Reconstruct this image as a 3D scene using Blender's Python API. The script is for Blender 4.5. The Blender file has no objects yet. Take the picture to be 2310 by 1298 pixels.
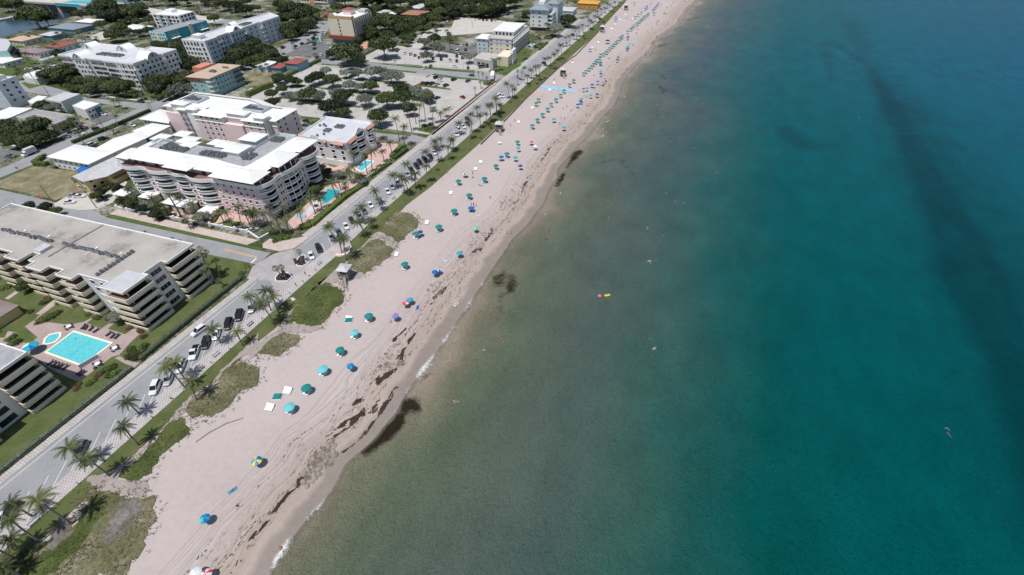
DATA={
'SHORE':[(-56.3,9.3),(-57.0,11.5),(-57.2,13.5),(-57.0,16.1),(-56.6,18.8),(-56.6,22.1),(-55.8,24.5),(-55.7,28.2),(-56.8,32.6),(-56.1,35.7),(-55.1,38.0),(-54.3,41.3),(-54.1,45.0),(-53.5,50.3),(-54.1,53.1),(-54.4,58.4),(-54.3,64.6),(-53.9,72.2),(-54.1,78.7),(-54.0,89.6),(-54.3,104.6),(-54.6,129.3),(-52.6,140.5),(-52.8,149.9),(-52.0,155.7),(-53.7,167.7),(-54.4,179.0),(-56.0,188.7),(-55.0,201.3),(-54.5,214.8),(-52.5,228.4),(-52.0,250.7),(-50.0,274.7),(-51.1,294.3),(-53.5,308.6),(-54.2,332.2),(-52.6,359.3),(-47.7,381.6),(-48.4,410.5),(-48.0,435.8),(-40.1,478.8),(-39.7,515.7),(-39.8,551.7),(-33.8,600.2)],
'PALMS':[('c',-112.7,24.3,5.8,0.0,-0.1),('c',-104.9,18.4,7.7,-0.0,0.4),('c',-103.9,10.6,8.2,0.0,-0.1),('c',-101.1,0.6,10.9,-0.2,0.3),('c',-111.1,10.1,7.4,-0.3,0.6),('c',-110.6,-1.6,6.5,0,0),('c',-103.4,-4.1,9.3,-0.6,0.7),('c',-104.8,-6.6,4.5,-0.5,0.7),('c',-100.7,-9.4,4.5,0,0),('c',-102.8,-9.5,4.5,0,0),('c',-104.9,-8.0,6.3,-0.1,0.1),('c',-109.2,34.5,9.4,0.0,-0.3),('c',-102.7,32.9,6.5,0.1,1.3),('c',-111.8,36.6,6.7,-0.0,0.4),('c',-112.9,49.6,6.2,0.0,0.2),('c',-106.3,51.3,5.8,0.2,0.6),('c',-113.9,63.6,6.3,0.1,0.2),('c',-109.2,65.5,8.1,0.4,1.0),('c',-104.0,61.3,9.8,-0.2,-0.5),('c',-106.2,65.6,6.8,0.1,0.4),('s',-117.0,88.3,4.8,0.1,0.2),('s',-117.1,79.1,5.0,-0.4,-0.9),('s',-116.2,79.4,5.0,-0.0,0.0),('c',-114.7,102.8,7.1,-0.2,-0.3),('c',-105.7,109.4,7.0,-0.8,-1.0),('c',-110.6,116.3,8.1,0.1,0.1),('c',-113.0,116.2,5.3,-0.3,-0.4),('c',-105.9,114.8,4.8,-0.4,-0.4),('c',-113.6,130.0,7.0,-0.4,-0.5),('c',-110.1,126.8,5.8,-0.4,-0.4),('c',-114.3,144.5,6.7,-0.7,-0.7),('c',-108.5,141.6,8.6,-0.6,-0.6),('c',-106.0,140.6,8.1,-0.6,-0.6),('c',-106.3,146.5,7.3,0.5,0.5),('c',-111.0,152.0,8.9,-1.5,-1.3),('c',-114.2,170.3,5.5,-0.4,-0.4),('c',-109.4,172.1,7.9,-0.6,-0.4),('c',-106.4,175.8,6.7,0.6,0.4),('c',-107.4,184.3,7.0,-0.9,-0.6),('c',-104.8,153.3,7.9,0.5,0.5),('c',-116.4,182.2,5.2,-0.3,-0.3),('c',-133.7,115.0,7.7,-0.0,0.0),('c',-133.5,118.6,5.4,0.5,0.8),('c',-140.9,123.2,5.2,0.0,0.1),('c',-133.6,128.0,7.4,-0.1,-0.1),('c',-136.1,134.0,6.8,0.1,0.2),('c',-132.6,133.3,4.7,0.2,0.3),('c',-135.2,140.6,7.1,-0.2,-0.2),('c',-135.8,144.7,7.0,0.1,0.1),('c',-131.3,141.0,4.8,0.3,0.4),('c',-143.5,154.3,7.2,0.0,0.1),('c',-133.7,149.9,10.1,0.5,0.6),('c',-134.2,154.3,9.4,1.2,1.5),('c',-133.6,162.9,5.6,0.1,0.2),('c',-134.8,171.3,6.2,-0.0,0.1),('c',-132.8,106.8,6.8,0.2,0.5),('c',-107.4,97.8,5.8,0.4,0.6),('c',-103.2,95.0,9.4,0.6,0.9),('d',-138.2,97.8,10.2,-0.3,-0.9),('d',-135.4,98.5,9.4,0.1,0.1),('d',-133.7,100.4,11.4,0.6,1.4),('c',-148.4,97.4,6.1,0.5,2.0),('c',-146.6,105.9,6,0,0),('c',-150.6,100.9,6,0,0),('c',-152.4,99.4,6,0,0),('s',-147.3,74.8,6.8,0.1,0.7),('s',-146.8,75.0,4.9,0.2,1.5),('s',-143.1,71.5,6.8,0.2,1.7),('s',-137.2,69.3,7.3,0.1,0.5),('s',-136.5,67.9,6.0,-0.1,-0.5),('s',-139.3,72.9,5.3,0.2,1.1),('s',-136.7,71.2,3.8,0.1,0.7),('s',-134.6,69.3,3.0,2.1,-1.3),('d',-182.7,93.7,10.5,-0.0,-0.1),('c',-215.3,97.0,4.5,0,0),('c',-199.1,95.5,4.5,0,0),('c',-180.1,98.2,4.5,0,0),('c',-191.3,92.0,4.5,0,0),('c',-172.2,89.1,4.5,0,0),('c',-189.4,100.2,4.5,0,0),('c',-157.1,95.6,7.2,0.0,-0.0),('c',-151.6,95.4,9.9,0.4,2.0),('c',-149.0,97.2,6.8,0.6,2.3),('c',-162.9,96.7,5.6,0.1,0.2),('c',-147.5,98.6,6.1,0.6,1.9),('c',-139.9,197.5,14.8,-0.6,-0.6),('c',-143.1,207.3,13.1,0.6,0.6),('c',-137.2,201.6,12.8,1.1,1.1),('c',-139.7,211.8,13.2,0.2,0.2),('c',-143.6,224.1,9.4,-0.0,-0.0),('c',-134.4,210.5,8.4,0.8,0.7),('c',-131.8,214.8,5.0,0.1,0.0),('c',-132.2,221.4,4.4,0.1,-0.0),('c',-151.2,181.3,9.5,1.2,1.5),('c',-139.8,185.7,11.7,-0.2,-0.2),('c',-133.7,181.0,10.1,0.9,0.9),('c',-114.0,202.7,6.6,0.0,-0.1),('c',-109.4,207.4,10.1,-0.1,-0.1),('c',-115.8,227.5,5.6,0.0,0.0),('c',-107.7,214.2,7.8,0.0,0.0),('c',-106.7,219.3,6.1,0.1,0.1),('c',-105.7,223.0,9.7,-0.3,-0.1),('c',-107.9,235.7,9.4,-0.4,-0.2),('c',-105.0,236.8,5.1,-0.6,-0.3),('c',-108.7,186.4,5.3,-0.9,-0.6),('c',-115.6,186.5,4.7,-0.5,-0.3),('c',-106.3,199.8,9.3,-0.2,-0.0),('s',-139.0,278.5,6.9,-0.3,-0.1),('s',-136.6,279.4,5.8,-0.1,0.1),('s',-132.4,276.4,4.8,-0.1,-0.0),('s',-131.6,257.3,4.7,-0.0,0.0),('s',-133.5,269.4,4.8,-0.1,-0.0),('c',-139.4,302.8,7.9,-0.0,-0.1),('c',-136.8,306.3,7.9,-0.1,-0.0),('c',-208.2,364.0,7.5,-0.1,-0.2),('c',-216.1,361.3,6.7,-0.0,-0.2),('c',-195.3,354.3,5.7,0.1,0.1),('c',-200.7,355.9,6.5,-0.2,-0.1),('c',-261.9,298.0,6.1,0.3,0.8),('c',-311.4,299.6,4.5,0.2,1.3),('c',-273.7,281.8,4.5,0.1,0.6),('c',-291.6,247.0,6,0,0),('c',-300.0,272.8,6,0,0),('c',-301.7,260.3,6,0,0),('c',-418.1,370.3,6,0,0),('c',-359.7,389.9,6,0,0),('c',-369.6,396.9,6,0,0),('c',-369.0,348.7,6,0,0),('c',-378.4,368.8,6,0,0),('c',-362.0,369.6,6,0,0),('c',-374.7,411.2,6,0,0),('c',-364.8,409.1,6,0,0),('c',-274.3,394.7,6,0,0),('c',-105.6,223.0,9.7,-0.2,-0.1),('c',-106.2,232.8,9.9,-0.5,-0.3),('c',-105.4,236.6,5.1,-0.3,-0.2),('c',-109.8,259.3,9.1,-1.7,-0.7),('c',-108.8,261.7,7.2,-0.4,-0.1),('c',-106.9,260.4,5.9,-0.2,-0.1),('c',-108.9,287.3,5.5,-0.4,-0.2),('c',-110.3,298.5,5.6,-0.6,-0.2),('c',-109.1,303.8,6.3,-0.7,-0.1),('c',-103.9,296.1,9.6,-0.7,-0.2),('c',-110.1,326.6,5.1,-0.9,-0.2),('c',-107.1,327.7,5.8,-1.0,-0.2),('c',-102.1,321.5,9.9,-0.9,-0.1),('c',-106.0,342.0,6.7,-1.2,-0.2),('c',-104.8,345.4,9.7,-1.1,-0.3),('c',-111.1,377.4,7.0,-1.3,-0.2),('c',-109.8,381.2,7.0,-1.2,-0.0),('c',-109.3,398.8,8.8,-2.1,-0.1),('c',-110.3,409.5,7.4,-1.3,-0.0),('c',-107.0,410.6,8.9,-1.8,-0.0),('c',-103.8,404.3,4.8,-0.9,0.0),('c',-112.4,444.7,7.7,-1.5,0.1),('c',-110.8,462.8,5.2,-1.1,0.2),('c',-113.3,480.6,5.4,-1.2,0.1),('c',-112.2,490.7,5.5,-1.2,0.2),('c',-110.9,501.2,4.6,-1.2,0.2),('c',-109.2,512.2,5.6,-1.3,0.2),('c',-107.5,528.9,4.8,-1.3,0.2),('c',-105.0,508.4,4.6,-1.2,0.3),('c',-104.4,535.5,3.8,-1.2,0.3),('c',-108.2,437.8,6.8,-1.2,0.0),('c',-105.1,434.8,5.9,-1.4,-0.0),('c',-113.6,521.4,4.7,-1.3,0.4),('c',-107.5,464.0,4.4,-1.0,0.0),('c',-139.2,377.6,6.5,-0.5,-0.2),('c',-132.7,366.4,6.3,-0.6,-0.1),('c',-132.6,376.5,7.2,-0.6,-0.2),('c',-135.4,400.7,9.9,-0.8,-0.2),('c',-133.0,417.0,7.6,-0.8,-0.2),('c',-130.3,438.6,8.6,-1.6,-0.0),('c',-129.5,336.5,5.3,-0.4,-0.2),('c',-138.7,367.6,6.3,-0.5,-0.2),('c',-134.9,325.9,6.0,-0.3,-0.1),('c',-131.4,394.7,6.6,-0.7,-0.1),('c',-127.7,435.2,6.9,-1.0,-0.1),('c',-154.3,502.3,6.7,-1.0,-0.1),('c',-149.5,503.9,6.7,-1.0,-0.1),('c',-144.6,516.5,4.8,-1.0,-0.1),('s',-118.8,295.4,4.9,-0.3,-0.1),('s',-115.2,293.1,5.2,0.1,0.1),('s',-114.2,283.1,5.5,-0.2,0.0),('c',-505.3,261.5,6.6,0.4,-0.5),('c',-506.0,265.1,6.5,-1.5,2.0),('c',-511.3,235.5,3.5,-1.7,1.9),('c',-480.4,198.6,4.5,-1.7,1.8),('c',-468.7,201.3,7.8,-0.8,0.8),('c',-436.0,174.6,4.0,-1.7,1.9),('c',-294.2,145.6,5.6,-0.9,2.3),('c',-287.6,138.6,3.3,-0.3,0.9),('c',-324.3,165.0,4.0,-0.3,0.8),('c',-317.2,163.9,5.2,-0.4,0.9),('c',-268.2,138.4,3.3,-0.2,0.7),('c',-335.5,126.8,4.3,-1.4,2.0),('c',-339.7,125.2,3.5,-1.4,1.9),('c',-320.2,137.4,3.0,0.3,0.5),('c',-527.5,255.6,4.6,-1.6,1.9),('c',-525.8,260.1,4.7,-1.6,1.9),('c',-532.8,295.2,4.3,-0.6,1.0),('c',-383.3,184.2,5,0,0),('c',-375.2,184.8,5,0,0),('c',-365.7,183.6,5,0,0),('c',-336.3,185.3,5,0,0),('c',-323.5,203.7,5,0,0),('c',-314.1,200.2,5,0,0),('c',-345.2,242.8,5,0,0),('c',-335.1,240.7,5,0,0),('c',-336.5,260.8,5,0,0),('c',-337.3,266.7,5,0,0),('c',-475.0,299.7,5,0,0),('c',-462.4,295.6,5,0,0),('c',-456.2,277.5,5,0,0),('c',-455.5,270.0,5,0,0),('c',-478.5,258.2,5,0,0),('c',-424.5,325.8,5,0,0),('c',-413.5,320.9,5,0,0),('c',-321.2,266.2,5,0,0),('c',-351.3,302.7,5,0,0),('c',-441.2,383.8,5,0,0),('c',-481.6,280.6,5,0,0),('r',-606.7,363.3,13.0,0,0),('r',-607.7,365.7,13.0,0,0),('r',-588.2,361.5,13.0,0,0),('r',-596.5,372.1,13.0,0,0),('r',-560.9,366.7,13.0,0,0),('r',-557.9,369.1,13.0,0,0),('r',-551.3,368.7,13.0,0,0),('r',-545.3,369.4,13.0,0,0),('r',-540.7,372.3,13.0,0,0),('r',-491.4,366.5,13.0,0,0),('r',-488.4,367.5,13.0,0,0),('r',-482.9,367.0,13.0,0,0),('r',-470.6,364.1,13.0,0,0),('r',-468.1,365.0,13.0,0,0),('r',-462.3,364.6,13.0,0,0),('r',-588.1,377.7,13.0,0,0),('s',-451.6,184.1,6.5,0.2,0),('s',-455.4,207.9,5.9,-0.0,0),('c',-429.0,193.4,7.6,0.2,0),('s',-422.2,190.7,8.0,-0.7,0),('c',-429.2,189.8,6.2,0.6,0),('s',-419.4,175.7,8.5,0.7,0),('s',-423.8,174.4,6.8,0.6,0),('s',-476.4,228.4,6.7,-0.3,0),('c',-499.2,253.0,6.4,0.1,0),('s',-455.6,241.7,8.7,0.8,0),('s',-495.2,258.1,8.4,0.6,0),('s',-481.2,243.7,5.8,0.1,0),('c',-490.7,232.3,6.6,-0.3,0),('c',-282.7,121.3,8.9,0.8,0),('c',-307.9,133.6,7.4,-0.7,0),('s',-294.0,138.8,8.8,-0.2,0),('c',-342.2,177.0,7.6,0.1,0),('c',-343.1,179.8,7.9,-0.3,0),('s',-350.7,179.3,5.1,0.2,0),('s',-356.2,169.3,6.9,-0.2,0),('c',-332.0,179.0,5.1,0.3,0),('c',-344.0,177.3,6.3,-0.3,0),('c',-347.8,176.1,6.2,0.4,0),('s',-370.2,185.7,6.7,-0.6,0),('c',-324.7,199.7,8.3,0.6,0),('s',-330.6,199.9,7.6,-0.1,0),('s',-326.2,206.4,8.2,-0.5,0),('s',-309.5,186.4,7.6,-0.2,0),('c',-331.2,199.7,8.2,-0.2,0),('s',-302.7,264.8,6.6,-0.6,0),('c',-276.5,239.5,8.7,0.4,0),('c',-282.1,257.5,7.1,-0.3,0),('c',-319.0,275.3,7.4,0.5,0),('s',-289.6,240.3,7.8,0.6,0),('s',-289.8,266.9,5.1,-0.5,0),('c',-350.0,376.0,7.1,0.7,0),('s',-364.4,399.8,6.0,-0.0,0),('c',-362.2,400.9,5.8,0.5,0),('c',-343.8,374.8,5.2,-0.4,0),('s',-201.1,353.8,6.9,-0.8,0),('c',-225.0,373.6,5.5,0.8,0),('c',-206.4,362.3,6.3,0.2,0),('c',-204.2,362.2,5.8,-0.6,0),('c',-192.5,339.1,6.5,-0.5,0),('c',-488.2,362.4,8.1,0.5,0),('c',-479.4,382.2,6.5,0.3,0),('c',-487.3,366.1,6.8,0.1,0),('c',-484.9,396.0,6.7,0.6,0),('s',-441.4,385.2,8.6,-0.4,0),('s',-496.9,380.1,8.3,0.6,0),('c',-448.2,374.1,7.9,-0.6,0),('s',-503.9,399.5,5.6,-0.7,0),('c',-532.8,368.2,8.5,-0.8,0),('s',-460.3,391.7,8.4,0.5,0),('c',-435.0,380.6,8.2,0.4,0),('s',-485.2,373.8,5.4,0.7,0)],
'TREES':[('v',-241.5,255.3,3.9),('v',-227.0,256.8,3.8),('v',-216.6,256.9,4.6),('v',-208.5,259.8,5.5),('v',-204.2,262.6,5.0),('v',-192.0,257.4,5.7),('v',-187.9,258.9,4.9),('v',-208.1,236.7,4.8),('v',-199.5,237.7,4.0),('v',-232.1,210.9,3.5),('v',-224.0,210.9,5.0),('v',-212.2,213.3,4.2),('v',-204.2,219.2,4.6),('v',-183.9,218.9,4.8),('v',-162.7,239.6,4.6),('v',-155.0,238.4,4.5),('v',-194.1,306.6,4.6),('v',-192.7,322.2,5.2),('v',-163.8,314.5,4.5),('v',-234.8,323.5,5.4),('v',-212.5,334.7,5.4),('g',-226.4,262.1,3.4),('g',-237.5,236.1,4.5),('g',-236.3,241.2,5.0),('g',-223.3,239.0,5.3),('g',-193.6,238.8,4.7),('g',-218.9,212.8,5.3),('g',-196.5,216.1,5.6),('g',-249.1,230.7,4.5),('g',-245.3,232.1,3.3),('g',-244.6,217.9,3.6),('g',-243.5,207.8,3.5),('g',-260.8,232.3,4.2),('g',-232.1,196.3,4.5),('g',-221.4,195.5,1.5),('g',-196.6,200.2,4.3),('g',-191.3,200.4,5.7),('g',-184.4,199.5,4.2),('g',-170.5,238.8,6.1),('g',-170.2,221.1,5.9),('g',-163.2,225.6,6.6),('g',-151.5,215.3,4.2),('g',-151.3,235.8,3.7),('g',-159.2,197.2,5.8),('g',-210.0,345.9,5.5),('g',-244.8,282.6,10.1),('g',-251.6,298.2,5.7),('g',-233.0,281.2,5.0),('g',-227.6,303.6,9.4),('g',-276.7,348.5,8.5),('g',-275.3,360.9,8.7),('g',-274.8,373.6,8.9),('g',-260.6,366.0,9.8),('g',-248.3,362.3,7.5),('g',-250.6,342.5,6.2),('g',-263.1,341.8,6.3),('g',-247.9,387.1,6.7),('g',-250.9,403.8,6.9),('g',-241.0,402.6,6.8),('g',-248.0,423.5,7.1),('g',-270.1,416.1,5.9),('g',-287.0,400.7,4.7),('g',-332.2,436.8,11.6),('g',-333.1,453.7,7.9),('g',-318.8,452.6,9.1),('g',-308.0,450.5,7.7),('g',-323.2,413.1,6.2),('g',-255.0,451.7,9.9),('g',-267.9,463.8,7.6),('g',-242.7,440.2,8.4),('g',-248.2,464.8,7.5),('g',-265.0,443.0,8.6),('g',-224.4,446.4,7.2),('g',-214.2,444.8,7.1),('g',-209.2,451.5,7.2),('g',-208.0,467.4,7.3),('g',-239.7,467.6,7.5),('g',-232.5,443.6,6.0),('g',-384.0,387.5,8.7),('g',-402.3,397.0,9.0),('g',-357.1,367.5,9.4),('g',-344.1,358.4,6.9),('g',-352.8,351.0,4.6),('g',-394.5,383.9,7.5),('g',-421.6,407.0,6.6),('g',-372.3,367.0,7.2),('g',-341.3,326.0,6.5),('g',-338.5,330.9,6.6),('g',-331.8,345.5,5.6),('g',-331.4,282.6,6.0),('g',-314.5,275.7,5.8),('g',-314.4,263.6,6.6),('g',-300.9,268.4,5.6),('g',-302.5,259.1,5.5),('g',-285.7,262.2,4.6),('g',-259.9,391.7,5.7),('g',-270.7,328.1,4.1),('g',-263.0,288.0,4.2),('g',-233.6,480.8,7.6),('g',-226.2,489.0,7.7),('g',-367.0,388.2,7.4),('g',-385.7,397.3,7.6),('g',-283.6,464.3,7.7),('g',-288.9,451.3,7.6),('g',-283.8,426.4,6.1),('g',-369.0,441.8,9.3),('g',-359.3,416.8,6.4),('g',-585.4,275.5,12.1),('g',-582.1,281.3,8.8),('g',-610.3,285.9,9.1),('g',-560.4,322.8,12.7),('g',-553.2,310.2,7.9),('g',-525.4,305.3,8.8),('g',-554.0,335.4,8.2),('g',-543.4,344.2,8.2),('g',-524.8,324.8,9.0),('g',-524.4,334.9,5.7),('g',-493.4,316.3,5.4),('g',-575.3,307.6,6.9),('g',-467.8,266.4,6.8),('g',-485.7,283.9,6.1),('g',-408.1,181.0,6.3),('g',-394.6,183.5,7.7),('g',-351.6,182.9,6.6),('g',-336.5,179.7,6.5),('g',-320.6,194.3,6.6),('g',-315.0,187.7,5.0),('g',-383.4,257.6,7.1),('g',-395.9,259.8,5.4),('g',-369.7,256.1,7.0),('g',-360.1,244.2,5.1),('g',-401.5,254.5,4.5),('g',-316.5,242.8,5.7),('g',-332.7,266.1,5.2),('g',-335.0,274.8,7.0),('g',-339.1,286.6,7.2),('g',-306.0,254.9,4.1),('g',-336.5,227.4,4.8),('g',-357.9,145.7,4.1),('g',-318.7,123.0,6.1),('g',-319.5,119.7,4.8),('g',-308.5,120.8,4.2),('g',-329.1,114.5,4.8),('g',-344.4,121.1,3.8),('g',-327.6,110.6,4.2),('g',-311.9,131.8,3.4),('g',-460.3,217.5,4.4),('g',-691.6,317.1,7.6),('g',-697.0,309.5,7.5),('g',-429.8,216.3,3.4),('g',-418.4,265.5,3.7),('g',-438.0,339.9,5.4),('g',-435.9,375.1,6.8),('g',-536.1,392.6,7.5),('g',-557.9,388.5,7.6),('g',-573.2,380.4,7.6),('g',-513.5,400.1,7.5),('g',-479.3,387.8,7.2),('g',-463.5,387.4,7.1),('g',-591.3,374.4,6.4),('v',-299.3,189.2,5.3),('v',-298.2,193.9,4.3),('v',-347.1,146.0,4.0),('v',-492.5,281.5,5.1),('g',-211.8,482.5,10.1),('g',-207.8,457.1,8.6),('g',-205.3,490.2,7.9),('g',-220.2,474.1,6.7),('g',-172.9,444.2,4.1),('g',-128.0,436.9,6.8),('g',-138.3,446.7,5.0),('g',-175.9,457.7,4.2),('g',-204.1,502.2,6.9),('v',-129.3,403.6,6.4),('v',-177.7,442.6,4.1),('g',-209.3,90.5,2.8),('g',-205.4,91.1,2.8),('g',-199.1,89.9,2.3),('g',-189.3,89.3,2.7),('g',-187.5,91.7,2.3),('g',-225.6,97.0,2.5),('g',-226.2,89.8,2.2),('g',-227.2,92.3,2.2),('v',-200.2,93.1,2.3),('v',-169.5,93.5,2.9),('g',-242.6,73.4,2.8),('g',-236.1,75.9,2.8),('g',-230.3,75.9,2.3),('v',-143.0,142.7,2.5),('v',-129.9,141.2,2.4),('v',-154.8,145.0,2.1),('g',-148.8,141.6,2.5),('g',-142.7,126.9,2.9),('g',-147.3,130.3,1.9),('v',-172.5,45.2,1.6),('v',-148.6,44.5,2.1),('v',-151.0,44.0,1.4),('g',-190.8,42.6,2.0),('g',-294.4,430.0,4.6),('g',-311.5,475.7,4.0),('g',-277.2,453.9,5.0),('g',-284.8,365.6,3.8),('g',-320.9,427.5,5.4),('g',-255.1,434.6,5.3),('g',-248.5,368.4,4.0),('g',-297.0,406.5,3.9),('g',-345.5,452.3,4.1),('g',-267.1,421.1,4.2),('g',-283.5,389.1,4.9),('g',-255.2,419.7,4.6),('g',-268.0,349.7,5.3),('g',-244.2,427.6,4.2),('g',-241.9,355.8,3.8),('g',-269.5,371.9,5.3),('g',-244.2,333.7,4.6),('g',-300.5,413.9,3.9),('g',-341.0,435.0,4.8),('g',-272.8,406.4,4.0),('g',-277.7,401.8,3.7),('g',-239.4,347.5,3.8),('g',-264.2,337.9,4.1),('g',-271.6,392.0,4.9),('g',-288.8,422.9,4.3),('g',-308.2,399.7,5.4),('g',-204.3,468.5,4.5),('g',-267.6,496.7,4.1),('g',-208.3,447.4,4.3),('g',-220.7,459.9,5.0),('g',-241.2,449.6,4.1),('g',-230.8,447.7,4.8),('g',-237.1,431.5,4.8),('g',-246.0,488.3,4.8),('g',-219.3,449.3,4.2),('g',-221.5,453.4,5.1),('g',-330.7,320.1,5.2),('g',-397.2,405.1,5.1),('g',-387.5,407.3,5.0),('g',-338.7,341.9,4.4),('g',-331.3,336.6,3.6),('g',-379.4,362.5,4.8),('g',-350.6,334.8,4.7),('g',-395.3,378.1,3.9),('g',-373.7,374.6,4.7),('g',-388.4,387.3,4.3),('g',-315.6,280.3,4.6),('g',-311.7,279.8,3.9),('g',-304.8,270.9,5.3),('g',-297.9,255.1,3.6),('g',-317.6,266.2,4.7),('g',-518.8,289.5,5.2),('g',-530.3,310.0,4.0),('g',-474.3,267.0,4.3),('g',-540.3,329.5,5.4),('g',-525.9,313.6,4.2),('g',-529.5,304.5,3.8),('g',-515.8,313.4,4.1),('g',-465.4,285.5,3.6),('g',-462.4,291.5,4.0),('g',-573.2,333.3,5.4),('g',-351.5,236.8,3.8),('g',-376.3,253.6,4.1),('g',-369.3,247.7,4.2),('g',-353.3,245.5,3.7),('g',-394.8,269.3,5.0),('g',-363.8,251.7,4.1),('g',-348.9,233.7,3.7),('g',-460.8,390.4,3.6),('g',-441.2,394.8,3.7),('g',-476.4,411.1,4.8),('g',-444.7,393.0,3.8),('g',-518.7,400.7,4.7),('g',-556.1,391.7,4.3),('g',-477.0,416.1,4.4),('g',-527.8,404.3,4.9),('g',-308.9,111.2,4.6),('g',-324.0,120.9,5.0),('g',-309.6,116.8,3.8),('g',-316.7,109.0,4.5),('g',-340.5,117.2,5.3),('g',-306.9,114.0,3.9),('g',-391.2,180.8,4.7),('g',-381.0,181.6,3.8),('g',-337.5,183.9,5.0),('g',-359.6,178.6,4.6),('g',-417.9,188.1,4.0),('g',-353.6,172.4,3.6),('g',-361.4,186.5,4.4),('g',-410.4,183.8,3.9),('g',-398.6,180.6,4.0),('g',-312.7,204.6,5.3),('g',-306.0,192.8,4.4),('g',-322.6,213.4,4.8),('g',-325.8,210.0,4.0),('g',-330.8,196.4,5.4),('g',-328.0,201.8,4.4),('g',-320.4,248.7,4.9),('g',-325.1,265.6,5.4),('g',-322.6,267.9,3.7),('g',-336.7,263.0,4.2),('g',-306.8,246.3,4.0),('g',-322.6,257.7,4.3)],
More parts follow.
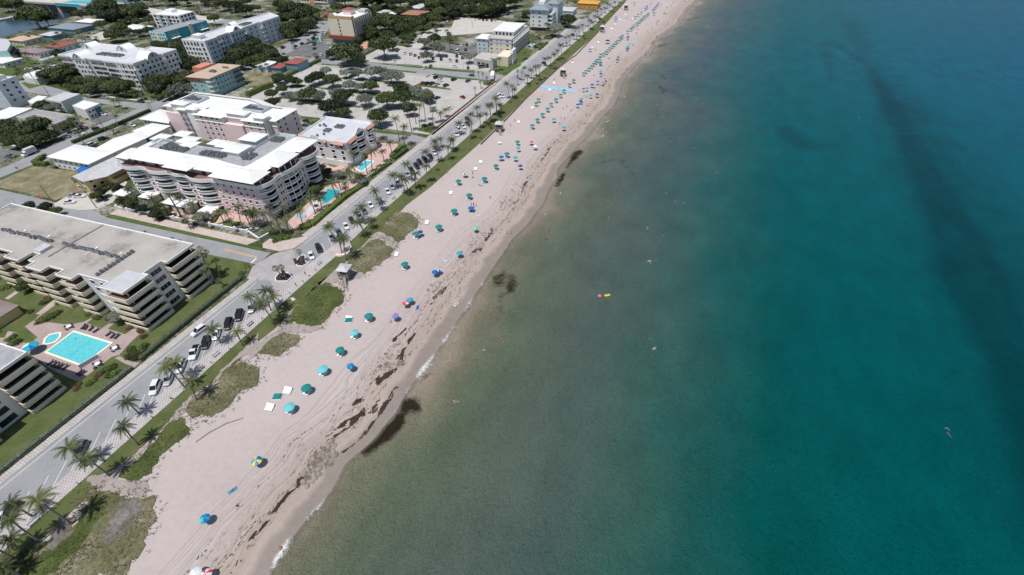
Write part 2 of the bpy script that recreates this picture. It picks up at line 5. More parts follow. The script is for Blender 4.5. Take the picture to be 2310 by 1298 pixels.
'WOODS':[(-240.7,368.4,4.2),(-290.3,397.7,4.1),(-335.1,450.0,3.0),(-277.7,348.4,4.0),(-325.1,450.2,2.6),(-337.2,456.5,3.3),(-288.0,437.9,2.5),(-298.4,477.7,2.8),(-299.8,408.4,2.6),(-294.5,421.8,3.9),(-233.1,345.9,3.7),(-242.2,392.2,3.3),(-274.7,437.7,4.0),(-318.6,452.3,2.5),(-322.3,422.8,3.8),(-336.0,461.7,3.9),(-314.6,477.3,2.5),(-315.0,406.5,4.1),(-298.7,398.5,3.1),(-338.4,473.0,3.6),(-276.8,358.4,3.3),(-320.5,412.4,4.2),(-279.0,404.3,3.3),(-229.6,337.0,3.6),(-272.9,343.8,3.2),(-239.5,345.7,3.2),(-316.5,421.8,2.8),(-277.9,419.1,3.9),(-306.0,410.6,2.9),(-231.7,388.6,3.2),(-268.5,342.8,3.4),(-281.7,355.4,4.2),(-267.1,348.4,3.0),(-334.2,475.0,3.4),(-293.6,448.7,3.2),(-337.7,469.7,3.0),(-281.4,395.8,3.8),(-239.8,377.4,3.5),(-257.2,425.0,3.6),(-253.0,397.4,3.0),(-352.6,450.7,3.1),(-241.5,362.9,3.8),(-268.3,360.3,2.5),(-235.2,379.1,4.3),(-288.8,445.2,3.4),(-260.4,448.4,4.3),(-275.9,412.8,2.4),(-312.2,443.9,3.7),(-270.7,415.9,2.6),(-249.6,393.2,3.8),(-247.0,342.4,2.8),(-309.6,426.0,3.6),(-267.3,461.2,3.7),(-273.3,447.1,2.5),(-237.2,353.9,4.2),(-258.3,414.5,3.3),(-277.6,374.9,4.3),(-349.8,464.9,2.6),(-234.0,466.2,2.8),(-259.7,458.4,3.7),(-221.1,459.8,2.5),(-231.0,447.8,4.3),(-241.4,443.0,3.7),(-222.3,504.1,3.8),(-219.6,482.1,2.6),(-278.0,492.7,2.6),(-261.4,455.9,2.6),(-216.3,460.8,4.0),(-214.1,463.5,4.2),(-206.7,473.4,4.3),(-285.1,485.6,3.1),(-238.2,458.2,3.9),(-275.0,470.3,3.5),(-266.5,500.4,3.6),(-243.8,456.0,3.4),(-234.4,493.7,2.6),(-249.2,483.4,3.9),(-217.5,491.4,3.0),(-234.9,457.9,4.0),(-244.7,490.3,3.1),(-355.6,340.7,2.5),(-422.8,416.0,3.4),(-367.1,385.3,2.4),(-377.6,365.4,3.2),(-417.4,426.6,2.8),(-414.9,420.8,3.0),(-358.3,375.9,3.6),(-328.9,321.0,4.1),(-358.8,385.2,4.4),(-392.7,392.6,3.3),(-381.0,364.3,2.5),(-328.0,318.3,4.2),(-402.1,414.9,2.9),(-339.6,330.7,2.7),(-403.6,423.6,2.6),(-370.6,381.7,3.1),(-354.8,353.7,4.3),(-365.7,351.9,2.9),(-337.2,337.7,2.7),(-342.2,339.6,2.4),(-360.3,377.8,3.4),(-411.6,405.8,4.3),(-326.8,273.7,3.9),(-317.2,280.8,4.2),(-316.4,271.4,4.1),(-329.6,278.7,3.4),(-307.4,261.5,3.9),(-310.7,268.9,2.9),(-304.0,257.6,3.3),(-304.2,275.2,2.4),(-311.7,257.7,3.4),(-302.7,272.8,3.6),(-302.2,254.4,2.6),(-505.5,296.7,4.2),(-564.9,354.3,3.7),(-550.6,351.4,3.9),(-559.6,322.9,2.4),(-505.3,312.9,4.2),(-567.6,340.5,2.8),(-483.2,271.1,2.8),(-561.8,314.8,2.6),(-510.4,298.2,3.7),(-586.8,336.5,3.4),(-517.2,317.6,3.5),(-543.3,350.2,2.9),(-516.8,306.4,4.2),(-499.1,297.3,3.2),(-469.2,287.9,3.0),(-573.5,323.7,3.1),(-528.8,338.0,3.7),(-464.2,276.7,2.6),(-526.3,329.0,2.6),(-475.8,284.7,3.6),(-545.1,313.1,3.1),(-520.0,321.3,4.1),(-395.2,266.9,3.2),(-381.4,258.9,2.6),(-374.1,251.7,2.9),(-392.5,260.5,3.4),(-345.3,232.6,3.1),(-357.3,251.8,2.7),(-350.3,251.4,3.4),(-355.7,247.6,2.7),(-412.0,262.0,3.3),(-348.9,234.8,2.7),(-386.1,270.1,3.6),(-367.0,250.9,4.1),(-349.4,242.3,2.4),(-348.7,246.6,3.2),(-362.1,251.6,3.8),(-352.1,237.3,2.7),(-524.8,414.8,4.0),(-459.8,386.7,2.5),(-497.1,394.7,2.6),(-479.4,414.9,4.1),(-491.0,402.2,3.7),(-535.5,394.2,2.4),(-481.3,393.9,3.9),(-502.1,395.6,3.0),(-483.9,405.3,3.6),(-478.5,402.8,3.8),(-484.9,418.7,2.5),(-500.3,391.0,2.4),(-460.8,390.2,3.6),(-464.0,397.8,3.8),(-549.2,402.6,3.1),(-551.5,392.2,2.4),(-515.6,399.2,3.9),(-526.2,403.9,4.3),(-307.1,119.4,2.8),(-326.3,117.7,3.2),(-336.5,113.8,3.9),(-308.3,114.9,3.8),(-316.6,122.3,3.7),(-332.1,122.0,3.1),(-324.5,112.9,3.9),(-329.9,114.4,4.1),(-323.1,121.1,2.7),(-333.9,115.5,2.6),(-343.3,118.7,2.4),(-331.8,112.1,3.9),(-315.4,113.6,3.3),(-320.0,111.5,2.5),(-353.9,183.8,2.6),(-369.9,184.5,3.3),(-403.9,182.5,3.3),(-397.1,184.3,2.6),(-405.2,192.5,3.1),(-395.2,189.6,3.8),(-359.7,189.2,4.1),(-413.0,182.0,3.0),(-377.0,188.5,3.4),(-364.2,176.8,3.6),(-379.1,183.5,2.7),(-388.8,183.2,3.6),(-360.7,174.2,2.5),(-374.7,173.0,2.5),(-369.8,172.9,3.4),(-330.8,180.0,3.6),(-380.3,188.8,3.6),(-321.1,178.8,3.2),(-401.6,189.4,3.2),(-378.4,173.5,3.3),(-319.6,201.2,3.0),(-318.1,185.0,3.7),(-326.3,196.7,3.6),(-304.6,186.4,4.0),(-331.6,202.5,3.6),(-310.8,182.7,2.5),(-329.9,206.3,3.5),(-318.8,189.2,3.4),(-306.0,193.4,4.2),(-323.9,203.1,3.5),(-305.5,183.6,3.4),(-325.6,205.5,3.2),(-319.1,193.0,4.1),(-322.1,208.1,2.7),(-328.9,253.5,3.6),(-323.8,251.3,2.8),(-336.7,286.6,3.6),(-312.8,255.2,3.4),(-313.1,261.4,3.8),(-327.8,261.3,2.6),(-330.1,273.4,3.4),(-312.7,248.9,3.0),(-322.4,259.5,3.7),(-325.0,258.8,3.7),(-341.6,262.7,3.5),(-339.4,273.5,2.5),(-312.7,244.8,2.6),(-316.4,244.4,3.3)],
'SHRUBS':[('g',-132.5,37.5,1.9),('g',-131.9,39.1,2.0),('g',-133.1,36.0,1.6),('g',-132.6,40.7,1.6),('g',-135.3,38.2,1.5),('g',-130.7,36.5,1.6),('g',-134.2,31.2,1.6),('g',-133.5,32.0,1.4),('g',-134.6,30.2,1.3),('g',-130.9,30.5,1.9),('g',-131.9,29.7,1.5),('g',-134.1,26.8,1.4),('g',-134.1,25.6,1.4),('g',-171.3,36.5,1.9),('g',-171.0,38.2,2.1),('g',-171.6,35.3,1.4),('g',-170.9,39.8,1.8),('g',-179.9,42.8,1.7),('g',-179.9,41.1,1.6),('g',-175.5,42.9,1.3),('g',-169.5,26.9,2.0),('g',-172.6,27.1,1.3),('g',-168.7,27.6,1.7),('g',-172.5,28.5,1.4),('g',-179.4,37.0,1.3),('g',-190.6,43.6,1.1),('g',-161.1,43.1,1.4),('g',-157.0,43.2,1.6),('g',-132.0,75.7,1.5),('g',-129.4,74.2,1.1),('g',-136.6,24.6,1.1),('g',-172.0,34.7,1.2),('g',-185.2,35.7,1.8),('g',-185.4,34.6,1.4),('g',-200.0,40.7,1.9),('g',-199.2,42.3,1.9),('r',-143.7,43.9,1.5),('r',-138.9,44.3,1.2),('r',-136.2,43.0,1.3),('r',-131.1,37.2,1.1),('r',-134.8,28.5,1.4),('r',-135.7,23.4,1.2),('r',-181.8,43.2,1.1),('r',-138.0,29.7,0.6),('r',-140.0,44.4,1.2),('g',-134.1,96.6,2.1),('g',-135.0,94.7,1.9),('g',-132.6,97.9,2.1),('g',-133.6,100.7,1.7),('g',-135.8,99.0,1.7),('g',-140.4,98.0,1.7),('g',-162.6,153.0,1.6),('g',-149.4,141.6,1.8),('g',-137.4,119.8,1.4),('g',-144.2,119.0,1.6),('g',-144.1,116.2,1.4),('g',-132.4,132.3,1.7),('g',-131.5,126.7,1.4),('g',-131.3,137.8,1.5),('g',-130.8,118.7,1.4),('g',-106.1,165.0,1.3),('g',-102.3,202.7,1.4),('g',-137.4,206.2,2.4),('g',-132.9,203.2,3.0),('g',-130.8,205.6,2.7),('g',-131.4,279.4,2.5),('g',-134.1,278.4,2.5),('g',-107.0,209.9,1.8),('g',-108.7,221.9,1.5),('g',-134.8,208.8,2.4),('g',-198.4,183.3,2.5),('g',-197.0,187.1,2.5),('g',-195.7,189.2,1.9),('g',-192.7,92.8,1.9),('g',-202.1,90.1,1.6),('g',-193.4,98.0,1.7),('g',-187.5,98.5,1.6),('g',-173.0,92.6,2.0),('g',-197.0,91.1,1.6),('g',-234.4,98.0,1.8),('g',-256.0,109.9,1.4),('g',-275.3,102.5,1.6),('g',-186.8,81.1,0.6),('g',-172.7,81.5,0.9),('g',-168.9,81.8,0.7),('g',-225.4,93.3,1.5),('g',-164.6,92.6,1.1),('g',-104.0,-7.0,1.3),('g',-103.0,-6.0,1.1),('g',-102.2,-4.1,0.9),('g',-101.7,-3.1,0.7),('g',-102.5,-5.0,1.0),('g',-105.4,-9.2,1.3),('g',-103.2,-9.0,1.0),('g',-102.2,-7.0,1.1),('g',-108.4,233.9,1.6),('g',-104.1,232.0,1.6),('g',-104.3,218.7,1.3),('g',-107.4,254.5,1.7),('g',-106.5,284.0,1.4),('g',-116.7,294.1,1.3),('g',-103.3,289.7,1.3),('g',-106.9,366.6,1.3),('g',-102.2,301.8,1.3),('g',-106.7,333.8,1.4),('g',-106.7,360.4,1.3),('g',-107.0,397.0,1.3),('g',-104.1,466.7,2.0),('g',-102.5,216.2,1.2),('g',-114.3,387.3,1.2),('g',-105.6,323.3,1.2),('g',-443.6,187.4,1.1),('g',-473.7,192.7,1.4),('g',-488.7,205.3,1.4),('r',-491.0,195.8,1.4),('g',-495.0,224.0,1.9),('g',-465.1,203.7,1.7),('g',-489.5,227.0,1.9),('g',-455.1,207.3,1.8),('g',-508.9,209.3,1.7),('g',-506.8,213.2,2.1),('g',-464.2,189.1,2.0),('g',-491.7,215.5,0.9),('g',-485.3,207.7,1.4),('g',-457.4,186.4,2.2),('g',-522.0,262.4,2.0),('g',-510.6,269.2,1.8),('g',-520.0,276.7,2.1),('g',-549.2,278.8,1.8),('g',-531.4,284.1,1.2),('r',-526.8,253.7,2.1),('g',-513.3,248.2,1.5),('g',-548.6,289.7,2.0),('g',-547.2,270.3,1.8),('g',-531.7,266.7,1.7),('g',-516.4,278.6,1.1),('g',-525.9,256.6,2.1),('g',-324.8,155.1,1.9),('g',-328.9,136.7,1.9),('r',-325.7,133.8,1.8),('g',-340.8,150.4,1.8),('g',-348.7,157.7,1.7),('g',-325.4,135.7,1.6),('g',-329.7,148.4,1.1),('g',-321.6,146.7,1.4),('r',-346.5,146.4,1.0),('g',-346.7,154.4,1.4),('g',-376.9,190.5,1.9),('g',-394.2,191.9,1.0),('g',-341.1,185.9,1.1),('g',-355.4,179.8,1.9),('g',-359.7,187.6,1.2),('r',-332.4,180.7,1.4),('g',-357.8,187.5,2.2),('g',-348.6,183.2,1.9),('g',-357.9,192.5,1.5),('g',-376.0,183.7,1.6),('g',-361.1,194.0,2.1),('g',-345.7,189.8,1.4),('r',-344.0,191.6,1.8),('r',-330.4,179.4,1.5),('g',-551.6,251.8,1.0),('g',-575.1,242.8,1.6),('g',-553.3,240.4,1.5),('g',-557.7,255.3,2.1),('g',-561.9,256.2,1.6),('g',-578.0,260.7,1.2),('g',-586.1,259.9,1.1),('g',-590.7,260.3,1.0),('g',-299.1,266.9,0.9),('g',-291.8,274.1,1.0),('g',-294.0,273.9,2.2),('g',-304.9,277.4,1.7),('g',-308.4,286.4,2.2),('r',-297.0,258.8,1.2),('r',-289.6,264.0,1.0),('g',-281.2,254.4,1.4),('r',-285.9,261.5,1.1),('g',-269.3,264.6,1.6),('g',-300.1,281.3,1.5),('g',-308.1,281.9,1.7),('g',-275.0,331.5,1.0),('r',-265.2,327.8,1.5),('g',-294.1,349.5,1.4),('g',-290.4,338.3,1.9),('g',-269.5,331.6,1.1),('g',-298.7,341.6,2.0),('g',-274.4,338.9,2.0),('g',-284.7,337.7,1.0),('g',-134.1,416.2,1.5),('g',-139.6,425.8,1.5),('g',-141.9,384.6,1.4),('r',-144.1,400.3,1.3),('r',-135.0,397.8,2.1),('g',-133.9,408.6,1.7),('g',-140.5,394.8,1.9),('g',-133.5,409.3,1.3),('g',-134.9,371.0,2.2),('g',-138.9,392.8,1.6),('r',-188.7,89.6,1.9),('g',-190.3,91.3,0.9),('r',-175.7,94.7,1.9),('g',-185.8,92.1,1.6),('g',-186.9,92.5,1.5),('r',-177.8,91.7,2.0),('g',-192.7,91.5,1.9),('g',-183.2,93.7,0.9),('g',-172.1,96.1,2.1),('g',-173.4,94.1,1.6),('g',-194.3,90.4,2.2),('g',-182.2,92.8,1.5)],
'HEDGES':[([(-127.6,-20.0),(-127.8,0.5),(-128.2,33.5)],1.2,1.3),([(-128.7,36.4),(-129.6,60.0),(-129.9,74.5)],1.2,1.3),([(-132.3,104.5),(-129.3,107.3),(-129.7,113.0),(-130.4,122.1),(-130.8,130.0),(-129.1,141.9)],2.6,1.4),([(-131.2,148.6),(-131.0,156.7),(-130.1,162.7)],2.2,1.3),([(-133.4,168.6),(-134.7,178.6),(-133.1,181.2)],2.0,1.2),([(-131.0,167.0),(-130.5,178.1)],2.0,1.2),([(-296.0,122.8),(-296.4,143.9),(-298.6,168.0)],2.2,1.6),([(-262.8,206.7),(-263.4,219.3),(-261.9,226.6)],3.0,3.0),([(-265.3,231.1),(-267.3,251.1),(-269.6,281.8)],2.0,2.2),([(-289.2,100.9),(-292.2,106.7),(-291.5,108.2)],2.5,1.8),([(-288.1,100.7),(-281.8,102.5)],2.5,1.8),([(-128.1,361.5),(-128.8,383.1)],1.8,1.3),([(-170.9,102.3),(-166.7,95.2)],1.0,1.0),([(-262.3,110.6),(-264.5,118.5),(-265.3,124.8)],2.0,2.0)],
'CARS':[('suv','white',-115.9,31.3,-55),('sedan','silver',-115.2,34.7,-55),('suv','white',-115.9,38.9,-55),('pickup','white',-116.6,44.0,-55),('suv','black',-116.5,47.9,-55),('sedan','white',-116.5,51.5,-55),('suv','black',-116.5,55.9,-55),('suv','black',-116.4,59.9,-55),('suv','silver',-115.4,64.0,-55),('suv','grey',-116.1,12.2,-55),('suv','dark',-115.0,-2.8,-55),('sedan','white',-115.8,-4.2,-55),('suv','white',-122.5,50.6,-97),('sedan','white',-116.2,92.1,-38),('suv','black',-116.4,96.4,-38),('sedan','silver',-116.7,103.9,-38),('sedan','grey',-116.4,107.5,-38),('sedan','white',-116.3,111.8,-38),('sedan','dark',-116.8,116.0,-38),('suv','silver',-115.5,119.2,-38),('sedan','grey',-116.1,123.3,-38),('sedan','white',-116.6,128.1,-38),('sedan','white',-116.2,139.8,-38),('sedan','silver',-116.6,143.8,-38),('suv','white',-116.2,147.6,-38),('sedan','silver',-116.4,155.7,-38),('sedan','dark',-117.1,160.4,-38),('suv','black',-116.4,163.8,-38),('suv','black',-116.9,167.5,-38),('suv','black',-116.2,170.9,-38),('sedan','black',-115.7,175.1,-38),('sedan','white',-116.1,179.1,-38),('sedan','white',-115.6,202.2,-38),('sedan','white',-116.3,202.0,-38),('suv','white',-117.1,207.4,-38),('sedan','white',-117.0,212.1,-38),('sedan','dark',-116.4,216.3,-38),('suv','dark',-118.7,221.2,-38),('sedan','silver',-120.1,229.2,-38),('suv','white',-116.9,260.6,-38),('sedan','red',-172.8,265.0,78),('suv','dark',-169.5,265.1,78),('suv','dark',-166.6,266.1,78),('sedan','silver',-162.9,265.9,78),('suv','teal',-156.4,266.0,78),('suv','black',-170.1,277.6,78),('sedan','silver',-167.1,277.8,78),('suv','dark',-157.0,277.8,78),('sedan','blue',-147.1,278.6,78),('sedan','black',-150.8,244.8,78),('sedan','blue',-150.1,289.6,176),('sedan','red',-137.2,251.1,154),('sedan','white',-165.0,272.8,176),('sedan','white',-136.7,232.9,176),('sedan','white',-168.6,214.6,176),('sedan','dark',-201.8,188.0,176),('sedan','blue',-182.1,199.6,176),('sedan','white',-170.0,302.4,176),('sedan','red',-204.8,313.3,114),('suv','dark',-193.8,314.9,114),('suv','black',-186.9,314.7,114),('pickup','white',-179.5,314.4,114),('suv','dark',-174.2,314.8,114),('suv','black',-173.9,323.2,114),('suv','dark',-179.8,325.6,114),('suv','black',-186.9,323.0,114),('sedan','white',-216.8,299.5,114),('sedan','dark',-229.8,322.5,114),('sedan','dark',-159.5,303.5,114),('van','grey',-150.8,308.0,44),('pickup','white',-238.2,367.3,4),('van','white',-184.6,336.6,94),('sedan','orange',-226.8,440.3,109),('sedan','white',-217.9,435.6,109),('suv','dark',-215.4,439.3,109),('sedan','dark',-209.6,435.6,109),('sedan','dark',-206.5,436.7,109),('suv','dark',-201.4,436.5,109),('sedan','silver',-198.6,438.4,109),('sedan','blue',-239.3,424.5,109),('sedan','white',-238.6,420.1,109),('suv','dark',-320.7,299.5,102),('sedan','dark',-314.0,306.0,102),('sedan','dark',-314.8,314.1,102),('sedan','silver',-317.2,324.5,102),('suv','dark',-316.8,330.3,102),('sedan','blue',-322.5,339.1,102),('sedan','white',-315.1,337.7,102),('suv','white',-322.2,348.8,102),('sedan','white',-319.5,349.7,102),('sedan','white',-319.4,343.7,102),('sedan','dark',-308.8,318.4,102),('sedan','blue',-307.0,319.0,102),('sedan','dark',-294.9,305.9,102),('suv','white',-319.0,154.0,22),('suv','dark',-301.0,138.8,24),('sedan','white',-288.0,149.3,4),('sedan','dark',-311.0,137.4,44),('sedan','dark',-308.5,132.8,44),('van','white',-713.3,357.0,4),('sedan','white',-599.6,369.5,-4),('sedan','white',-654.2,363.7,-1),('suv','dark',-648.6,366.8,-1),('suv','dark',-309.8,243.7,102),('sedan','dark',-537.4,237.0,94),('sedan','silver',-453.6,373.9,-1),('sedan','white',-449.5,204.2,34),('sedan','dark',-451.3,200.7,34),('sedan','silver',-446.1,198.4,64),('suv','dark',-451.0,195.3,64),('sedan','white',-457.4,192.9,64),('sedan','silver',-502.0,263.4,4),('sedan','dark',-490.6,263.6,24),('suv','white',-303.5,130.9,44),('sedan','blue',-306.6,125.9,44),('sedan','silver',-346.3,173.7,4),('sedan','dark',-317.3,176.3,4),('suv','white',-465.1,362.3,-2),('sedan','white',-528.0,375.9,-2),('sedan','dark',-499.0,371.8,-2),('suv','silver',-430.5,364.1,-2),('sedan','white',-659.4,349.7,4),('sedan','white',-220.7,319.3,109),('suv','silver',-215.0,318.2,109),('sedan','blue',-210.3,316.8,109),('suv','white',-188.5,293.0,109),('sedan','dark',-186.0,298.0,109),('sedan','silver',-181.8,333.2,109),('suv','dark',-181.1,343.0,109),('sedan','white',-174.6,335.8,109),('sedan','white',-190.2,353.2,109),('suv','dark',-186.7,356.2,109),('sedan','silver',-182.2,356.0,109),('suv','black',-185.5,336.6,109),('sedan','dark',-302.7,315.2,109),('sedan','white',-305.3,314.3,109),('suv','silver',-302.9,322.2,109),('sedan','dark',-277.7,288.1,109),('suv','white',-277.4,292.8,109),('sedan','blue',-270.4,290.7,109),('sedan','silver',-302.7,417.5,109),('sedan','white',-244.8,429.8,109),('sedan','silver',-238.8,434.3,109),('sedan','dark',-199.1,445.4,109),('sedan','white',-193.1,255.3,109),('sedan','dark',-188.4,254.7,109),('boxtruck','white',-302.6,106.6,-87),('sedan','grey',-308.8,101.4,39),('sedan','dark',-306.8,112.2,34),('suv','white',-284.1,125.0,94),('suv','dark',-285.5,131.7,74),('sedan','white',-236.0,84.0,29),('sedan','white',-237.0,88.7,29),('sedan','silver',-240.1,88.3,29),('suv','black',-225.1,90.8,4),('pickup','dark',-225.1,97.5,4),('suv','black',-226.8,99.9,4),('sedan','grey',-152.9,95.8,64),('sedan','silver',-147.9,96.5,64),('sedan','green',-122.7,316.8,90),('semi','white',-135.2,291.1,110),('sedan','white',-115.4,261.2,-38),('sedan','white',-117.5,259.4,-38),('sedan','dark',-113.3,331.1,-38),('sedan','white',-201.7,461.7,54),('sedan','white',-200.6,464.6,54),('sedan','dark',-196.6,463.4,54),('sedan','dark',-197.9,472.2,54),('sedan','white',-198.6,478.3,54),('sedan','silver',-198.6,482.5,54),('sedan','dark',-205.0,450.6,54),('sedan','white',-115.7,383.0,-38),('sedan','dark',-116.6,411.7,-38),('sedan','white',-117.4,419.2,-38),('sedan','dark',-109.0,473.7,-38),('sedan','silver',-189.4,486.7,54),('sedan','dark',-222.9,486.4,54)],
'UMBS':[('t',-77.6,59.3),('a',-78.0,66.2),('t',-78.1,73.3),('a',-77.6,52.0),('t',-77.5,45.5),('a',-77.5,39.4),('m',-71.5,55.7),('v',-70.8,76.4),('r',-70.9,82.5),('c',-70.4,84.2),('b',-69.8,99.0),('s',-74.8,11.7),('w',-68.2,3.8),('k',-66.1,4.2),('x',-74.3,25.3),('t',-81.4,98.6),('c',-67.1,111.3),('t',-87.1,115.6),('n',-86.4,117.0),('t',-81.5,122.6),('l',-68.6,127.1),('t',-81.4,134.6),('t',-81.2,147.3),('t',-81.2,162.3),('t',-90.8,156.2),('t',-81.3,175.0),('b',-82.5,183.8),('p',-91.1,163.3),('q',-69.4,100.4),('t',-81.6,201.8),('r',-75.2,204.5),('t',-81.7,222.9),('t',-81.8,231.3),('t',-81.8,239.3),('t',-81.8,247.5),('t',-82.2,255.3),('t',-82.0,263.2),('t',-81.7,271.2),('t',-82.2,279.2),('t',-82.2,290.4),('t',-82.1,299.2),('t',-90.7,253.3),('t',-91.5,259.7),('c',-73.8,235.1),('c',-65.6,227.1),('c',-70.2,287.8),('b',-68.9,295.5),('b',-67.2,302.2),('c',-64.9,277.4),('n',-61.9,280.5),('b',-71.8,285.8),('b',-67.8,260.0),('b',-67.9,266.1),('c',-68.4,269.2),('t',-79.8,314.6),('t',-79.7,319.9),('t',-79.2,325.7),('t',-78.9,331.2),('t',-79.1,336.5),('t',-78.9,341.8),('t',-78.7,346.6),('c',-70.4,323.2),('b',-69.2,318.7),('t',-75.0,339.9),('w',-71.8,200.4),('c',-78.5,195.2),('t',-81.3,187.8),('n',-70.9,179.1),('c',-76.1,185.7),('t',-79.2,342.0),('t',-78.9,346.6),('t',-78.7,353.2),('t',-79.9,359.7),('t',-78.3,362.7),('t',-77.8,367.7),('t',-77.8,372.7),('t',-77.7,378.5),('t',-77.4,384.5),('t',-77.0,389.9),('t',-77.1,396.1),('t',-76.6,401.0),('t',-76.7,409.0),('t',-76.4,413.2),('t',-76.3,417.4),('t',-75.4,432.1),('t',-74.8,441.7),('t',-74.6,447.4),('t',-74.7,454.0),('t',-73.5,459.2),('t',-73.2,464.2),('t',-72.8,470.4),('t',-72.7,476.5),('t',-72.5,482.8),('t',-72.1,488.3),('t',-71.6,492.8),('t',-71.0,498.5),('t',-70.7,503.7),('b',-69.3,517.9),('b',-69.3,523.6),('b',-69.3,530.9),('b',-69.1,537.4),('b',-69.3,544.9),('b',-69.4,552.6),('b',-71.6,416.5),('b',-71.2,412.6),('c',-65.7,385.7),('n',-65.2,382.2),('c',-65.5,388.7),('t',-79.8,486.8),('t',-79.1,496.4),('t',-77.8,505.8),('b',-77.4,523.8),('b',-77.3,530.2),('b',-77.6,535.5),('t',-65.8,505.4),('t',-75.2,341.6),('n',-66.6,358.2),('n',-66.0,352.5),('b',-92.3,545.0),('h',-83.7,396.9)],
'TENTS':[('blue',-76.2,139.2),('teal',-96.4,481.6),('blue',-94.5,472.1),('teal',-90.8,371.0)],
'PEOPLE':[('lie',-75.5,18.6),('sit',-71.8,16.4),('sit',-57.6,13.6),('sit',-72.0,75.3),('lie',-67.8,83.8),('lie',-66.1,83.9),('stand',-109.9,77.4),('lie',-106.8,72.2),('stand',-111.0,83.1),('sit',-109.4,83.1),('lie',-57.6,90.0),('stand',-89.3,167.0),('sit',-87.7,164.2),('lie',-77.1,170.0),('lie',-81.9,159.5),('lie',-73.9,152.0),('stand',-78.1,142.9),('stand',-77.2,143.2),('stand',-76.0,143.3),('lie',-72.6,138.3),('lie',-71.3,108.0),('sit',-91.0,106.5),('lie',-63.1,128.7),('sit',-83.3,183.3),('walk',-60.2,166.9),('walk',-57.5,131.3),('walk',-56.1,131.9),('walk',-56.2,201.2),('lie',-64.1,173.9),('lie',-67.6,160.9),('stand',-67.0,204.6),('lie',-65.0,186.1),('walk',-60.2,250.9),('walk',-58.1,251.2),('lie',-66.6,249.7),('sit',-69.8,254.7),('stand',-71.7,241.0),('stand',-69.7,241.1),('stand',-70.0,233.2),('stand',-96.9,246.9),('stand',-93.6,221.9),('sit',-93.0,270.1),('lie',-88.8,257.4),('lie',-75.2,256.0),('stand',-73.6,257.5),('lie',-96.2,302.4),('walk',-89.2,316.0),('stand',-87.1,284.2),('stand',-66.9,293.2),('stand',-66.4,294.0),('sit',-67.9,321.7),('sit',-64.9,308.0),('sit',-65.5,314.8),('walk',-56.0,329.3),('walk',-56.6,341.4),('walk',-50.2,378.3),('walk',-50.8,412.3),('walk',-50.9,430.3),('stand',-69.8,447.0),('sit',-68.8,437.4),('lie',-60.8,444.9),('sit',-59.2,457.6),('stand',-64.0,399.1),('sit',-74.0,318.5),('stand',-96.1,342.7),('lie',-73.6,359.5),('walk',-87.5,374.3),('lie',-63.6,265.8),('stand',-65.1,400.4),('sit',-74.7,287.7),('stand',-60.0,482.5),('stand',-57.9,478.7),('stand',-58.1,474.2),('stand',-49.4,481.6),('stand',-58.2,516.5),('stand',-56.3,514.6),('walk',-66.4,552.7),('stand',-56.5,577.6),('stand',-56.3,551.5),('stand',-59.3,542.3),('stand',-58.2,581.3),('walk',-47.6,583.5),('walk',-49.6,576.8),('walk',-76.6,553.3),('stand',-112.2,290.7),('lie',-80.8,239.0),('lie',-58.4,241.1),('lie',-66.8,314.3),('lie',-68.1,316.3),('stand',-104.5,265.3),('stand',-94.1,228.9),('walk',-66.6,552.5),('stand',-56.5,550.7),('stand',-59.5,541.0),('stand',-57.5,568.6),('stand',-56.8,571.5),('stand',-47.6,584.1),('stand',-58.4,514.1),('walk',-57.3,514.5),('stand',-55.9,515.0),('walk',-55.8,495.3),('stand',-47.2,498.2),('stand',-58.3,480.9),('stand',-57.9,483.0),('stand',-57.9,469.0),('stand',-56.6,467.5),('stand',-48.5,478.2),('walk',-49.7,483.8),('stand',-71.9,459.3),('lie',-68.6,436.4),('sit',-69.3,447.0),('lie',-67.5,404.2),('lie',-63.9,399.3),('lie',-73.3,360.1),('walk',-87.9,375.1),('walk',-96.7,380.1),('walk',-82.0,478.9),('walk',-95.6,549.4),('lie',-87.8,487.6),('walk',-99.7,520.2),('walk',-50.5,378.5),('walk',-50.4,411.1),('walk',-50.9,431.3),('sit',-59.2,457.0),('sit',-60.9,444.5),('walk',-97.0,496.6),('stand',-77.1,552.9),('stand',-102.4,455.6),('sit',-75.2,404.7)],
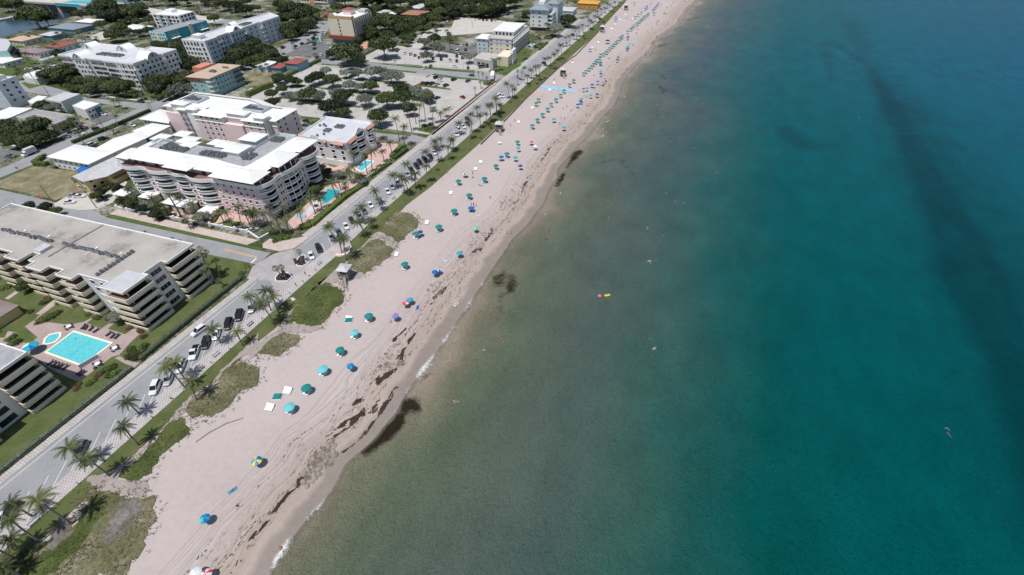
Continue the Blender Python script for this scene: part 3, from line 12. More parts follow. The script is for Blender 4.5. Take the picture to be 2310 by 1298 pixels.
'SWIM':[('wade',-24.6,156.0),('swim',-18.2,150.2),('float',-9.2,154.3),('swim',-4.2,157.5),('swim',-3.4,158.2),('swim',-7.2,182.6),('swim',-6.4,183.7),('swim',-1.9,177.7),('swim',-0.6,179.1),('float',1.3,178.0),('swim',-14.6,218.6),('swim',-2.5,218.9),('swim',-0.3,232.0),('swim',-12.1,235.5),('swim',6.4,242.8),('float',12.1,209.4),('swim',-27.9,168.8),('swim',-38.3,134.5),('float',-5.0,134.4),('swim',-4.3,133.4),('swim',-2.9,135.9),('swim',-18.8,125.4),('swim',-21.9,199.8),('swim',-2.9,151.5),('swim',-17.3,110.5),('swim',1.6,98.3),('float',3.3,94.9),('wade',-32.4,81.2),('float',-40.9,58.0),('swim',-56.7,13.4),('swim',-49.5,54.4),('float',-38.0,81.5),('swim',73.0,95.6),('float',72.9,93.7),('swim',78.8,302.3),('wade',-52.0,304.7),('swim',-42.1,310.6),('wade',-32.3,281.7),('wade',-26.7,283.0),('wade',-21.9,290.0),('wade',-20.7,293.4),('swim',-3.2,293.7),('swim',-1.7,294.6),('swim',-15.9,270.8),('swim',-12.9,270.2),('swim',-20.9,249.5),('wade',-20.1,264.4),('swim',-2.9,265.5),('swim',-12.0,236.0),('swim',6.3,243.0),('wade',-37.1,385.4),('wade',-34.8,384.7),('wade',-29.2,455.8),('wade',-27.0,456.6),('wade',-24.8,459.3),('wade',-45.9,355.4),('wade',-49.3,349.5),('swim',-44.3,304.3),('wade',-34.0,472.4),('wade',-22.1,471.5),('wade',-29.4,571.9),('wade',-49.4,314.7),('wade',-36.8,475.7)],
'LOUNGES':[(-90.8,200.0),(-91.1,178.5),(-90.4,171.4),(-90.9,148.4),(-89.0,125.3),(-88.9,103.9),(-85.0,71.1),(-83.6,43.6),(-84.2,37.9),(-91.9,228.2),(-90.9,200.0),(-92.1,249.7),(-92.4,281.3),(-93.8,294.1),(-92.0,381.2),(-91.2,396.8),(-91.5,442.1),(-92.0,458.9),(-95.0,339.2),(-91.9,478.2),(-91.5,499.1),(-82.1,484.7),(-92.2,381.2),(-91.6,397.6),(-91.6,443.5),(-91.7,458.8)],
'TEALSTACK':[(-84.0,41.3),(-84.0,70.8)],
'TOWERS':[(-97.3,87.3),(-96.9,214.4),(-92.9,310.9),(-96.7,431.6),(-95.8,521.9)],
'GROUND':[('sand_path','path_sand',6.5,[(-104.5,33.0),(-103.4,31.2),(-102.4,28.6),(-102.5,27.3),(-103.8,25.3),(-103.0,20.7),(-102.4,15.7),(-103.1,12.9),(-101.5,10.8),(-97.9,11.8),(-95.2,13.4),(-93.5,12.4),(-92.4,9.6),(-99.6,8.3),(-104.5,7.6),(-108.4,8.1),(-107.3,9.5),(-104.5,10.7),(-104.3,12.5),(-103.7,17.0),(-103.6,23.6),(-104.5,27.8),(-105.5,32.6)]),('sand_path','path_sand',6.5,[(-105.9,56.6),(-100.5,51.3),(-102.6,49.1),(-103.7,47.0),(-104.0,42.6),(-102.8,37.8),(-104.8,32.8),(-103.7,28.6),(-104.8,28.2),(-105.6,32.9),(-103.7,38.2),(-104.9,42.2),(-104.9,47.3),(-105.2,52.2)]),('sand_path','path_sand',6.5,[(-103.2,50.2),(-102.8,55.0),(-101.8,59.7),(-103.8,67.6),(-103.4,72.7),(-104.1,80.0),(-104.1,85.5),(-103.2,89.7),(-96.2,84.9),(-101.1,83.0),(-104.4,80.8),(-103.5,73.8),(-103.0,68.2),(-101.3,62.4),(-98.1,64.2),(-93.3,65.1),(-88.0,65.7),(-93.0,61.8),(-96.3,60.7),(-99.5,59.1),(-100.3,55.5),(-100.2,51.0),(-100.4,48.3)]),('sand_path','path_sand',6.5,[(-102.9,92.5),(-103.2,98.5),(-103.1,104.3),(-103.8,111.7),(-102.3,114.6),(-95.8,112.5),(-92.1,109.8),(-91.1,106.1),(-98.5,109.9),(-101.7,110.9),(-102.6,103.1),(-103.5,97.7),(-102.2,94.1),(-97.7,91.2),(-92.5,91.0),(-92.4,88.4),(-100.2,85.3),(-103.1,87.8)]),('dune_soil','dune_soil',5,[(-103.9,0.1),(-101.5,1.1),(-99.3,0.2),(-97.6,-2.5),(-98.0,-4.3),(-100.6,-4.5),(-102.9,-2.4)]),('dune_soil','dune_soil',5,[(-96.2,7.4),(-92.9,9.4),(-90.7,8.4),(-88.7,4.5),(-88.8,1.7),(-91.1,0.7),(-94.0,4.1)]),('dune','dune',8,[(-104.5,7.6),(-99.6,8.3),(-93.5,9.5),(-91.8,9.9),(-91.1,10.9),(-89.1,11.1),(-87.3,8.6),(-85.4,7.0),(-82.9,3.2),(-82.6,1.2),(-82.2,-1.0),(-81.9,-2.1),(-94.9,-7.9),(-102.2,-10.7),(-107.4,-10.7),(-105.2,-6.9),(-101.9,-4.2),(-100.8,-0.4),(-100.2,3.1),(-104.9,5.2)]),('dune','dunegreen',5,[(-102.7,7.0),(-102.0,4.5),(-100.7,1.4),(-98.9,-0.8),(-99.3,-4.0),(-101.0,-6.8),(-101.3,-9.7),(-100.2,-10.8),(-95.1,-8.2),(-95.0,-2.5),(-95.3,0.4),(-96.7,3.0),(-98.7,6.4)]),('dune','dunegreen',6,[(-103.5,25.5),(-102.0,27.3),(-98.9,27.1),(-97.5,26.3),(-97.0,24.3),(-97.5,21.4),(-97.4,18.5),(-96.4,16.0),(-95.8,14.2),(-97.5,12.1),(-101.2,10.9),(-102.5,12.5),(-101.8,15.2),(-101.9,18.1),(-102.4,20.9),(-102.9,23.5)]),('dune','dune',6,[(-103.3,46.2),(-99.5,46.5),(-96.2,46.9),(-91.6,42.3),(-94.1,39.4),(-94.1,36.0),(-93.5,33.0),(-94.9,30.4),(-99.9,28.7),(-103.8,30.6),(-103.9,32.8),(-102.5,37.2),(-103.4,41.6)]),('dune','dunegreen',6,[(-104.0,80.9),(-100.7,82.5),(-94.7,81.3),(-92.2,80.0),(-91.3,76.9),(-91.4,72.6),(-90.1,70.4),(-90.5,66.2),(-93.5,65.3),(-97.9,64.5),(-101.3,62.9),(-102.8,68.0),(-103.5,73.8)]),('dune','dune',5,[(-99.5,59.1),(-96.1,60.5),(-93.1,61.2),(-92.7,59.0),(-92.7,55.8),(-94.2,52.5),(-98.8,50.9),(-99.9,51.1),(-100.3,55.5)]),('dune','dune',5,[(-100.9,110.5),(-97.7,109.4),(-91.1,106.1),(-90.4,101.4),(-91.9,96.1),(-92.7,91.3),(-97.7,91.2),(-102.6,93.9),(-103.5,97.0),(-102.6,102.3)]),('dune','dune',5,[(-104.0,127.4),(-100.0,129.4),(-92.0,125.6),(-91.1,120.6),(-91.5,114.9),(-92.1,109.8),(-95.8,112.5),(-102.3,114.6),(-103.2,117.5)]),('pool_deck','deck',3,[(-176.0,26.8),(-174.7,27.3),(-176.9,29.3),(-174.2,29.9),(-166.1,30.2),(-165.3,31.0),(-174.2,32.4),(-174.5,35.3),(-177.9,42.6),(-175.7,43.0),(-174.3,34.9),(-166.7,36.9),(-164.2,37.4),(-161.3,38.8),(-159.4,40.3),(-158.8,42.3),(-158.3,42.3),(-157.9,40.4),(-151.6,40.6),(-151.2,44.9),(-150.3,45.0),(-149.5,41.2),(-142.5,41.6),(-142.4,44.0),(-138.9,45.4),(-137.8,39.6),(-136.4,35.6),(-137.7,34.2),(-137.5,25.1),(-141.0,24.9),(-150.9,25.1),(-153.9,25.6),(-160.3,26.1),(-173.4,25.4)]),('garden_path','deck',4,[(-136.4,34.3),(-136.0,35.3),(-131.1,35.1),(-128.3,35.8),(-128.0,34.2),(-131.8,34.0)]),('lawn_patch','lawn',4,[(-174.8,29.7),(-171.5,30.0),(-165.7,30.4),(-164.7,28.9),(-173.1,27.0)]),('garden_path','pathpink',4,[(-194.3,37.7),(-195.5,42.8),(-193.5,43.1),(-192.6,38.0)]),('garden_path','pathpink',4,[(-176.9,36.9),(-178.5,42.9),(-177.9,43.6),(-176.3,41.7),(-175.6,37.4)]),('pool_deck','peach',3,[(-140.1,106.4),(-143.1,126.3),(-144.2,135.0),(-139.8,140.9),(-133.4,144.5),(-130.6,145.6),(-130.5,118.0),(-131.2,105.8),(-134.8,103.6)]),('pool_deck','peach',3,[(-162.0,152.0),(-152.3,149.7),(-146.3,160.5),(-143.0,163.0),(-151.1,174.4),(-147.0,180.1),(-138.3,182.0),(-135.2,176.3),(-134.7,168.7),(-131.6,164.9),(-132.1,149.4),(-139.1,149.0),(-144.0,150.5),(-147.9,143.3),(-158.2,147.4)]),('pool_deck','peach',3,[(-199.8,92.0),(-188.2,95.6),(-170.6,97.1),(-174.3,101.0),(-169.9,103.6),(-154.2,103.5),(-150.8,101.4),(-166.8,92.7),(-186.3,91.0)]),('grass_island','lawn',4,[(-254.2,248.4),(-252.2,251.6),(-231.0,256.8),(-202.4,261.2),(-185.5,262.7),(-184.8,259.5),(-228.8,255.2)]),('grass_island','lawn',4,[(-239.6,234.8),(-212.8,239.1),(-185.2,239.6),(-183.6,243.3),(-182.8,238.4),(-183.8,233.9),(-194.5,235.1),(-224.4,233.7)]),('grass_island','lawn',4,[(-244.7,211.3),(-243.7,217.9),(-236.2,215.5),(-211.4,217.7),(-187.1,218.0),(-186.1,215.6),(-209.0,213.7),(-234.1,212.2)]),('grass_island','lawn',4,[(-177.0,257.8),(-175.6,265.1),(-171.7,264.3),(-151.2,262.8),(-150.9,260.8),(-174.1,260.0)]),('grass_island','lawn',4,[(-210.2,193.9),(-197.7,195.1),(-196.1,193.2),(-208.5,191.9)]),('grass_island','lawn',4,[(-185.6,235.3),(-183.0,242.5),(-182.1,238.6),(-181.4,232.8)]),('grass_island','lawn',4,[(-254.3,229.4),(-249.0,235.9),(-241.0,234.3),(-248.6,230.3)]),('grass_island','lawn',4,[(-182.7,213.1),(-182.8,218.7),(-179.2,218.1),(-180.4,213.1)]),('grass_verge','lawn',4,[(-265.1,277.6),(-254.7,278.5),(-228.4,282.5),(-189.1,284.7),(-189.3,282.1),(-227.6,280.0),(-263.3,275.4)]),('grass_verge','lawn',4,[(-177.0,285.3),(-154.4,284.8),(-144.2,286.1),(-143.8,283.4),(-156.9,281.4),(-176.2,282.3)]),('grass_verge','lawn',4,[(-217.6,294.7),(-197.1,297.9),(-178.7,297.7),(-153.4,301.6),(-150.7,296.1),(-176.2,293.3),(-202.6,291.8)]),('grass_verge','lawn',4,[(-162.8,192.7),(-138.9,194.8),(-137.4,192.4),(-161.7,189.2)]),('grass_verge','lawn',4,[(-177.9,276.2),(-178.0,282.4),(-176.8,281.1),(-176.8,276.6)]),('grass_verge','lawn',4,[(-137.8,199.8),(-130.8,199.4),(-129.2,201.5),(-138.3,207.5)]),('grass_lawn','lawn',4,[(-139.2,302.8),(-142.6,320.4),(-128.3,325.5),(-127.1,320.4),(-129.6,303.8)]),('grass_lawn','lawn',4,[(-145.5,358.6),(-140.5,363.6),(-132.6,359.9),(-128.9,333.8),(-134.5,326.1),(-140.0,341.6)]),('dry_lot','dry',4,[(-284.8,84.0),(-287.7,99.0),(-275.5,101.3),(-260.9,103.4),(-254.4,96.8),(-241.7,92.2),(-243.9,83.3),(-254.4,83.2),(-279.0,80.9)]),('dry_lot','dry',4,[(-301.0,244.1),(-295.0,251.6),(-274.2,243.6),(-267.8,248.4),(-265.6,241.7),(-265.0,227.8),(-277.3,220.9)]),('grass_verge','lawn',4,[(-368.0,172.1),(-316.7,177.6),(-314.0,175.6),(-364.4,169.1)]),('grass_verge','lawn',4,[(-289.7,86.6),(-289.7,100.7),(-287.9,100.2),(-286.7,84.9)]),('grass_lawn','lawn',4,[(-479.6,198.9),(-485.9,208.5),(-474.2,209.7),(-466.5,200.7)]),('grass_lawn','lawn',4,[(-487.1,190.4),(-474.2,192.2),(-448.6,182.6),(-458.5,181.6),(-465.5,179.0)]),('grass_lawn','lawn',4,[(-428.9,172.3),(-428.9,182.1),(-411.1,178.8),(-411.2,167.2)]),('grass_lawn','lawn',4,[(-256.4,69.1),(-256.0,72.9),(-245.3,71.6),(-242.1,65.0),(-246.8,64.0)]),('grass_lawn','lawn',4,[(-165.4,94.1),(-163.8,98.0),(-157.7,99.6),(-154.2,96.8),(-159.4,93.9)]),('asphalt_yard','asph2',3,[(-305.8,285.4),(-313.3,312.7),(-296.3,322.2),(-278.6,311.3),(-261.0,286.3),(-288.0,288.7)]),('asphalt_yard','asph2',3,[(-211.0,355.8),(-175.2,354.7),(-165.7,338.6),(-180.7,336.4),(-201.4,338.7)]),('asphalt_yard','asph2',3,[(-321.7,146.9),(-316.4,157.7),(-308.3,155.4),(-310.2,144.5)]),('asphalt_yard','asph2',3,[(-323.9,104.5),(-314.2,106.9),(-307.7,105.3),(-308.0,96.2)]),('asphalt_yard','asph2',3,[(-307.8,116.2),(-313.0,130.6),(-307.2,132.8),(-303.3,117.9)]),('parking_court','pale',3,[(-241.3,79.5),(-243.3,87.5),(-237.0,93.0),(-232.5,99.9),(-233.2,106.1),(-230.2,105.0),(-224.9,98.6),(-219.4,90.9),(-220.0,85.1),(-226.5,81.6)]),('parking_court','pale',3,[(-228.2,335.9),(-237.5,365.0),(-240.3,396.3),(-225.0,401.6),(-241.6,441.9),(-189.5,440.5),(-175.0,406.4),(-184.6,399.1),(-224.9,369.4),(-216.4,333.4)]),('driveway','pale',3,[(-509.5,269.8),(-525.8,302.1),(-515.3,301.2),(-485.4,274.3),(-490.3,261.1)])],
'POOLS':[('pool',[(-156.9,28.6),(-157.8,36.4),(-143.0,37.5),(-142.5,29.3)]),('jacuzzi',[(-161.8,31.0),(-162.8,31.8),(-163.1,33.0),(-162.3,33.8),(-161.2,34.5),(-159.8,33.5),(-159.1,32.0),(-159.7,31.1),(-160.9,30.3)]),('pool',[(-138.6,124.1),(-142.2,132.9),(-135.7,133.6),(-134.8,126.6),(-134.7,123.3),(-136.6,122.1)]),('shallow',[(-138.7,113.0),(-140.6,123.3),(-137.5,123.1),(-136.4,121.2),(-135.3,114.4),(-134.9,111.9)]),('spa',[(-139.3,110.2),(-139.0,112.7),(-136.3,112.6),(-136.6,110.0)]),('pool',[(-141.5,152.7),(-143.0,160.8),(-138.8,161.5),(-137.7,151.2)]),('pool',[(-325.6,110.2),(-326.0,114.4),(-316.4,115.1),(-315.9,110.4)]),('pool',[(-271.2,215.4),(-272.6,219.0),(-269.4,219.1),(-267.2,214.4)]),('pool',[(-139.8,370.9),(-140.1,378.6),(-137.5,378.0),(-136.7,369.7)]),('pool',[(-476.5,211.4),(-477.3,221.0),(-474.3,219.2),(-472.7,211.3)]),('pool',[(-285.9,313.0),(-287.7,317.0),(-281.8,316.0),(-278.4,311.1)])],
'WEED':[(1.0,[(-54.4,53.5),(-50.3,55.5),(-48.2,53.3),(-48.1,51.2),(-50.3,50.3),(-49.1,45.8),(-50.6,42.1),(-52.0,38.5),(-53.7,36.7),(-56.1,36.8),(-54.8,40.4),(-54.1,45.0),(-53.3,49.9)],3.0),(0.33,[(-55.9,36.5),(-52.7,36.4),(-49.1,32.2),(-47.8,29.5),(-47.4,25.0),(-48.3,21.6),(-50.1,19.5),(-52.9,21.2),(-54.1,25.3),(-54.2,30.2)],3.0),(0.2,[(-48.3,42.2),(-41.3,46.2),(-36.3,43.7),(-37.6,39.6),(-44.1,38.4)],3.0),(0.6,[(-42.8,46.8),(-40.8,48.0),(-40.0,44.5),(-42.1,43.6)],3.0),(0.42,[(-52.1,50.0),(-47.3,48.6),(-46.2,46.2),(-49.4,46.9)],3.0),(0.8,[(-53.7,106.0),(-49.9,112.7),(-46.3,104.0),(-49.6,101.5)],3.0),(0.55,[(-49.3,101.7),(-45.5,103.2),(-39.9,88.9),(-40.7,85.6),(-43.7,88.4)],3.0),(0.75,[(-53.7,63.6),(-52.0,65.5),(-50.0,63.4),(-51.4,59.6),(-53.2,59.3)],3.0),(0.9,[(-53.5,54.2),(-51.2,55.9),(-47.4,51.9),(-53.8,49.3)],3.0),(0.75,[(-49.3,110.3),(-46.0,112.3),(-42.2,106.9),(-42.7,101.3),(-44.9,99.9)],3.0),(0.5,[(-44.9,99.9),(-42.8,99.6),(-40.4,92.8),(-41.1,91.0)],3.0),(0.95,[(-54.4,206.7),(-52.4,211.5),(-49.3,208.7),(-50.3,200.6),(-51.7,190.4),(-53.3,188.6),(-53.7,196.8)],3.0),(0.9,[(-53.2,185.1),(-51.0,184.8),(-49.6,178.7),(-50.1,172.2),(-52.8,171.1),(-53.3,177.3)],3.0),(0.5,[(-40.5,200.6),(-35.3,208.2),(-27.8,208.6),(-26.5,204.8),(-20.7,196.5),(-20.5,189.9),(-26.4,196.6),(-32.6,203.6),(-39.6,197.3)],3.0),(0.4,[(-47.5,136.8),(-43.9,144.7),(-41.1,137.7),(-39.8,129.9),(-42.4,128.8)],3.0),(0.35,[(-50.3,126.5),(-45.0,126.3),(-47.4,124.7)],3.0),(0.55,[(-49.8,111.4),(-45.3,110.6),(-43.4,109.0),(-48.0,107.2)],3.0),(0.6,[(-39.0,323.1),(-33.2,322.9),(-23.6,310.8),(-26.3,297.2),(-31.8,314.3)],3.0),(0.7,[(-34.7,336.8),(-31.2,338.0),(-24.9,329.5),(-29.8,328.8)],3.0),(0.6,[(-46.6,394.6),(-47.3,414.4),(-34.1,426.0),(-41.6,406.1)],3.0),(0.6,[(-37.1,502.3),(-26.4,525.1),(-23.6,516.3),(-34.6,498.5)],3.0),(0.35,[(-23.9,290.2),(-16.5,274.4),(-13.5,265.2),(-20.0,264.4)],3.0),(0.4,[(34.0,278.0),(46.1,279.6),(51.1,262.4),(68.2,261.3),(50.0,242.5),(36.8,257.0)],9.0),(0.3,[(70.3,465.1),(80.7,468.7),(74.3,343.1),(66.7,360.2)],9.0),(0.3,[(88.3,598.5),(108.6,535.1),(109.0,460.2),(93.5,401.3),(91.0,485.5)],9.0),(0.5,[(65.4,70.1),(66.5,68.6),(65.6,68.2)],9.0),(0.62,[(77.7,471.1),(94.0,404.0),(90.6,331.8),(89.2,306.7),(91.1,291.6),(89.3,268.3),(88.9,239.2),(87.9,210.9),(86.9,190.4),(82.8,166.2),(84.6,143.9),(86.2,123.1),(84.9,108.4),(82.5,93.6),(81.0,77.1),(80.9,72.4),(82.0,54.1),(91.9,58.2),(99.5,90.7),(102.3,116.4),(107.5,152.9),(109.5,187.5),(107.6,222.2),(106.1,274.7),(105.9,337.5),(98.2,416.3)],9.0),(0.5,[(99.8,428.0),(92.1,292.0),(88.9,239.2),(86.9,190.4),(84.6,143.9),(86.2,123.1),(82.5,93.6),(82.4,73.0),(99.9,58.1),(125.3,112.5),(125.9,160.3),(121.4,210.3),(118.9,255.2),(119.7,321.4)],42.0)],
'ROCKS':[(48,1.1,[(-63.8,36.9),(-61.7,36.2),(-60.3,34.5),(-59.2,31.7),(-60.2,29.6),(-60.7,27.0),(-60.8,25.0),(-63.0,26.1),(-64.3,29.0),(-64.8,32.3),(-63.6,34.7)]),(26,0.8,[(-67.1,64.2),(-64.9,66.0),(-62.1,67.5),(-60.4,64.3),(-60.3,59.7),(-65.1,58.6),(-66.3,59.3)]),(22,0.7,[(-70.1,94.0),(-67.5,97.5),(-64.2,94.6),(-64.6,90.9),(-68.6,89.9)]),(24,0.6,[(-68.6,121.6),(-66.8,131.7),(-64.3,133.5),(-62.6,128.6),(-63.4,114.8),(-67.8,118.2)]),(16,0.6,[(-69.1,151.0),(-67.9,155.3),(-63.2,144.2),(-66.0,144.9)]),(14,0.6,[(-68.3,155.2),(-63.9,156.9),(-61.5,152.1),(-65.6,148.7)]),(14,0.6,[(-69.5,213.7),(-65.0,218.3),(-62.3,213.6),(-66.3,207.9)]),(12,0.5,[(-71.9,337.7),(-69.3,346.8),(-66.1,339.8),(-68.5,333.7)]),(10,0.5,[(-70.4,372.6),(-67.1,376.9),(-65.5,369.8),(-69.1,367.0)]),(10,0.5,[(-70.7,279.8),(-68.4,281.7),(-66.7,278.3),(-69.0,276.4)])],
'WRACK':[(220,[(-64.8,37.7),(-63.8,42.1),(-61.4,46.0),(-60.0,45.7),(-61.6,41.3),(-63.0,38.0)]),(260,[(-64.7,12.6),(-64.4,16.7),(-64.3,21.7),(-64.2,26.3),(-63.0,27.1),(-62.8,25.5),(-63.6,22.6),(-63.5,18.0),(-63.7,14.4),(-64.3,12.2)]),(90,[(-58.8,35.5),(-56.8,41.3),(-56.8,47.0),(-56.8,51.8),(-57.7,51.4),(-57.5,43.4),(-57.7,38.2),(-59.4,35.3)]),(60,[(-64.9,46.7),(-63.6,49.0),(-64.9,48.5)]),(200,[(-64.4,54.0),(-63.9,57.4),(-61.9,59.8),(-60.6,61.6),(-60.5,58.8),(-61.6,55.1)]),(150,[(-62.7,63.8),(-63.6,66.9),(-63.4,74.5),(-62.6,73.9),(-62.4,67.4),(-60.9,64.5)]),(70,[(-69.2,67.4),(-67.0,71.6),(-66.6,75.2),(-65.8,74.0),(-66.7,69.4)]),(60,[(-66.5,86.2),(-65.3,93.6),(-64.2,97.0),(-62.9,92.2),(-64.5,86.5)]),(60,[(-65.0,46.6),(-63.8,49.7),(-63.4,48.7),(-64.5,46.8)]),(80,[(-65.2,114.9),(-63.2,120.0),(-64.4,132.6),(-63.1,130.7),(-62.0,117.5)]),(80,[(-62.8,45.1),(-61.2,48.5),(-58.6,51.7),(-57.9,55.9),(-57.0,56.2),(-56.5,47.6)]),(60,[(-64.9,147.1),(-63.0,153.4),(-64.7,162.6),(-65.9,173.8),(-65.7,181.8),(-64.6,173.2),(-61.8,152.9)]),(60,[(-65.9,179.4),(-65.5,188.9),(-66.4,196.1),(-66.9,209.1),(-64.2,223.0),(-65.8,209.5),(-64.7,192.9)]),(60,[(-65.0,301.2),(-64.8,315.1),(-63.0,311.0),(-63.1,299.6)])],
'WRACKPATCH':[],
'BENCHES':[(-110.4,58.6),(-110.2,45.8),(-110.1,40.6),(-110.5,89.8),(-110.7,136.4),(-110.7,176.6),(-108.6,-2.2),(-110.5,58.5)],
'BOLLARDS':[(-108.7,24.8),(-108.9,18.7),(-108.6,12.5),(-108.5,6.7),(-107.8,1.1),(-109.3,30.5),(-109.2,43.1),(-108.7,48.9),(-109.1,55.1),(-109.5,80.0),(-109.4,73.8),(-109.1,61.6),(-109.5,86.3),(-109.0,104.6),(-109.2,129.9),(-109.3,135.5),(-106.2,149.7),(-100.3,163.9),(-108.2,186.6),(-109.0,30.6)],
'POLES':[('utility',-298.9,169.6,14),('utility',-299.7,168.7,20),('utility',-297.5,131.8,12),('utility',-412.0,173.2,10),('utility',-383.7,163.4,7),('utility',-221.3,85.5,12),('utility',-243.8,81.9,8),('lamp',-248.1,72.7,6.5),('lamp',-199.8,195.2,4),('utility',-208.0,409.4,8),('lamp',-209.2,216.5,5),('lamp',-245.3,235.0,5),('lamp',-186.0,241.4,4.5),('lamp',-178.4,264.1,4.5),('lamp',-206.9,297.2,8),('lamp',-161.3,300.0,8),('lamp',-195.5,286.3,5),('lamp',-171.5,281.0,5),('utility',-316.9,336.5,14),('utility',-308.0,284.4,16),('lamp',-134.8,234.7,4.5),('lamp',-134.7,252.1,4),('utility',-293.1,398.3,10),('utility',-709.4,311.7,14),('utility',-471.3,201.8,8),('lamp',-136.7,336.8,6),('lamp',-225.8,202.6,4),('lamp',-174.2,218.1,4),('utility',-377.8,174.4,8),('lamp',-323.5,268.3,6)],
'STREAKS':[(-47.1,283.1,1.46,3.6),(-46.9,289.6,1.46,4.9),(-42.2,311.1,1.37,4.2),(-41.8,245.2,1.37,9.1),(-47.2,250.5,1.27,12.4),(-47.4,238.7,1.45,9.5),(-44.6,234.8,1.31,7.0),(-45.6,229.2,1.17,5.5),(-44.5,264.8,1.2,5.2),(-39.8,263.2,-0.1,3.4),(-16.3,484.9,1.13,19.4),(-17.0,515.4,0.05,5.7),(-26.8,465.0,1.05,8.1),(-39.9,505.2,1.53,35.7),(-38.5,449.6,1.1,9.2),(-47.6,410.9,1.61,15.6),(-39.3,512.2,1.61,13.7),(-48.4,149.4,1.23,3.7),(-48.0,167.3,1.55,2.3),(-45.3,230.1,1.44,8.1),(-53.9,49.6,1.43,2.4),(-41.4,76.4,1.24,1.6),(-52.5,305.6,1.68,7.4)],
'FLOATS':[(-16.6,110.6),(-14.4,111.7)],
'PLOUNGE':[(-156.9,38.9,0.25),(-155.9,39.0,0.57),(-154.0,39.3,0.34),(-151.8,39.3,-0.12),(-146.9,39.8,-0.0),(-145.0,39.7,0.29),(-151.3,26.3,-0.11),(-149.8,26.4,0.2),(-148.4,26.4,-0.08),(-147.4,26.6,0.07),(-145.8,26.8,-0.06),(-140.3,27.2,-0.04),(-139.2,27.2,-0.04),(-143.6,40.0,0.2)],
'PTABLES':[(-160.7,37.2),(-139.3,36.6),(-138.2,30.9)],
'PUMB':(-160.2,27.4),
'PSWIM':(-154.1,34.8),
'PLANTERS':[[(-119.4,78.1),(-120.0,80.2),(-119.1,81.4),(-117.0,81.5),(-114.8,80.6),(-114.6,78.4),(-117.9,77.0)],[(-118.9,87.2),(-119.9,90.0),(-119.5,91.4),(-118.6,91.5),(-116.4,88.9),(-114.8,88.6),(-115.4,86.5),(-117.3,86.1)]],
'PYLONS':[(-117.3,80.2),(-118.1,86.7)],
'ORANGE':[(-251.1,81.5),(-289.6,94.1)],
'RING':(-107.5,98.4),
'MAT':[(-101.8,288.8),(-78.0,287.6),(-77.0,283.3),(-99.2,284.6)],
}
CAMF=1041.384
CAMR=[[0.9245101, 0.2449557, -0.2920235], [0.3809427, -0.6195263, 0.6863453], [-0.0127921, -0.7457774, -0.6660724]]
import bpy, math, random
from mathutils import Vector, Matrix
R=random.Random(11)
SC=bpy.context.scene
COL=SC.collection
TH=math.radians(4.4); CT,ST=math.cos(TH),math.sin(TH)
def un(s,t): return (s*CT-t*ST, s*ST+t*CT)
def ro(x,y): return (x*CT+y*ST, -x*ST+y*CT)
rad=math.radians
# ---------------------------------------------------------------- materials
MATS={}
def nt(name):
    m=bpy.data.materials.new(name); m.use_nodes=True
    t=m.node_tree; b=t.nodes['Principled BSDF']; MATS[name]=m
    return m,t,b
def N(t,typ,**kw):
    n=t.nodes.new(typ)
    for k,v in kw.items():
        if k=='inp':
            for a,c in v.items(): n.inputs[a].default_value=c
        else: setattr(n,k,v)
    return n
def pos(t,sx=1,sy=1,sz=1,rot=0,obj=False):
    g=t.nodes.new('ShaderNodeTexCoord' if obj else 'ShaderNodeNewGeometry'); mp=t.nodes.new('ShaderNodeMapping'); mp.inputs['Scale'].default_value=(sx,sy,sz); mp.inputs['Rotation'].default_value=(0,0,rot)
    t.links.new(g.outputs['Object' if obj else 'Position'],mp.inputs['Vector']); return mp.outputs[0]
def noise(t,vec,scale,detail=4,rough=.55,dist=0):
    n=N(t,'ShaderNodeTexNoise',inp={'Scale':scale,'Detail':detail,'Roughness':rough,'Distortion':dist}); t.links.new(vec,n.inputs['Vector']); return n.outputs['Fac']
def ramp(t,fac,stops,interp='LINEAR'):
    r=t.nodes.new('ShaderNodeValToRGB'); cr=r.color_ramp; cr.interpolation=interp
    while len(cr.elements)<len(stops): cr.elements.new(.5)
    for e,(p,c) in zip(cr.elements,stops): e.position=p; e.color=(c[0],c[1],c[2],1) if hasattr(c,'__len__') else (c,c,c,1)
    t.links.new(fac,r.inputs[0]); return r.outputs[0]
def mix(t,fac,a,b,mode='MIX'):
    m=N(t,'ShaderNodeMix',data_type='RGBA',blend_type=mode)
    for s,v in ((m.inputs[0],fac),(m.inputs[6],a),(m.inputs[7],b)):
        if hasattr(v,'links') or hasattr(v,'is_linked'): t.links.new(v,s)
        elif hasattr(v,'__len__'): s.default_value=(v[0],v[1],v[2],1)
        else: s.default_value=v
    return m.outputs[2]
def mth(t,op,a,b=None,c=None):
    m=N(t,'ShaderNodeMath',operation=op)
    for i,v in enumerate((a,b,c)):
        if v is None: continue
        if hasattr(v,'is_linked'): t.links.new(v,m.inputs[i])
        else: m.inputs[i].default_value=v
    return m.outputs[0]
def mrange(t,v,a,b,c=0,d=1):
    m=N(t,'ShaderNodeMapRange')
    for i,q in ((1,a),(2,b),(3,c),(4,d)):
        if hasattr(q,'is_linked'): t.links.new(q,m.inputs[i])
        else: m.inputs[i].default_value=q
    t.links.new(v,m.inputs[0]); return m.outputs[0]
def bump(t,b,h,strength=.4,dist=.1):
    n=N(t,'ShaderNodeBump',inp={'Strength':strength,'Distance':dist}); t.links.new(h,n.inputs['Height']); t.links.new(n.outputs[0],b.inputs['Normal'])
def attr(t,name):
    a=N(t,'ShaderNodeAttribute',attribute_name=name); return a.outputs['Fac']
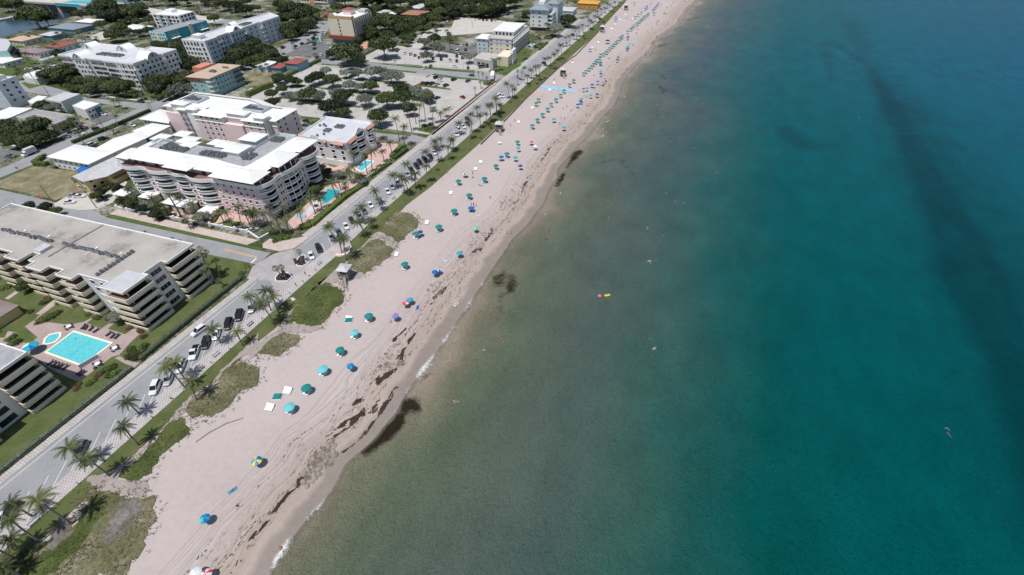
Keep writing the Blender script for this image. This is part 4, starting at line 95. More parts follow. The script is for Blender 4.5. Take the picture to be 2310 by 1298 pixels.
def mat(name,c,rough=.7,var=.18,scale=.6,fine=6.,metal=0,bmp=0,spec=None):
    """plain procedural paint/plaster/cloth: base colour with two octaves of blotchy variation"""
    m,t,b=nt(name); v=pos(t)
    f=noise(t,v,scale,5); g=noise(t,v,fine,3)
    k=mth(t,'ADD',mth(t,'MULTIPLY',f,.65),mth(t,'MULTIPLY',g,.35))
    col=ramp(t,k,[(.3,[x*(1-var) for x in c]),(.7,[min(1,x*(1+var)) for x in c])])
    t.links.new(col,b.inputs['Base Color']); b.inputs['Roughness'].default_value=rough; b.inputs['Metallic'].default_value=metal
    if spec is not None: b.inputs['Specular IOR Level'].default_value=spec
    if bmp: bump(t,b,g,bmp,.05)
    return m
# paints and plain surfaces
for n,c,r,v in [('white_paint',(.86,.86,.85),.6,.05),('white_roof',(.76,.755,.73),.55,.06),('cream',(.78,.73,.60),.7,.08),('pale_wall',(.76,.76,.75),.7,.07),('grey_wall',(.46,.48,.50),.7,.07),('bluegrey_wall',(.56,.62,.67),.7,.06),
 ('pink_wall',(.80,.62,.63),.7,.07),('deep_pink',(.6,.35,.35),.7,.07),('peach_tile',(.62,.32,.23),.7,.14),('red_tile',(.30,.085,.07),.7,.18),('tan_roof',(.50,.38,.28),.8,.15),('brown_tile',(.33,.16,.10),.8,.2),('mauve_roof',(.26,.20,.20),.8,.2),
 ('beige_parapet',(.78,.71,.56),.7,.07),('core_dark',(.09,.08,.075),.7,.15),('terrace',(.22,.13,.11),.7,.1),('teal_wall',(.36,.55,.56),.7,.06),('aqua_wall',(.05,.38,.48),.65,.05),('pale_aqua',(.52,.76,.82),.65,.05),('coral_wall',(.62,.24,.17),.7,.08),('blue_wall',(.12,.3,.4),.7,.08),('brick_red',(.26,.07,.05),.8,.15),('gold_trim',(.50,.36,.19),.7,.1),('sand_wall',(.74,.67,.53),.7,.06),('yellow_wall',(.66,.56,.28),.7,.08),('orange_wall',(.66,.33,.06),.7,.1),
 ('metal_sheet',(.52,.52,.54),.4,.12),('grey_roof',(.30,.30,.31),.8,.25),('lightgrey_roof',(.50,.50,.51),.75,.2),('slate_roof',(.22,.27,.31),.6,.1),('ac_metal',(.20,.21,.22),.5,.3),('ac_fan',(.02,.02,.022),.5,.2),('concrete',(.46,.44,.41),.8,.14),('kerb',(.48,.46,.44),.8,.1),('wood_grey',(.26,.24,.23),.8,.2),('wood_brown',(.16,.10,.07),.8,.2),('pole_wood',(.17,.15,.13),.8,.2),('steel',(.42,.43,.44),.4,.1),('black_metal',(.02,.02,.02),.5,.2),('mulch',(.035,.028,.026),.95,.3),('rust',(.16,.06,.04),.8,.25),('orange_sign',(.8,.14,.04),.6,.05),('bark',(.16,.14,.11),.9,.25),('palm_trunk',(.24,.21,.18),.9,.22),('rock',(.27,.235,.195),.9,.3),('rock_dark',(.17,.15,.13),.9,.3),('thatch',(.26,.21,.15),.95,.2),('teal_dark',(.02,.05,.06),.7,.2),('tyre',(.02,.02,.02),.85,.2),('lamp_white',(.75,.75,.72),.4,.03),('chrome',(.6,.6,.6),.25,.05),('tail_red',(.35,.01,.01),.3,.05),('door_teal',(.03,.14,.17),.6,.1),('towel_blue',(.04,.22,.55),.9,.1),('paint_yellow',(.75,.42,.10),.7,.1),('paint_white',(.68,.68,.67),.7,.12),('bird_white',(.8,.8,.8),.6,.03),('float_yellow',(.75,.55,.03),.4,.03),('float_pink',(.72,.14,.24),.4,.03)]:
    mat(n,c,r,v)
def gmat(name,c,rough,metal=0,coat=0):
    m,t,b=nt(name); v=pos(t); f=noise(t,v,1.5,2)
    t.links.new(ramp(t,f,[(.35,[x*.9 for x in c]),(.65,[min(1,x*1.08) for x in c])]),b.inputs['Base Color']); b.inputs['Roughness'].default_value=rough; b.inputs['Metallic'].default_value=metal; b.inputs['Coat Weight'].default_value=coat
    return m
gmat('window_glass',(.018,.026,.034),.12); gmat('balcony_glass',(.24,.28,.30),.25); gmat('car_glass',(.012,.014,.016),.06)
CARC={'white':(.72,.73,.74),'silver':(.42,.44,.47),'grey':(.14,.15,.17),'black':(.010,.010,.012),'dark':(.022,.026,.032),'red':(.32,.015,.02),'blue':(.03,.07,.16),'teal':(.03,.09,.10),'green':(.06,.45,.03),'orange':(.62,.26,.02)}
for k,c in CARC.items(): gmat('car_paint_'+k,c,.28,.15 if k in('silver','grey') else 0,.8)
for k,c in {'t':(.0,.20,.19),'a':(.13,.50,.55),'b':(.0,.12,.42),'c':(.01,.34,.45),'n':(.02,.06,.20),'r':(.62,.06,.09),'v':(.14,.20,.55),'w':(.62,.72,.78),'l':(.14,.55,.40),'h':(.03,.035,.025),'pink':(.68,.16,.38),'yel':(.72,.60,.08),'white':(.72,.72,.72),'lime':(.45,.62,.08),'mat':(.25,.52,.78),'slate':(.022,.026,.038)}.items(): mat('canopy_'+k,c,.8,.10,1.0,4.)
for k,c in {'fair':(.52,.33,.25),'tan':(.36,.20,.14),'brown':(.16,.085,.055)}.items(): mat('skin_'+k,c,.55,.06)
for k,c in {'red':(.45,.03,.04),'black':(.015,.015,.02),'blue':(.03,.09,.35),'white':(.7,.7,.7),'pink':(.6,.12,.25),'green':(.03,.25,.12)}.items(): mat('swim_'+k,c,.8,.06)
mat('hair',(.03,.018,.012),.7,.2)
# foliage: leaf colours vary leaf clump by leaf clump and from plant to plant
def leafmat(name,c1,c2,sc=.9):
    m,t,b=nt(name); v=pos(t); f=noise(t,v,sc,5,.7); oi=t.nodes.new('ShaderNodeObjectInfo')
    k=mth(t,'ADD',mth(t,'MULTIPLY',f,.6),mth(t,'MULTIPLY',oi.outputs['Random'],.4))
    t.links.new(ramp(t,k,[(.32,c1),(.68,c2)]),b.inputs['Base Color']); b.inputs['Roughness'].default_value=.55; b.inputs['Specular IOR Level'].default_value=.3
leafmat('leaf_green',(.011,.022,.005),(.058,.078,.020)); leafmat('leaf_wood',(.009,.020,.004),(.070,.090,.026),.22); leafmat('leaf_silver',(.10,.115,.085),(.24,.26,.21)); leafmat('leaf_palm',(.030,.045,.012),(.125,.140,.045)); leafmat('leaf_date',(.06,.075,.045),(.16,.18,.12)); leafmat('leaf_sabal',(.045,.075,.02),(.17,.20,.075)); leafmat('leaf_hedge',(.035,.065,.012),(.12,.165,.035),1.6); leafmat('leaf_red',(.055,.022,.018),(.18,.08,.05)); leafmat('dune_green',(.05,.068,.014),(.135,.155,.05),.35); leafmat('dune_straw',(.13,.13,.065),(.30,.27,.15),.35); leafmat('leaf_seagrape',(.07,.09,.06),(.15,.175,.12),1.2)
def ground(name,stops,s1,s2,rough=.9,bm=.3,w=(.6,.4),s3=None):
    m,t,b=nt(name); v=pos(t); f=noise(t,v,s1,6,.6); g=noise(t,v,s2,4,.6)
    k=mth(t,'ADD',mth(t,'MULTIPLY',f,w[0]),mth(t,'MULTIPLY',g,w[1]))
    c=ramp(t,k,stops); t.links.new(c,b.inputs['Base Color']); b.inputs['Roughness'].default_value=rough; bump(t,b,g,bm,.06); b.inputs['Specular IOR Level'].default_value=.25
    return t,b,c,k
ground('asphalt',[(.30,(.235,.235,.245)),(.5,(.295,.295,.305)),(.72,(.345,.342,.345))],.13,2.2,.9,.15)
t_,b_,c_,k_=ground('asphalt',[(.30,(.225,.228,.242)),(.5,(.285,.288,.302)),(.72,(.335,.335,.345))],.13,2.2,.9,.15)
sm_=mth(t_,'MULTIPLY',mrange(t_,noise(t_,pos(t_),.22,6,.7),.56,.70),mrange(t_,noise(t_,pos(t_),1.7,5,.75),.42,.62)); t_.links.new(mix(t_,mth(t_,'MULTIPLY',sm_,.55),c_,(.10,.10,.105)),b_.inputs['Base Color'])
ground('asph2',[(.3,(.10,.10,.105)),(.55,(.17,.17,.175)),(.75,(.27,.265,.26))],.15,2.0,.9,.15)
ground('lot_concrete',[(.3,(.33,.32,.30)),(.5,(.44,.42,.40)),(.7,(.52,.50,.47))],.11,1.5,.9,.15)
ground('pale',[(.3,(.40,.38,.35)),(.5,(.50,.48,.44)),(.7,(.56,.54,.50))],.15,1.5,.9,.1)
ground('lawn',[(.28,(.045,.078,.018)),(.5,(.075,.115,.030)),(.68,(.115,.145,.05))],.22,3.5,.95,.5)
ground('lawn_dry',[(.30,(.055,.078,.022)),(.50,(.092,.113,.040)),(.64,(.135,.138,.062)),(.78,(.24,.18,.12))],.20,2.6,.95,.5)
ground('dry',[(.30,(.10,.10,.05)),(.48,(.19,.17,.10)),(.62,(.30,.26,.18)),(.74,(.46,.41,.33))],.16,1.8,.95,.5)
ground('path_sand',[(.32,(.26,.225,.205)),(.5,(.33,.285,.265)),(.68,(.40,.35,.33))],.25,1.8,.95,.4)
ground('dune_soil',[(.32,(.075,.07,.055)),(.5,(.16,.145,.13)),(.64,(.27,.245,.23))],.35,1.9,.95,.5)
ground('dune',[(.30,(.06,.075,.025)),(.45,(.115,.115,.055)),(.56,(.19,.17,.11)),(.70,(.36,.315,.265))],.12,1.4,.95,.6)
ground('dunegreen',[(.30,(.040,.058,.014)),(.52,(.080,.10,.030)),(.66,(.15,.15,.07)),(.76,(.34,.30,.24))],.16,1.8,.95,.6)
ground('land',[(.34,(.032,.048,.014)),(.47,(.068,.085,.030)),(.53,(.17,.165,.12)),(.58,(.33,.32,.29)),(.72,(.42,.41,.38))],.055,.8,.95,.3)
ground('roof_gravel',[(.30,(.12,.105,.095)),(.385,(.24,.22,.20)),(.47,(.375,.35,.325)),(.72,(.47,.445,.41))],.085,1.2,.9,.1,(.8,.2))
ground('roof_white_old',[(.28,(.42,.43,.46)),(.5,(.56,.57,.60)),(.7,(.66,.67,.69))],.22,1.6,.7,.1)
ground('roof_stripes',[(.3,(.24,.24,.26)),(.5,(.34,.34,.36)),(.7,(.46,.46,.48))],.5,2.5,.8,.1)
def bricks(name,c1,c2,mo,w,h,ms,rot=0,var=.3):
    m,t,b=nt(name); v=pos(t,rot=rot); br=N(t,'ShaderNodeTexBrick',inp={'Scale':1.0,'Mortar Size':ms,'Brick Width':w,'Row Height':h,'Color1':(*c1,1),'Color2':(*c2,1),'Mortar':(*mo,1)}); t.links.new(v,br.inputs['Vector'])
    f=noise(t,pos(t),.35,5); c=mix(t,.35,br.outputs['Color'],ramp(t,f,[(.3,(.40,.37,.36)),(.7,(1,1,1))]),'MULTIPLY')
    t.links.new(c,b.inputs['Base Color']); b.inputs['Roughness'].default_value=.85
bricks('pavers',(.55,.525,.52),(.50,.475,.47),(.37,.33,.325),.75,.6,.07,.78)
bricks('pavers_cross',(.50,.48,.475),(.44,.42,.415),(.33,.31,.31),1.6,.55,.12,-.65)
bricks('walk_pavers',(.56,.53,.50),(.48,.45,.43),(.34,.31,.30),.9,.6,.07,0)
bricks('deck',(.46,.36,.345),(.40,.31,.30),(.34,.27,.26),.5,.25,.02,.2)
bricks('peach',(.66,.46,.41),(.60,.40,.36),(.50,.38,.35),.8,.8,.03,.2)
bricks('pathpink',(.50,.43,.41),(.46,.39,.37),(.36,.31,.30),.5,.3,.02,.2)
bricks('pinkwalk',(.60,.50,.45),(.54,.45,.41),(.44,.38,.35),1.0,.8,.04,.08)
def water_pool(name,c1,c2):
    m,t,b=nt(name); v=pos(t); f=noise(t,v,3.5,3,.6,.8)
    t.links.new(ramp(t,f,[(.40,c1),(.60,c2)]),b.inputs['Base Color']); b.inputs['Roughness'].default_value=.08; bump(t,b,f,.15,.1)
water_pool('pool_water',(.075,.46,.52),(.16,.60,.64)); water_pool('pool_teal',(.005,.30,.35),(.03,.40,.44)); water_pool('canal_water',(.018,.045,.075),(.035,.075,.115))
# sand -------------------------------------------------------------
def sandmat():
    m,t,b=nt('sand'); d=attr(t,'dist'); v=pos(t)
    big=noise(t,v,.035,5,.6); f=noise(t,v,.6,6,.65); g=noise(t,v,4.0,4,.7)
    k=mth(t,'ADD',mth(t,'ADD',mth(t,'MULTIPLY',f,.35),mth(t,'MULTIPLY',g,.3)),mth(t,'MULTIPLY',big,.35))
    dry=ramp(t,k,[(.33,(.385,.327,.310)),(.5,(.455,.393,.378)),(.66,(.495,.433,.418))])
    wob=mth(t,'MULTIPLY',mth(t,'SUBTRACT',noise(t,v,.10,4),.5),6.)
    dw=mth(t,'ADD',d,wob)
    damp=ramp(t,k,[(.35,(.33,.265,.225)),(.65,(.44,.37,.325))]); wet=ramp(t,k,[(.35,(.215,.180,.155)),(.65,(.29,.248,.220))])
    # rake and tyre tracks that run along the beach
    tv=N(t,'ShaderNodeCombineXYZ'); t.links.new(mth(t,'ADD',d,mth(t,'MULTIPLY',noise(t,pos(t,1,.25,1),.06,3),14.)),tv.inputs[0])
    tr=noise(t,tv.outputs[0],1.1,5,.7); tband=mth(t,'MULTIPLY',mrange(t,dw,24,16),mrange(t,dw,3.5,7))
    trk=mth(t,'MULTIPLY',mrange(t,tr,.53,.38),tband)
    c=mix(t,mrange(t,dw,15,8),dry,damp); c=mix(t,mth(t,'MULTIPLY',trk,.55),c,(.27,.225,.195))
    c=mix(t,mrange(t,dw,4.6,3.0),c,wet)
    # fine wrack line specks
    sp=mth(t,'MULTIPLY',mrange(t,noise(t,pos(t,1.6,.55,1,.1),.9,6,.75),.56,.64),mth(t,'MULTIPLY',mrange(t,dw,18,12),mrange(t,dw,5.0,6.5)))
    c=mix(t,mth(t,'MULTIPLY',sp,.75),c,(.075,.050,.042))
    t.links.new(c,b.inputs['Base Color']); t.links.new(mrange(t,dw,2,5,.35,.95),b.inputs['Roughness'])
    h=mth(t,'ADD',mth(t,'MULTIPLY',f,.8),mth(t,'ADD',mth(t,'MULTIPLY',g,.35),mth(t,'MULTIPLY',trk,-.5))); bump(t,b,h,.55,.25); b.inputs['Specular IOR Level'].default_value=.2
sandmat()
def seamat():
    m,t,b=nt('sea'); d=attr(t,'dep'); w=attr(t,'weed'); y=attr(t,'along'); v=pos(t)
    n1=noise(t,v,.02,5,.6); dw=mth(t,'ADD',d,mth(t,'MULTIPLY',mth(t,'SUBTRACT',n1,.5),34.))
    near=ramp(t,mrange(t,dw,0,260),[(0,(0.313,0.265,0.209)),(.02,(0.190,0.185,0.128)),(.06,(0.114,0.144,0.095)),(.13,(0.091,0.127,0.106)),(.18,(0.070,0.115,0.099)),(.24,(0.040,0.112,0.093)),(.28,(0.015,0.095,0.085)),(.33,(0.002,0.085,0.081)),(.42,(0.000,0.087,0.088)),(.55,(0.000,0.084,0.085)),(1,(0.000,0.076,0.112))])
    far=ramp(t,mrange(t,dw,0,260),[(0,(0.311,0.275,0.239)),(.02,(0.183,0.183,0.165)),(.06,(0.112,0.143,0.145)),(.13,(0.071,0.110,0.137)),(.25,(0.025,0.107,0.137)),(.36,(0.002,0.101,0.136)),(.7,(0.000,0.103,0.167)),(1,(0.000,0.099,0.183))])  # far colours hold some grey blue sky reflection, painted into the base colour
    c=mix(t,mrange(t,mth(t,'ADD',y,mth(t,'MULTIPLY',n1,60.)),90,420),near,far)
    mot=noise(t,pos(t,1,.6,1,.3),.09,6,.7); c=mix(t,.55,c,ramp(t,mot,[(.3,(.68,.69,.69)),(.7,(1.28,1.27,1.25))]),'MULTIPLY')
    br=mix(t,mrange(t,d,30,110),noise(t,v,.22,7,.78,.6),noise(t,v,.045,6,.7,.8)); wm=mrange(t,mth(t,'ADD',w,mth(t,'MULTIPLY',mth(t,'SUBTRACT',br,.5),mrange(t,d,30,110,1.5,.55))),mrange(t,d,30,110,.42,.12),mrange(t,d,30,110,.85,.80))
    wcol=mix(t,mrange(t,d,25,110),(.017,.010,.007),(.0,.016,.026))
    c=mix(t,mth(t,'MULTIPLY',wm,mrange(t,d,30,110,.93,.72)),c,wcol)
    t.links.new(c,b.inputs['Base Color']); b.inputs['Roughness'].default_value=.14; b.inputs['IOR'].default_value=1.30; b.inputs['Specular IOR Level'].default_value=.02
    wa=noise(t,pos(t,1,.55,1,.5),1.0,4,.6,.4); wb=noise(t,pos(t,1,.8,1,-.3),2.6,3,.6); wc=noise(t,pos(t,1,.35,1,.35),.10,3,.5)
    h=mth(t,'ADD',mth(t,'ADD',mth(t,'MULTIPLY',wa,.8),mth(t,'MULTIPLY',wb,.62)),mth(t,'MULTIPLY',wc,.9)); bump(t,b,h,1.0,1.15)
    tr=t.nodes.new('ShaderNodeBsdfTransparent'); ms=t.nodes.new('ShaderNodeMixShader'); t.links.new(mrange(t,d,-.8,1.3,.0,1),ms.inputs[0]); t.links.new(tr.outputs[0],ms.inputs[1]); t.links.new(b.outputs[0],ms.inputs[2]); t.links.new(ms.outputs[0],t.nodes['Material Output'].inputs[0])
seamat()
def foammat():
    m,t,b=nt('foam'); a=attr(t,'amt'); v=pos(t); f=noise(t,v,1.6,6,.75,.5); g=noise(t,v,.12,3)
    k=mth(t,'ADD',mth(t,'MULTIPLY',a,1.0),mth(t,'ADD',mth(t,'MULTIPLY',mth(t,'SUBTRACT',f,.62),1.6),mth(t,'MULTIPLY',mth(t,'SUBTRACT',g,.5),1.3)))
    al=mrange(t,k,.26,.66,0,.78)
    b.inputs['Base Color'].default_value=(.75,.76,.76,1); b.inputs['Roughness'].default_value=.6
    tr=t.nodes.new('ShaderNodeBsdfTransparent'); ms=t.nodes.new('ShaderNodeMixShader'); t.links.new(al,ms.inputs[0]); t.links.new(tr.outputs[0],ms.inputs[1]); t.links.new(b.outputs[0],ms.inputs[2]); t.links.new(ms.outputs[0],t.nodes['Material Output'].inputs[0])
foammat()
mat('wrack',(.050,.034,.028),.95,.4,1.5,8.)
# ---------------------------------------------------------------- mesh builder
def inset(poly,d):
    n=len(poly); out=[]
    a=sum(poly[i][0]*poly[(i+1)%n][1]-poly[(i+1)%n][0]*poly[i][1] for i in range(n)); sg=1 if a>0 else -1
    for i in range(n):
        p0,p1,p2=poly[i-1],poly[i],poly[(i+1)%n]
        def nrm(a,b):
            dx,dy=b[0]-a[0],b[1]-a[1]; l=math.hypot(dx,dy) or 1; return (-dy/l*sg,dx/l*sg)
        n1=nrm(p0,p1); n2=nrm(p1,p2); k=1+n1[0]*n2[0]+n1[1]*n2[1]; k=max(k,.35)
        out.append((p1[0]+(n1[0]+n2[0])*d/k,p1[1]+(n1[1]+n2[1])*d/k))
    return out
class MB:
    def __init__(s): s.v=[]; s.f=[]; s.m=[]; s.at={}
    def pts(s,l): i=len(s.v); s.v+= [tuple(p) for p in l]; return i
    def face(s,l,m=0): i=s.pts(l); s.f.append(tuple(range(i,i+len(l)))); s.m.append(m)
    def prism(s,poly,z0,z1,m=0,mt=None,bottom=False,zt=None):
        a=sum(poly[i][0]*poly[(i+1)%len(poly)][1]-poly[(i+1)%len(poly)][0]*poly[i][1] for i in range(len(poly)))
        if a<0: poly=poly[::-1]
        n=len(poly); i=s.pts([(x,y,z0) for x,y in poly]+[(x,y,z1) for x,y in poly])
        for k in range(n): s.f.append((i+k,i+(k+1)%n,i+n+(k+1)%n,i+n+k)); s.m.append(m)
        s.f.append(tuple(range(i+n,i+2*n))); s.m.append(m if mt is None else mt)
        if bottom: s.f.append(tuple(range(i+n-1,i-1,-1))); s.m.append(m)
    def box(s,x0,y0,z0,x1,y1,z1,m=0,mt=None): s.prism([(x0,y0),(x1,y0),(x1,y1),(x0,y1)],z0,z1,m,mt,True)
    def obox(s,cx,cy,z0,z1,lx,ly,a=0,m=0,mt=None):
        c,q=math.cos(a),math.sin(a); s.prism([(cx+c*u*lx/2-q*w*ly/2,cy+q*u*lx/2+c*w*ly/2) for u,w in((-1,-1),(1,-1),(1,1),(-1,1))],z0,z1,m,mt,True)
    def wall(s,a,b,z0,z1,th,m=0):
        s.obox((a[0]+b[0])/2,(a[1]+b[1])/2,z0,z1,math.hypot(b[0]-a[0],b[1]-a[1]),th,math.atan2(b[1]-a[1],b[0]-a[0]),m)
    def parapet(s,poly,z0,z1,th,m=0):
        q=inset(poly,th); n=len(poly)
        for k in range(n):
            a,b,c,d=poly[k],poly[(k+1)%n],q[(k+1)%n],q[k]
            s.face([(*a,z1),(*b,z1),(*c,z1),(*d,z1)],m); s.face([(*a,z0),(*b,z0),(*b,z1),(*a,z1)],m); s.face([(*d,z0),(*d,z1),(*c,z1),(*c,z0)],m)
    def frust(s,poly,z0,poly2,z1,m=0,cap=True):
        n=len(poly); i=s.pts([(x,y,z0) for x,y in poly]+[(x,y,z1) for x,y in poly2])
        for k in range(n): s.f.append((i+k,i+(k+1)%n,i+n+(k+1)%n,i+n+k)); s.m.append(m)
        if cap: s.f.append(tuple(range(i+n,i+2*n))); s.m.append(m)
    def tube(s,path,rs,n=6,m=0,cap=True):
        rings=[]; P=[Vector(p) for p in path]
        for k,p in enumerate(P):
            d=(P[min(k+1,len(P)-1)]-P[max(k-1,0)]).normalized(); u=d.cross(Vector((0,0,1)));
            if u.length<1e-3: u=Vector((1,0,0))
            u.normalize(); w=d.cross(u); r=rs[k] if hasattr(rs,'__len__') else rs
            rings.append(s.pts([p+u*r*math.cos(2*math.pi*j/n)+w*r*math.sin(2*math.pi*j/n) for j in range(n)]))
        for a,b in zip(rings,rings[1:]):
            for j in range(n): s.f.append((a+j,a+(j+1)%n,b+(j+1)%n,b+j)); s.m.append(m)
        if cap:
            s.f.append(tuple(range(rings[-1],rings[-1]+n))); s.m.append(m); s.f.append(tuple(range(rings[0]+n-1,rings[0]-1,-1))); s.m.append(m)
    def lathe(s,prof,n=12,m=0,cx=0,cy=0):
        r=[s.pts([(cx+p[0]*math.cos(2*math.pi*j/n),cy+p[0]*math.sin(2*math.pi*j/n),p[1]) for j in range(n)]) for p in prof]
        for a,b in zip(r,r[1:]):
            for j in range(n): s.f.append((a+j,a+(j+1)%n,b+(j+1)%n,b+j)); s.m.append(m)
        s.f.append(tuple(range(r[-1],r[-1]+n))); s.m.append(m)
    def mesh(s,name,mats,off=(0,0,0),smooth=False):
        me=bpy.data.meshes.new(name); ox,oy,oz=off
        me.from_pydata([(x-ox,y-oy,z-oz) for x,y,z in s.v],[],s.f)
        for m in mats: me.materials.append(MATS[m])
        if len(mats)>1: me.polygons.foreach_set('material_index',s.m)
        if smooth: me.polygons.foreach_set('use_smooth',[True]*len(me.polygons))
        for k,(vals) in s.at.items():
            a=me.attributes.new(k,'FLOAT','POINT'); a.data.foreach_set('value',vals)
        me.update(); return me
def link(name,me,parent=None,loc=(0,0,0),rz=0):
    o=bpy.data.objects.new(name,me); COL.objects.link(o); o.location=loc; o.rotation_euler=(0,0,rz)
    if parent: o.parent=parent
    return o
def tag(o,label,cat,group=None):
    o['label']=label; o['category']=cat
    if group: o['group']=group
    return o
def empty(name,loc,rz,label,cat,group=None): return tag(link(name,None,None,loc,rz),label,cat,group)
def struct(name,me,kind='structure'): o=link(name,me); o['kind']=kind; return o
def setm(o,i,m): o.material_slots[i].link='OBJECT'; o.material_slots[i].material=MATS[m]
def nth(n):
    w='first second third fourth fifth sixth seventh eighth ninth tenth eleventh twelfth'.split()
    if n<=12: return w[n-1]
    return str(n)+('th' if 10<=n%100<=20 else {1:'st',2:'nd',3:'rd'}.get(n%10,'th'))
def dist(x,y): return math.hypot(x,y)
def inpoly(x,y,p):
    c=False; j=len(p)-1
    for i in range(len(p)):
        if (p[i][1]>y)!=(p[j][1]>y) and x<(p[j][0]-p[i][0])*(y-p[i][1])/(p[j][1]-p[i][1])+p[i][0]: c=not c
        j=i
    return c
def edged(x,y,p):
    b=1e9
    for i in range(len(p)):
        a,c=p[i],p[(i+1)%len(p)]; dx,dy=c[0]-a[0],c[1]-a[1]; l=dx*dx+dy*dy or 1; k=max(0,min(1,((x-a[0])*dx+(y-a[1])*dy)/l)); b=min(b,math.hypot(x-a[0]-k*dx,y-a[1]-k*dy))
    return b
SH=DATA['SHORE']
def shore(y):
    if y<=SH[0][1]: return SH[0][0]
    if y>=SH[-1][1]: return SH[-1][0]+(y-SH[-1][1])*.075
    for a,b in zip(SH,SH[1:]):
        if a[1]<=y<=b[1]: return a[0]+(b[0]-a[0])*(y-a[1])/(b[1]-a[1]+1e-9)
def gz(x,y):
    d=shore(y)-x
    if d>26: return 0.
    if d>=0: return -1.0*(1-d/26)**1.6
    return -1.0+d*.09
# ---------------------------------------------------------------- ground, beach, sea
def sheet(name,poly,m,z,kind='structure'):
    b=MB(); b.face([(x,y,z) for x,y in poly]); return struct(name,b.mesh(name,[m]),kind)
def rsheet(name,st,m,z): return sheet(name,[un(*p) for p in st],m,z)
b=MB(); b.face([(-3500,-400,-.02),(-104.5,-400,-.02),(-104.5,700,-.02),(-60,900,-.02),(150,3500,-.02),(-3500,3500,-.02)]); struct('ground',b.mesh('ground',['land']))
def grid(name,us,vs,fx,fz,mats,attrs):
    b=MB(); nu=len(us); at={k:[] for k in attrs}
    for y in vs:
        for u in us:
            x=fx(u,y); b.v.append((x,y,fz(u,x,y)))
            for k,f in attrs.items(): at[k].append(f(u,x,y))
    for j in range(len(vs)-1):
        for i in range(nu-1): k=j*nu+i; b.f.append((k,k+1,k+nu+1,k+nu)); b.m.append(0)
    b.at=at; return struct(name,b.mesh(name,mats,smooth=True))
def fr(a,b,st):
    l=[]; x=a
    while x<b: l.append(x); x+=st
    return l
bv=fr(-60,320,1.5)+fr(320,700,4)+[700,800,1000]
def bx(u,y):  # u 0..1 land edge -> under water
    a=-107.0; c=shore(y)+16; return a+(c-a)*u
def sandz(u,x,y):
    z=gz(x,y); r=math.sin(x*.9+y*.31)*math.sin(y*.57-x*.2)*.022+math.sin(x*.23+1)*math.sin(y*.19)*.035
    d=shore(y)-x; return z+r*max(0,min(1,(d-4)/8))*min(1,max(0,(x+107)/6))-(.03 if x<-103 else 0)
grid('beach',[i/64 for i in range(65)],bv,bx,sandz,['sand'],{'dist':lambda u,x,y:shore(y)-x})
WEED=[(s,p,(min(q[0] for q in p)-f,max(q[0] for q in p)+f,min(q[1] for q in p)-f,max(q[1] for q in p)+f),f) for s,p,f in DATA['WEED']]
def weed(u,x,y):
    w=0
    for s,p,bb,sf in WEED:
        if bb[0]<x<bb[1] and bb[2]<y<bb[3]:
            soft=sf
            e=edged(x,y,p); e=e if inpoly(x,y,p) else -e
            w=max(w,s*max(0,min(1,.5+e/soft)))
    return w
us=[-1.2,-.5]+fr(0,44,1.1)+fr(44,170,3)+[175,190,210,240,280,340,430,560,800,1200,2000,3400]
vs=[-400,-200,-120]+fr(-90,260,1.6)+fr(260,640,4)+[650,700,800,1000,1400,2000,3500]
def sx(u,y): return shore(y)*1.0+u if u<60 else (shore(y)*max(0,1-(u-60)/200)-54*min(1,(u-60)/200)+u)
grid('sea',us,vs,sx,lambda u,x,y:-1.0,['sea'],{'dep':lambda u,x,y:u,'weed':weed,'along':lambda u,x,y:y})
def FOAM(y):
    f=.22+.16*math.sin(y*.37)*math.sin(y*.11+1) if y<330 else .16
    for c,w,a in((14,6,1),(22,4,.9),(48,6,.5),(66,7,1),(78,6,.85),(92,6,.8),(100,4,.6),(128,5,.5),(150,4,.5),(178,7,.8),(196,4,.5),(214,5,.4),(268,7,.55),(300,6,.6),(330,9,.6),(372,7,.8),(420,14,.7),(470,8,.9),(500,8,.6),(560,12,.5)): f=max(f,a*math.exp(-((y-c)/w)**2))
    return f
# foam along the swash and small breakers
b=MB(); amt=[]
prev=None
for y in fr(-20,640,.7):
    x0=shore(y); fa=FOAM(y); wid=.25+1.15*fa
    row=b.pts([(x0-.7-wid*.5,y,gz(x0-.7-wid*.5,y)+.05),(x0+.1,y,-.93),(x0+.9+wid,y,-.96)])
    amt+=[.02,.12+.62*fa,.02]
    if prev is not None:
        for k in (0,1): b.f.append((prev+k,prev+k+1,row+k+1,row+k)); b.m.append(0)
    prev=row
for (cx,cy,a,l) in DATA['STREAKS']:
    prev=None
    for k in range(9):
        q=k/8-.5; px_,py_=cx+math.cos(a)*l*q+math.sin(a)*(q*q-.1)*l*.25,cy+math.sin(a)*l*q-math.cos(a)*(q*q-.1)*l*.25
        row=b.pts([(px_-math.sin(a)*w,py_+math.cos(a)*w,-.95) for w in (-.9,0,.9)]); e=1-abs(q)*2
        amt+=[.0,.25+.45*e,.0]
        if prev is not None:
            for j in (0,1): b.f.append((prev+j,prev+j+1,row+j+1,row+j)); b.m.append(0)
        prev=row
b.at={'amt':amt}; struct('foam',b.mesh('foam',['foam'],smooth=True),'stuff')
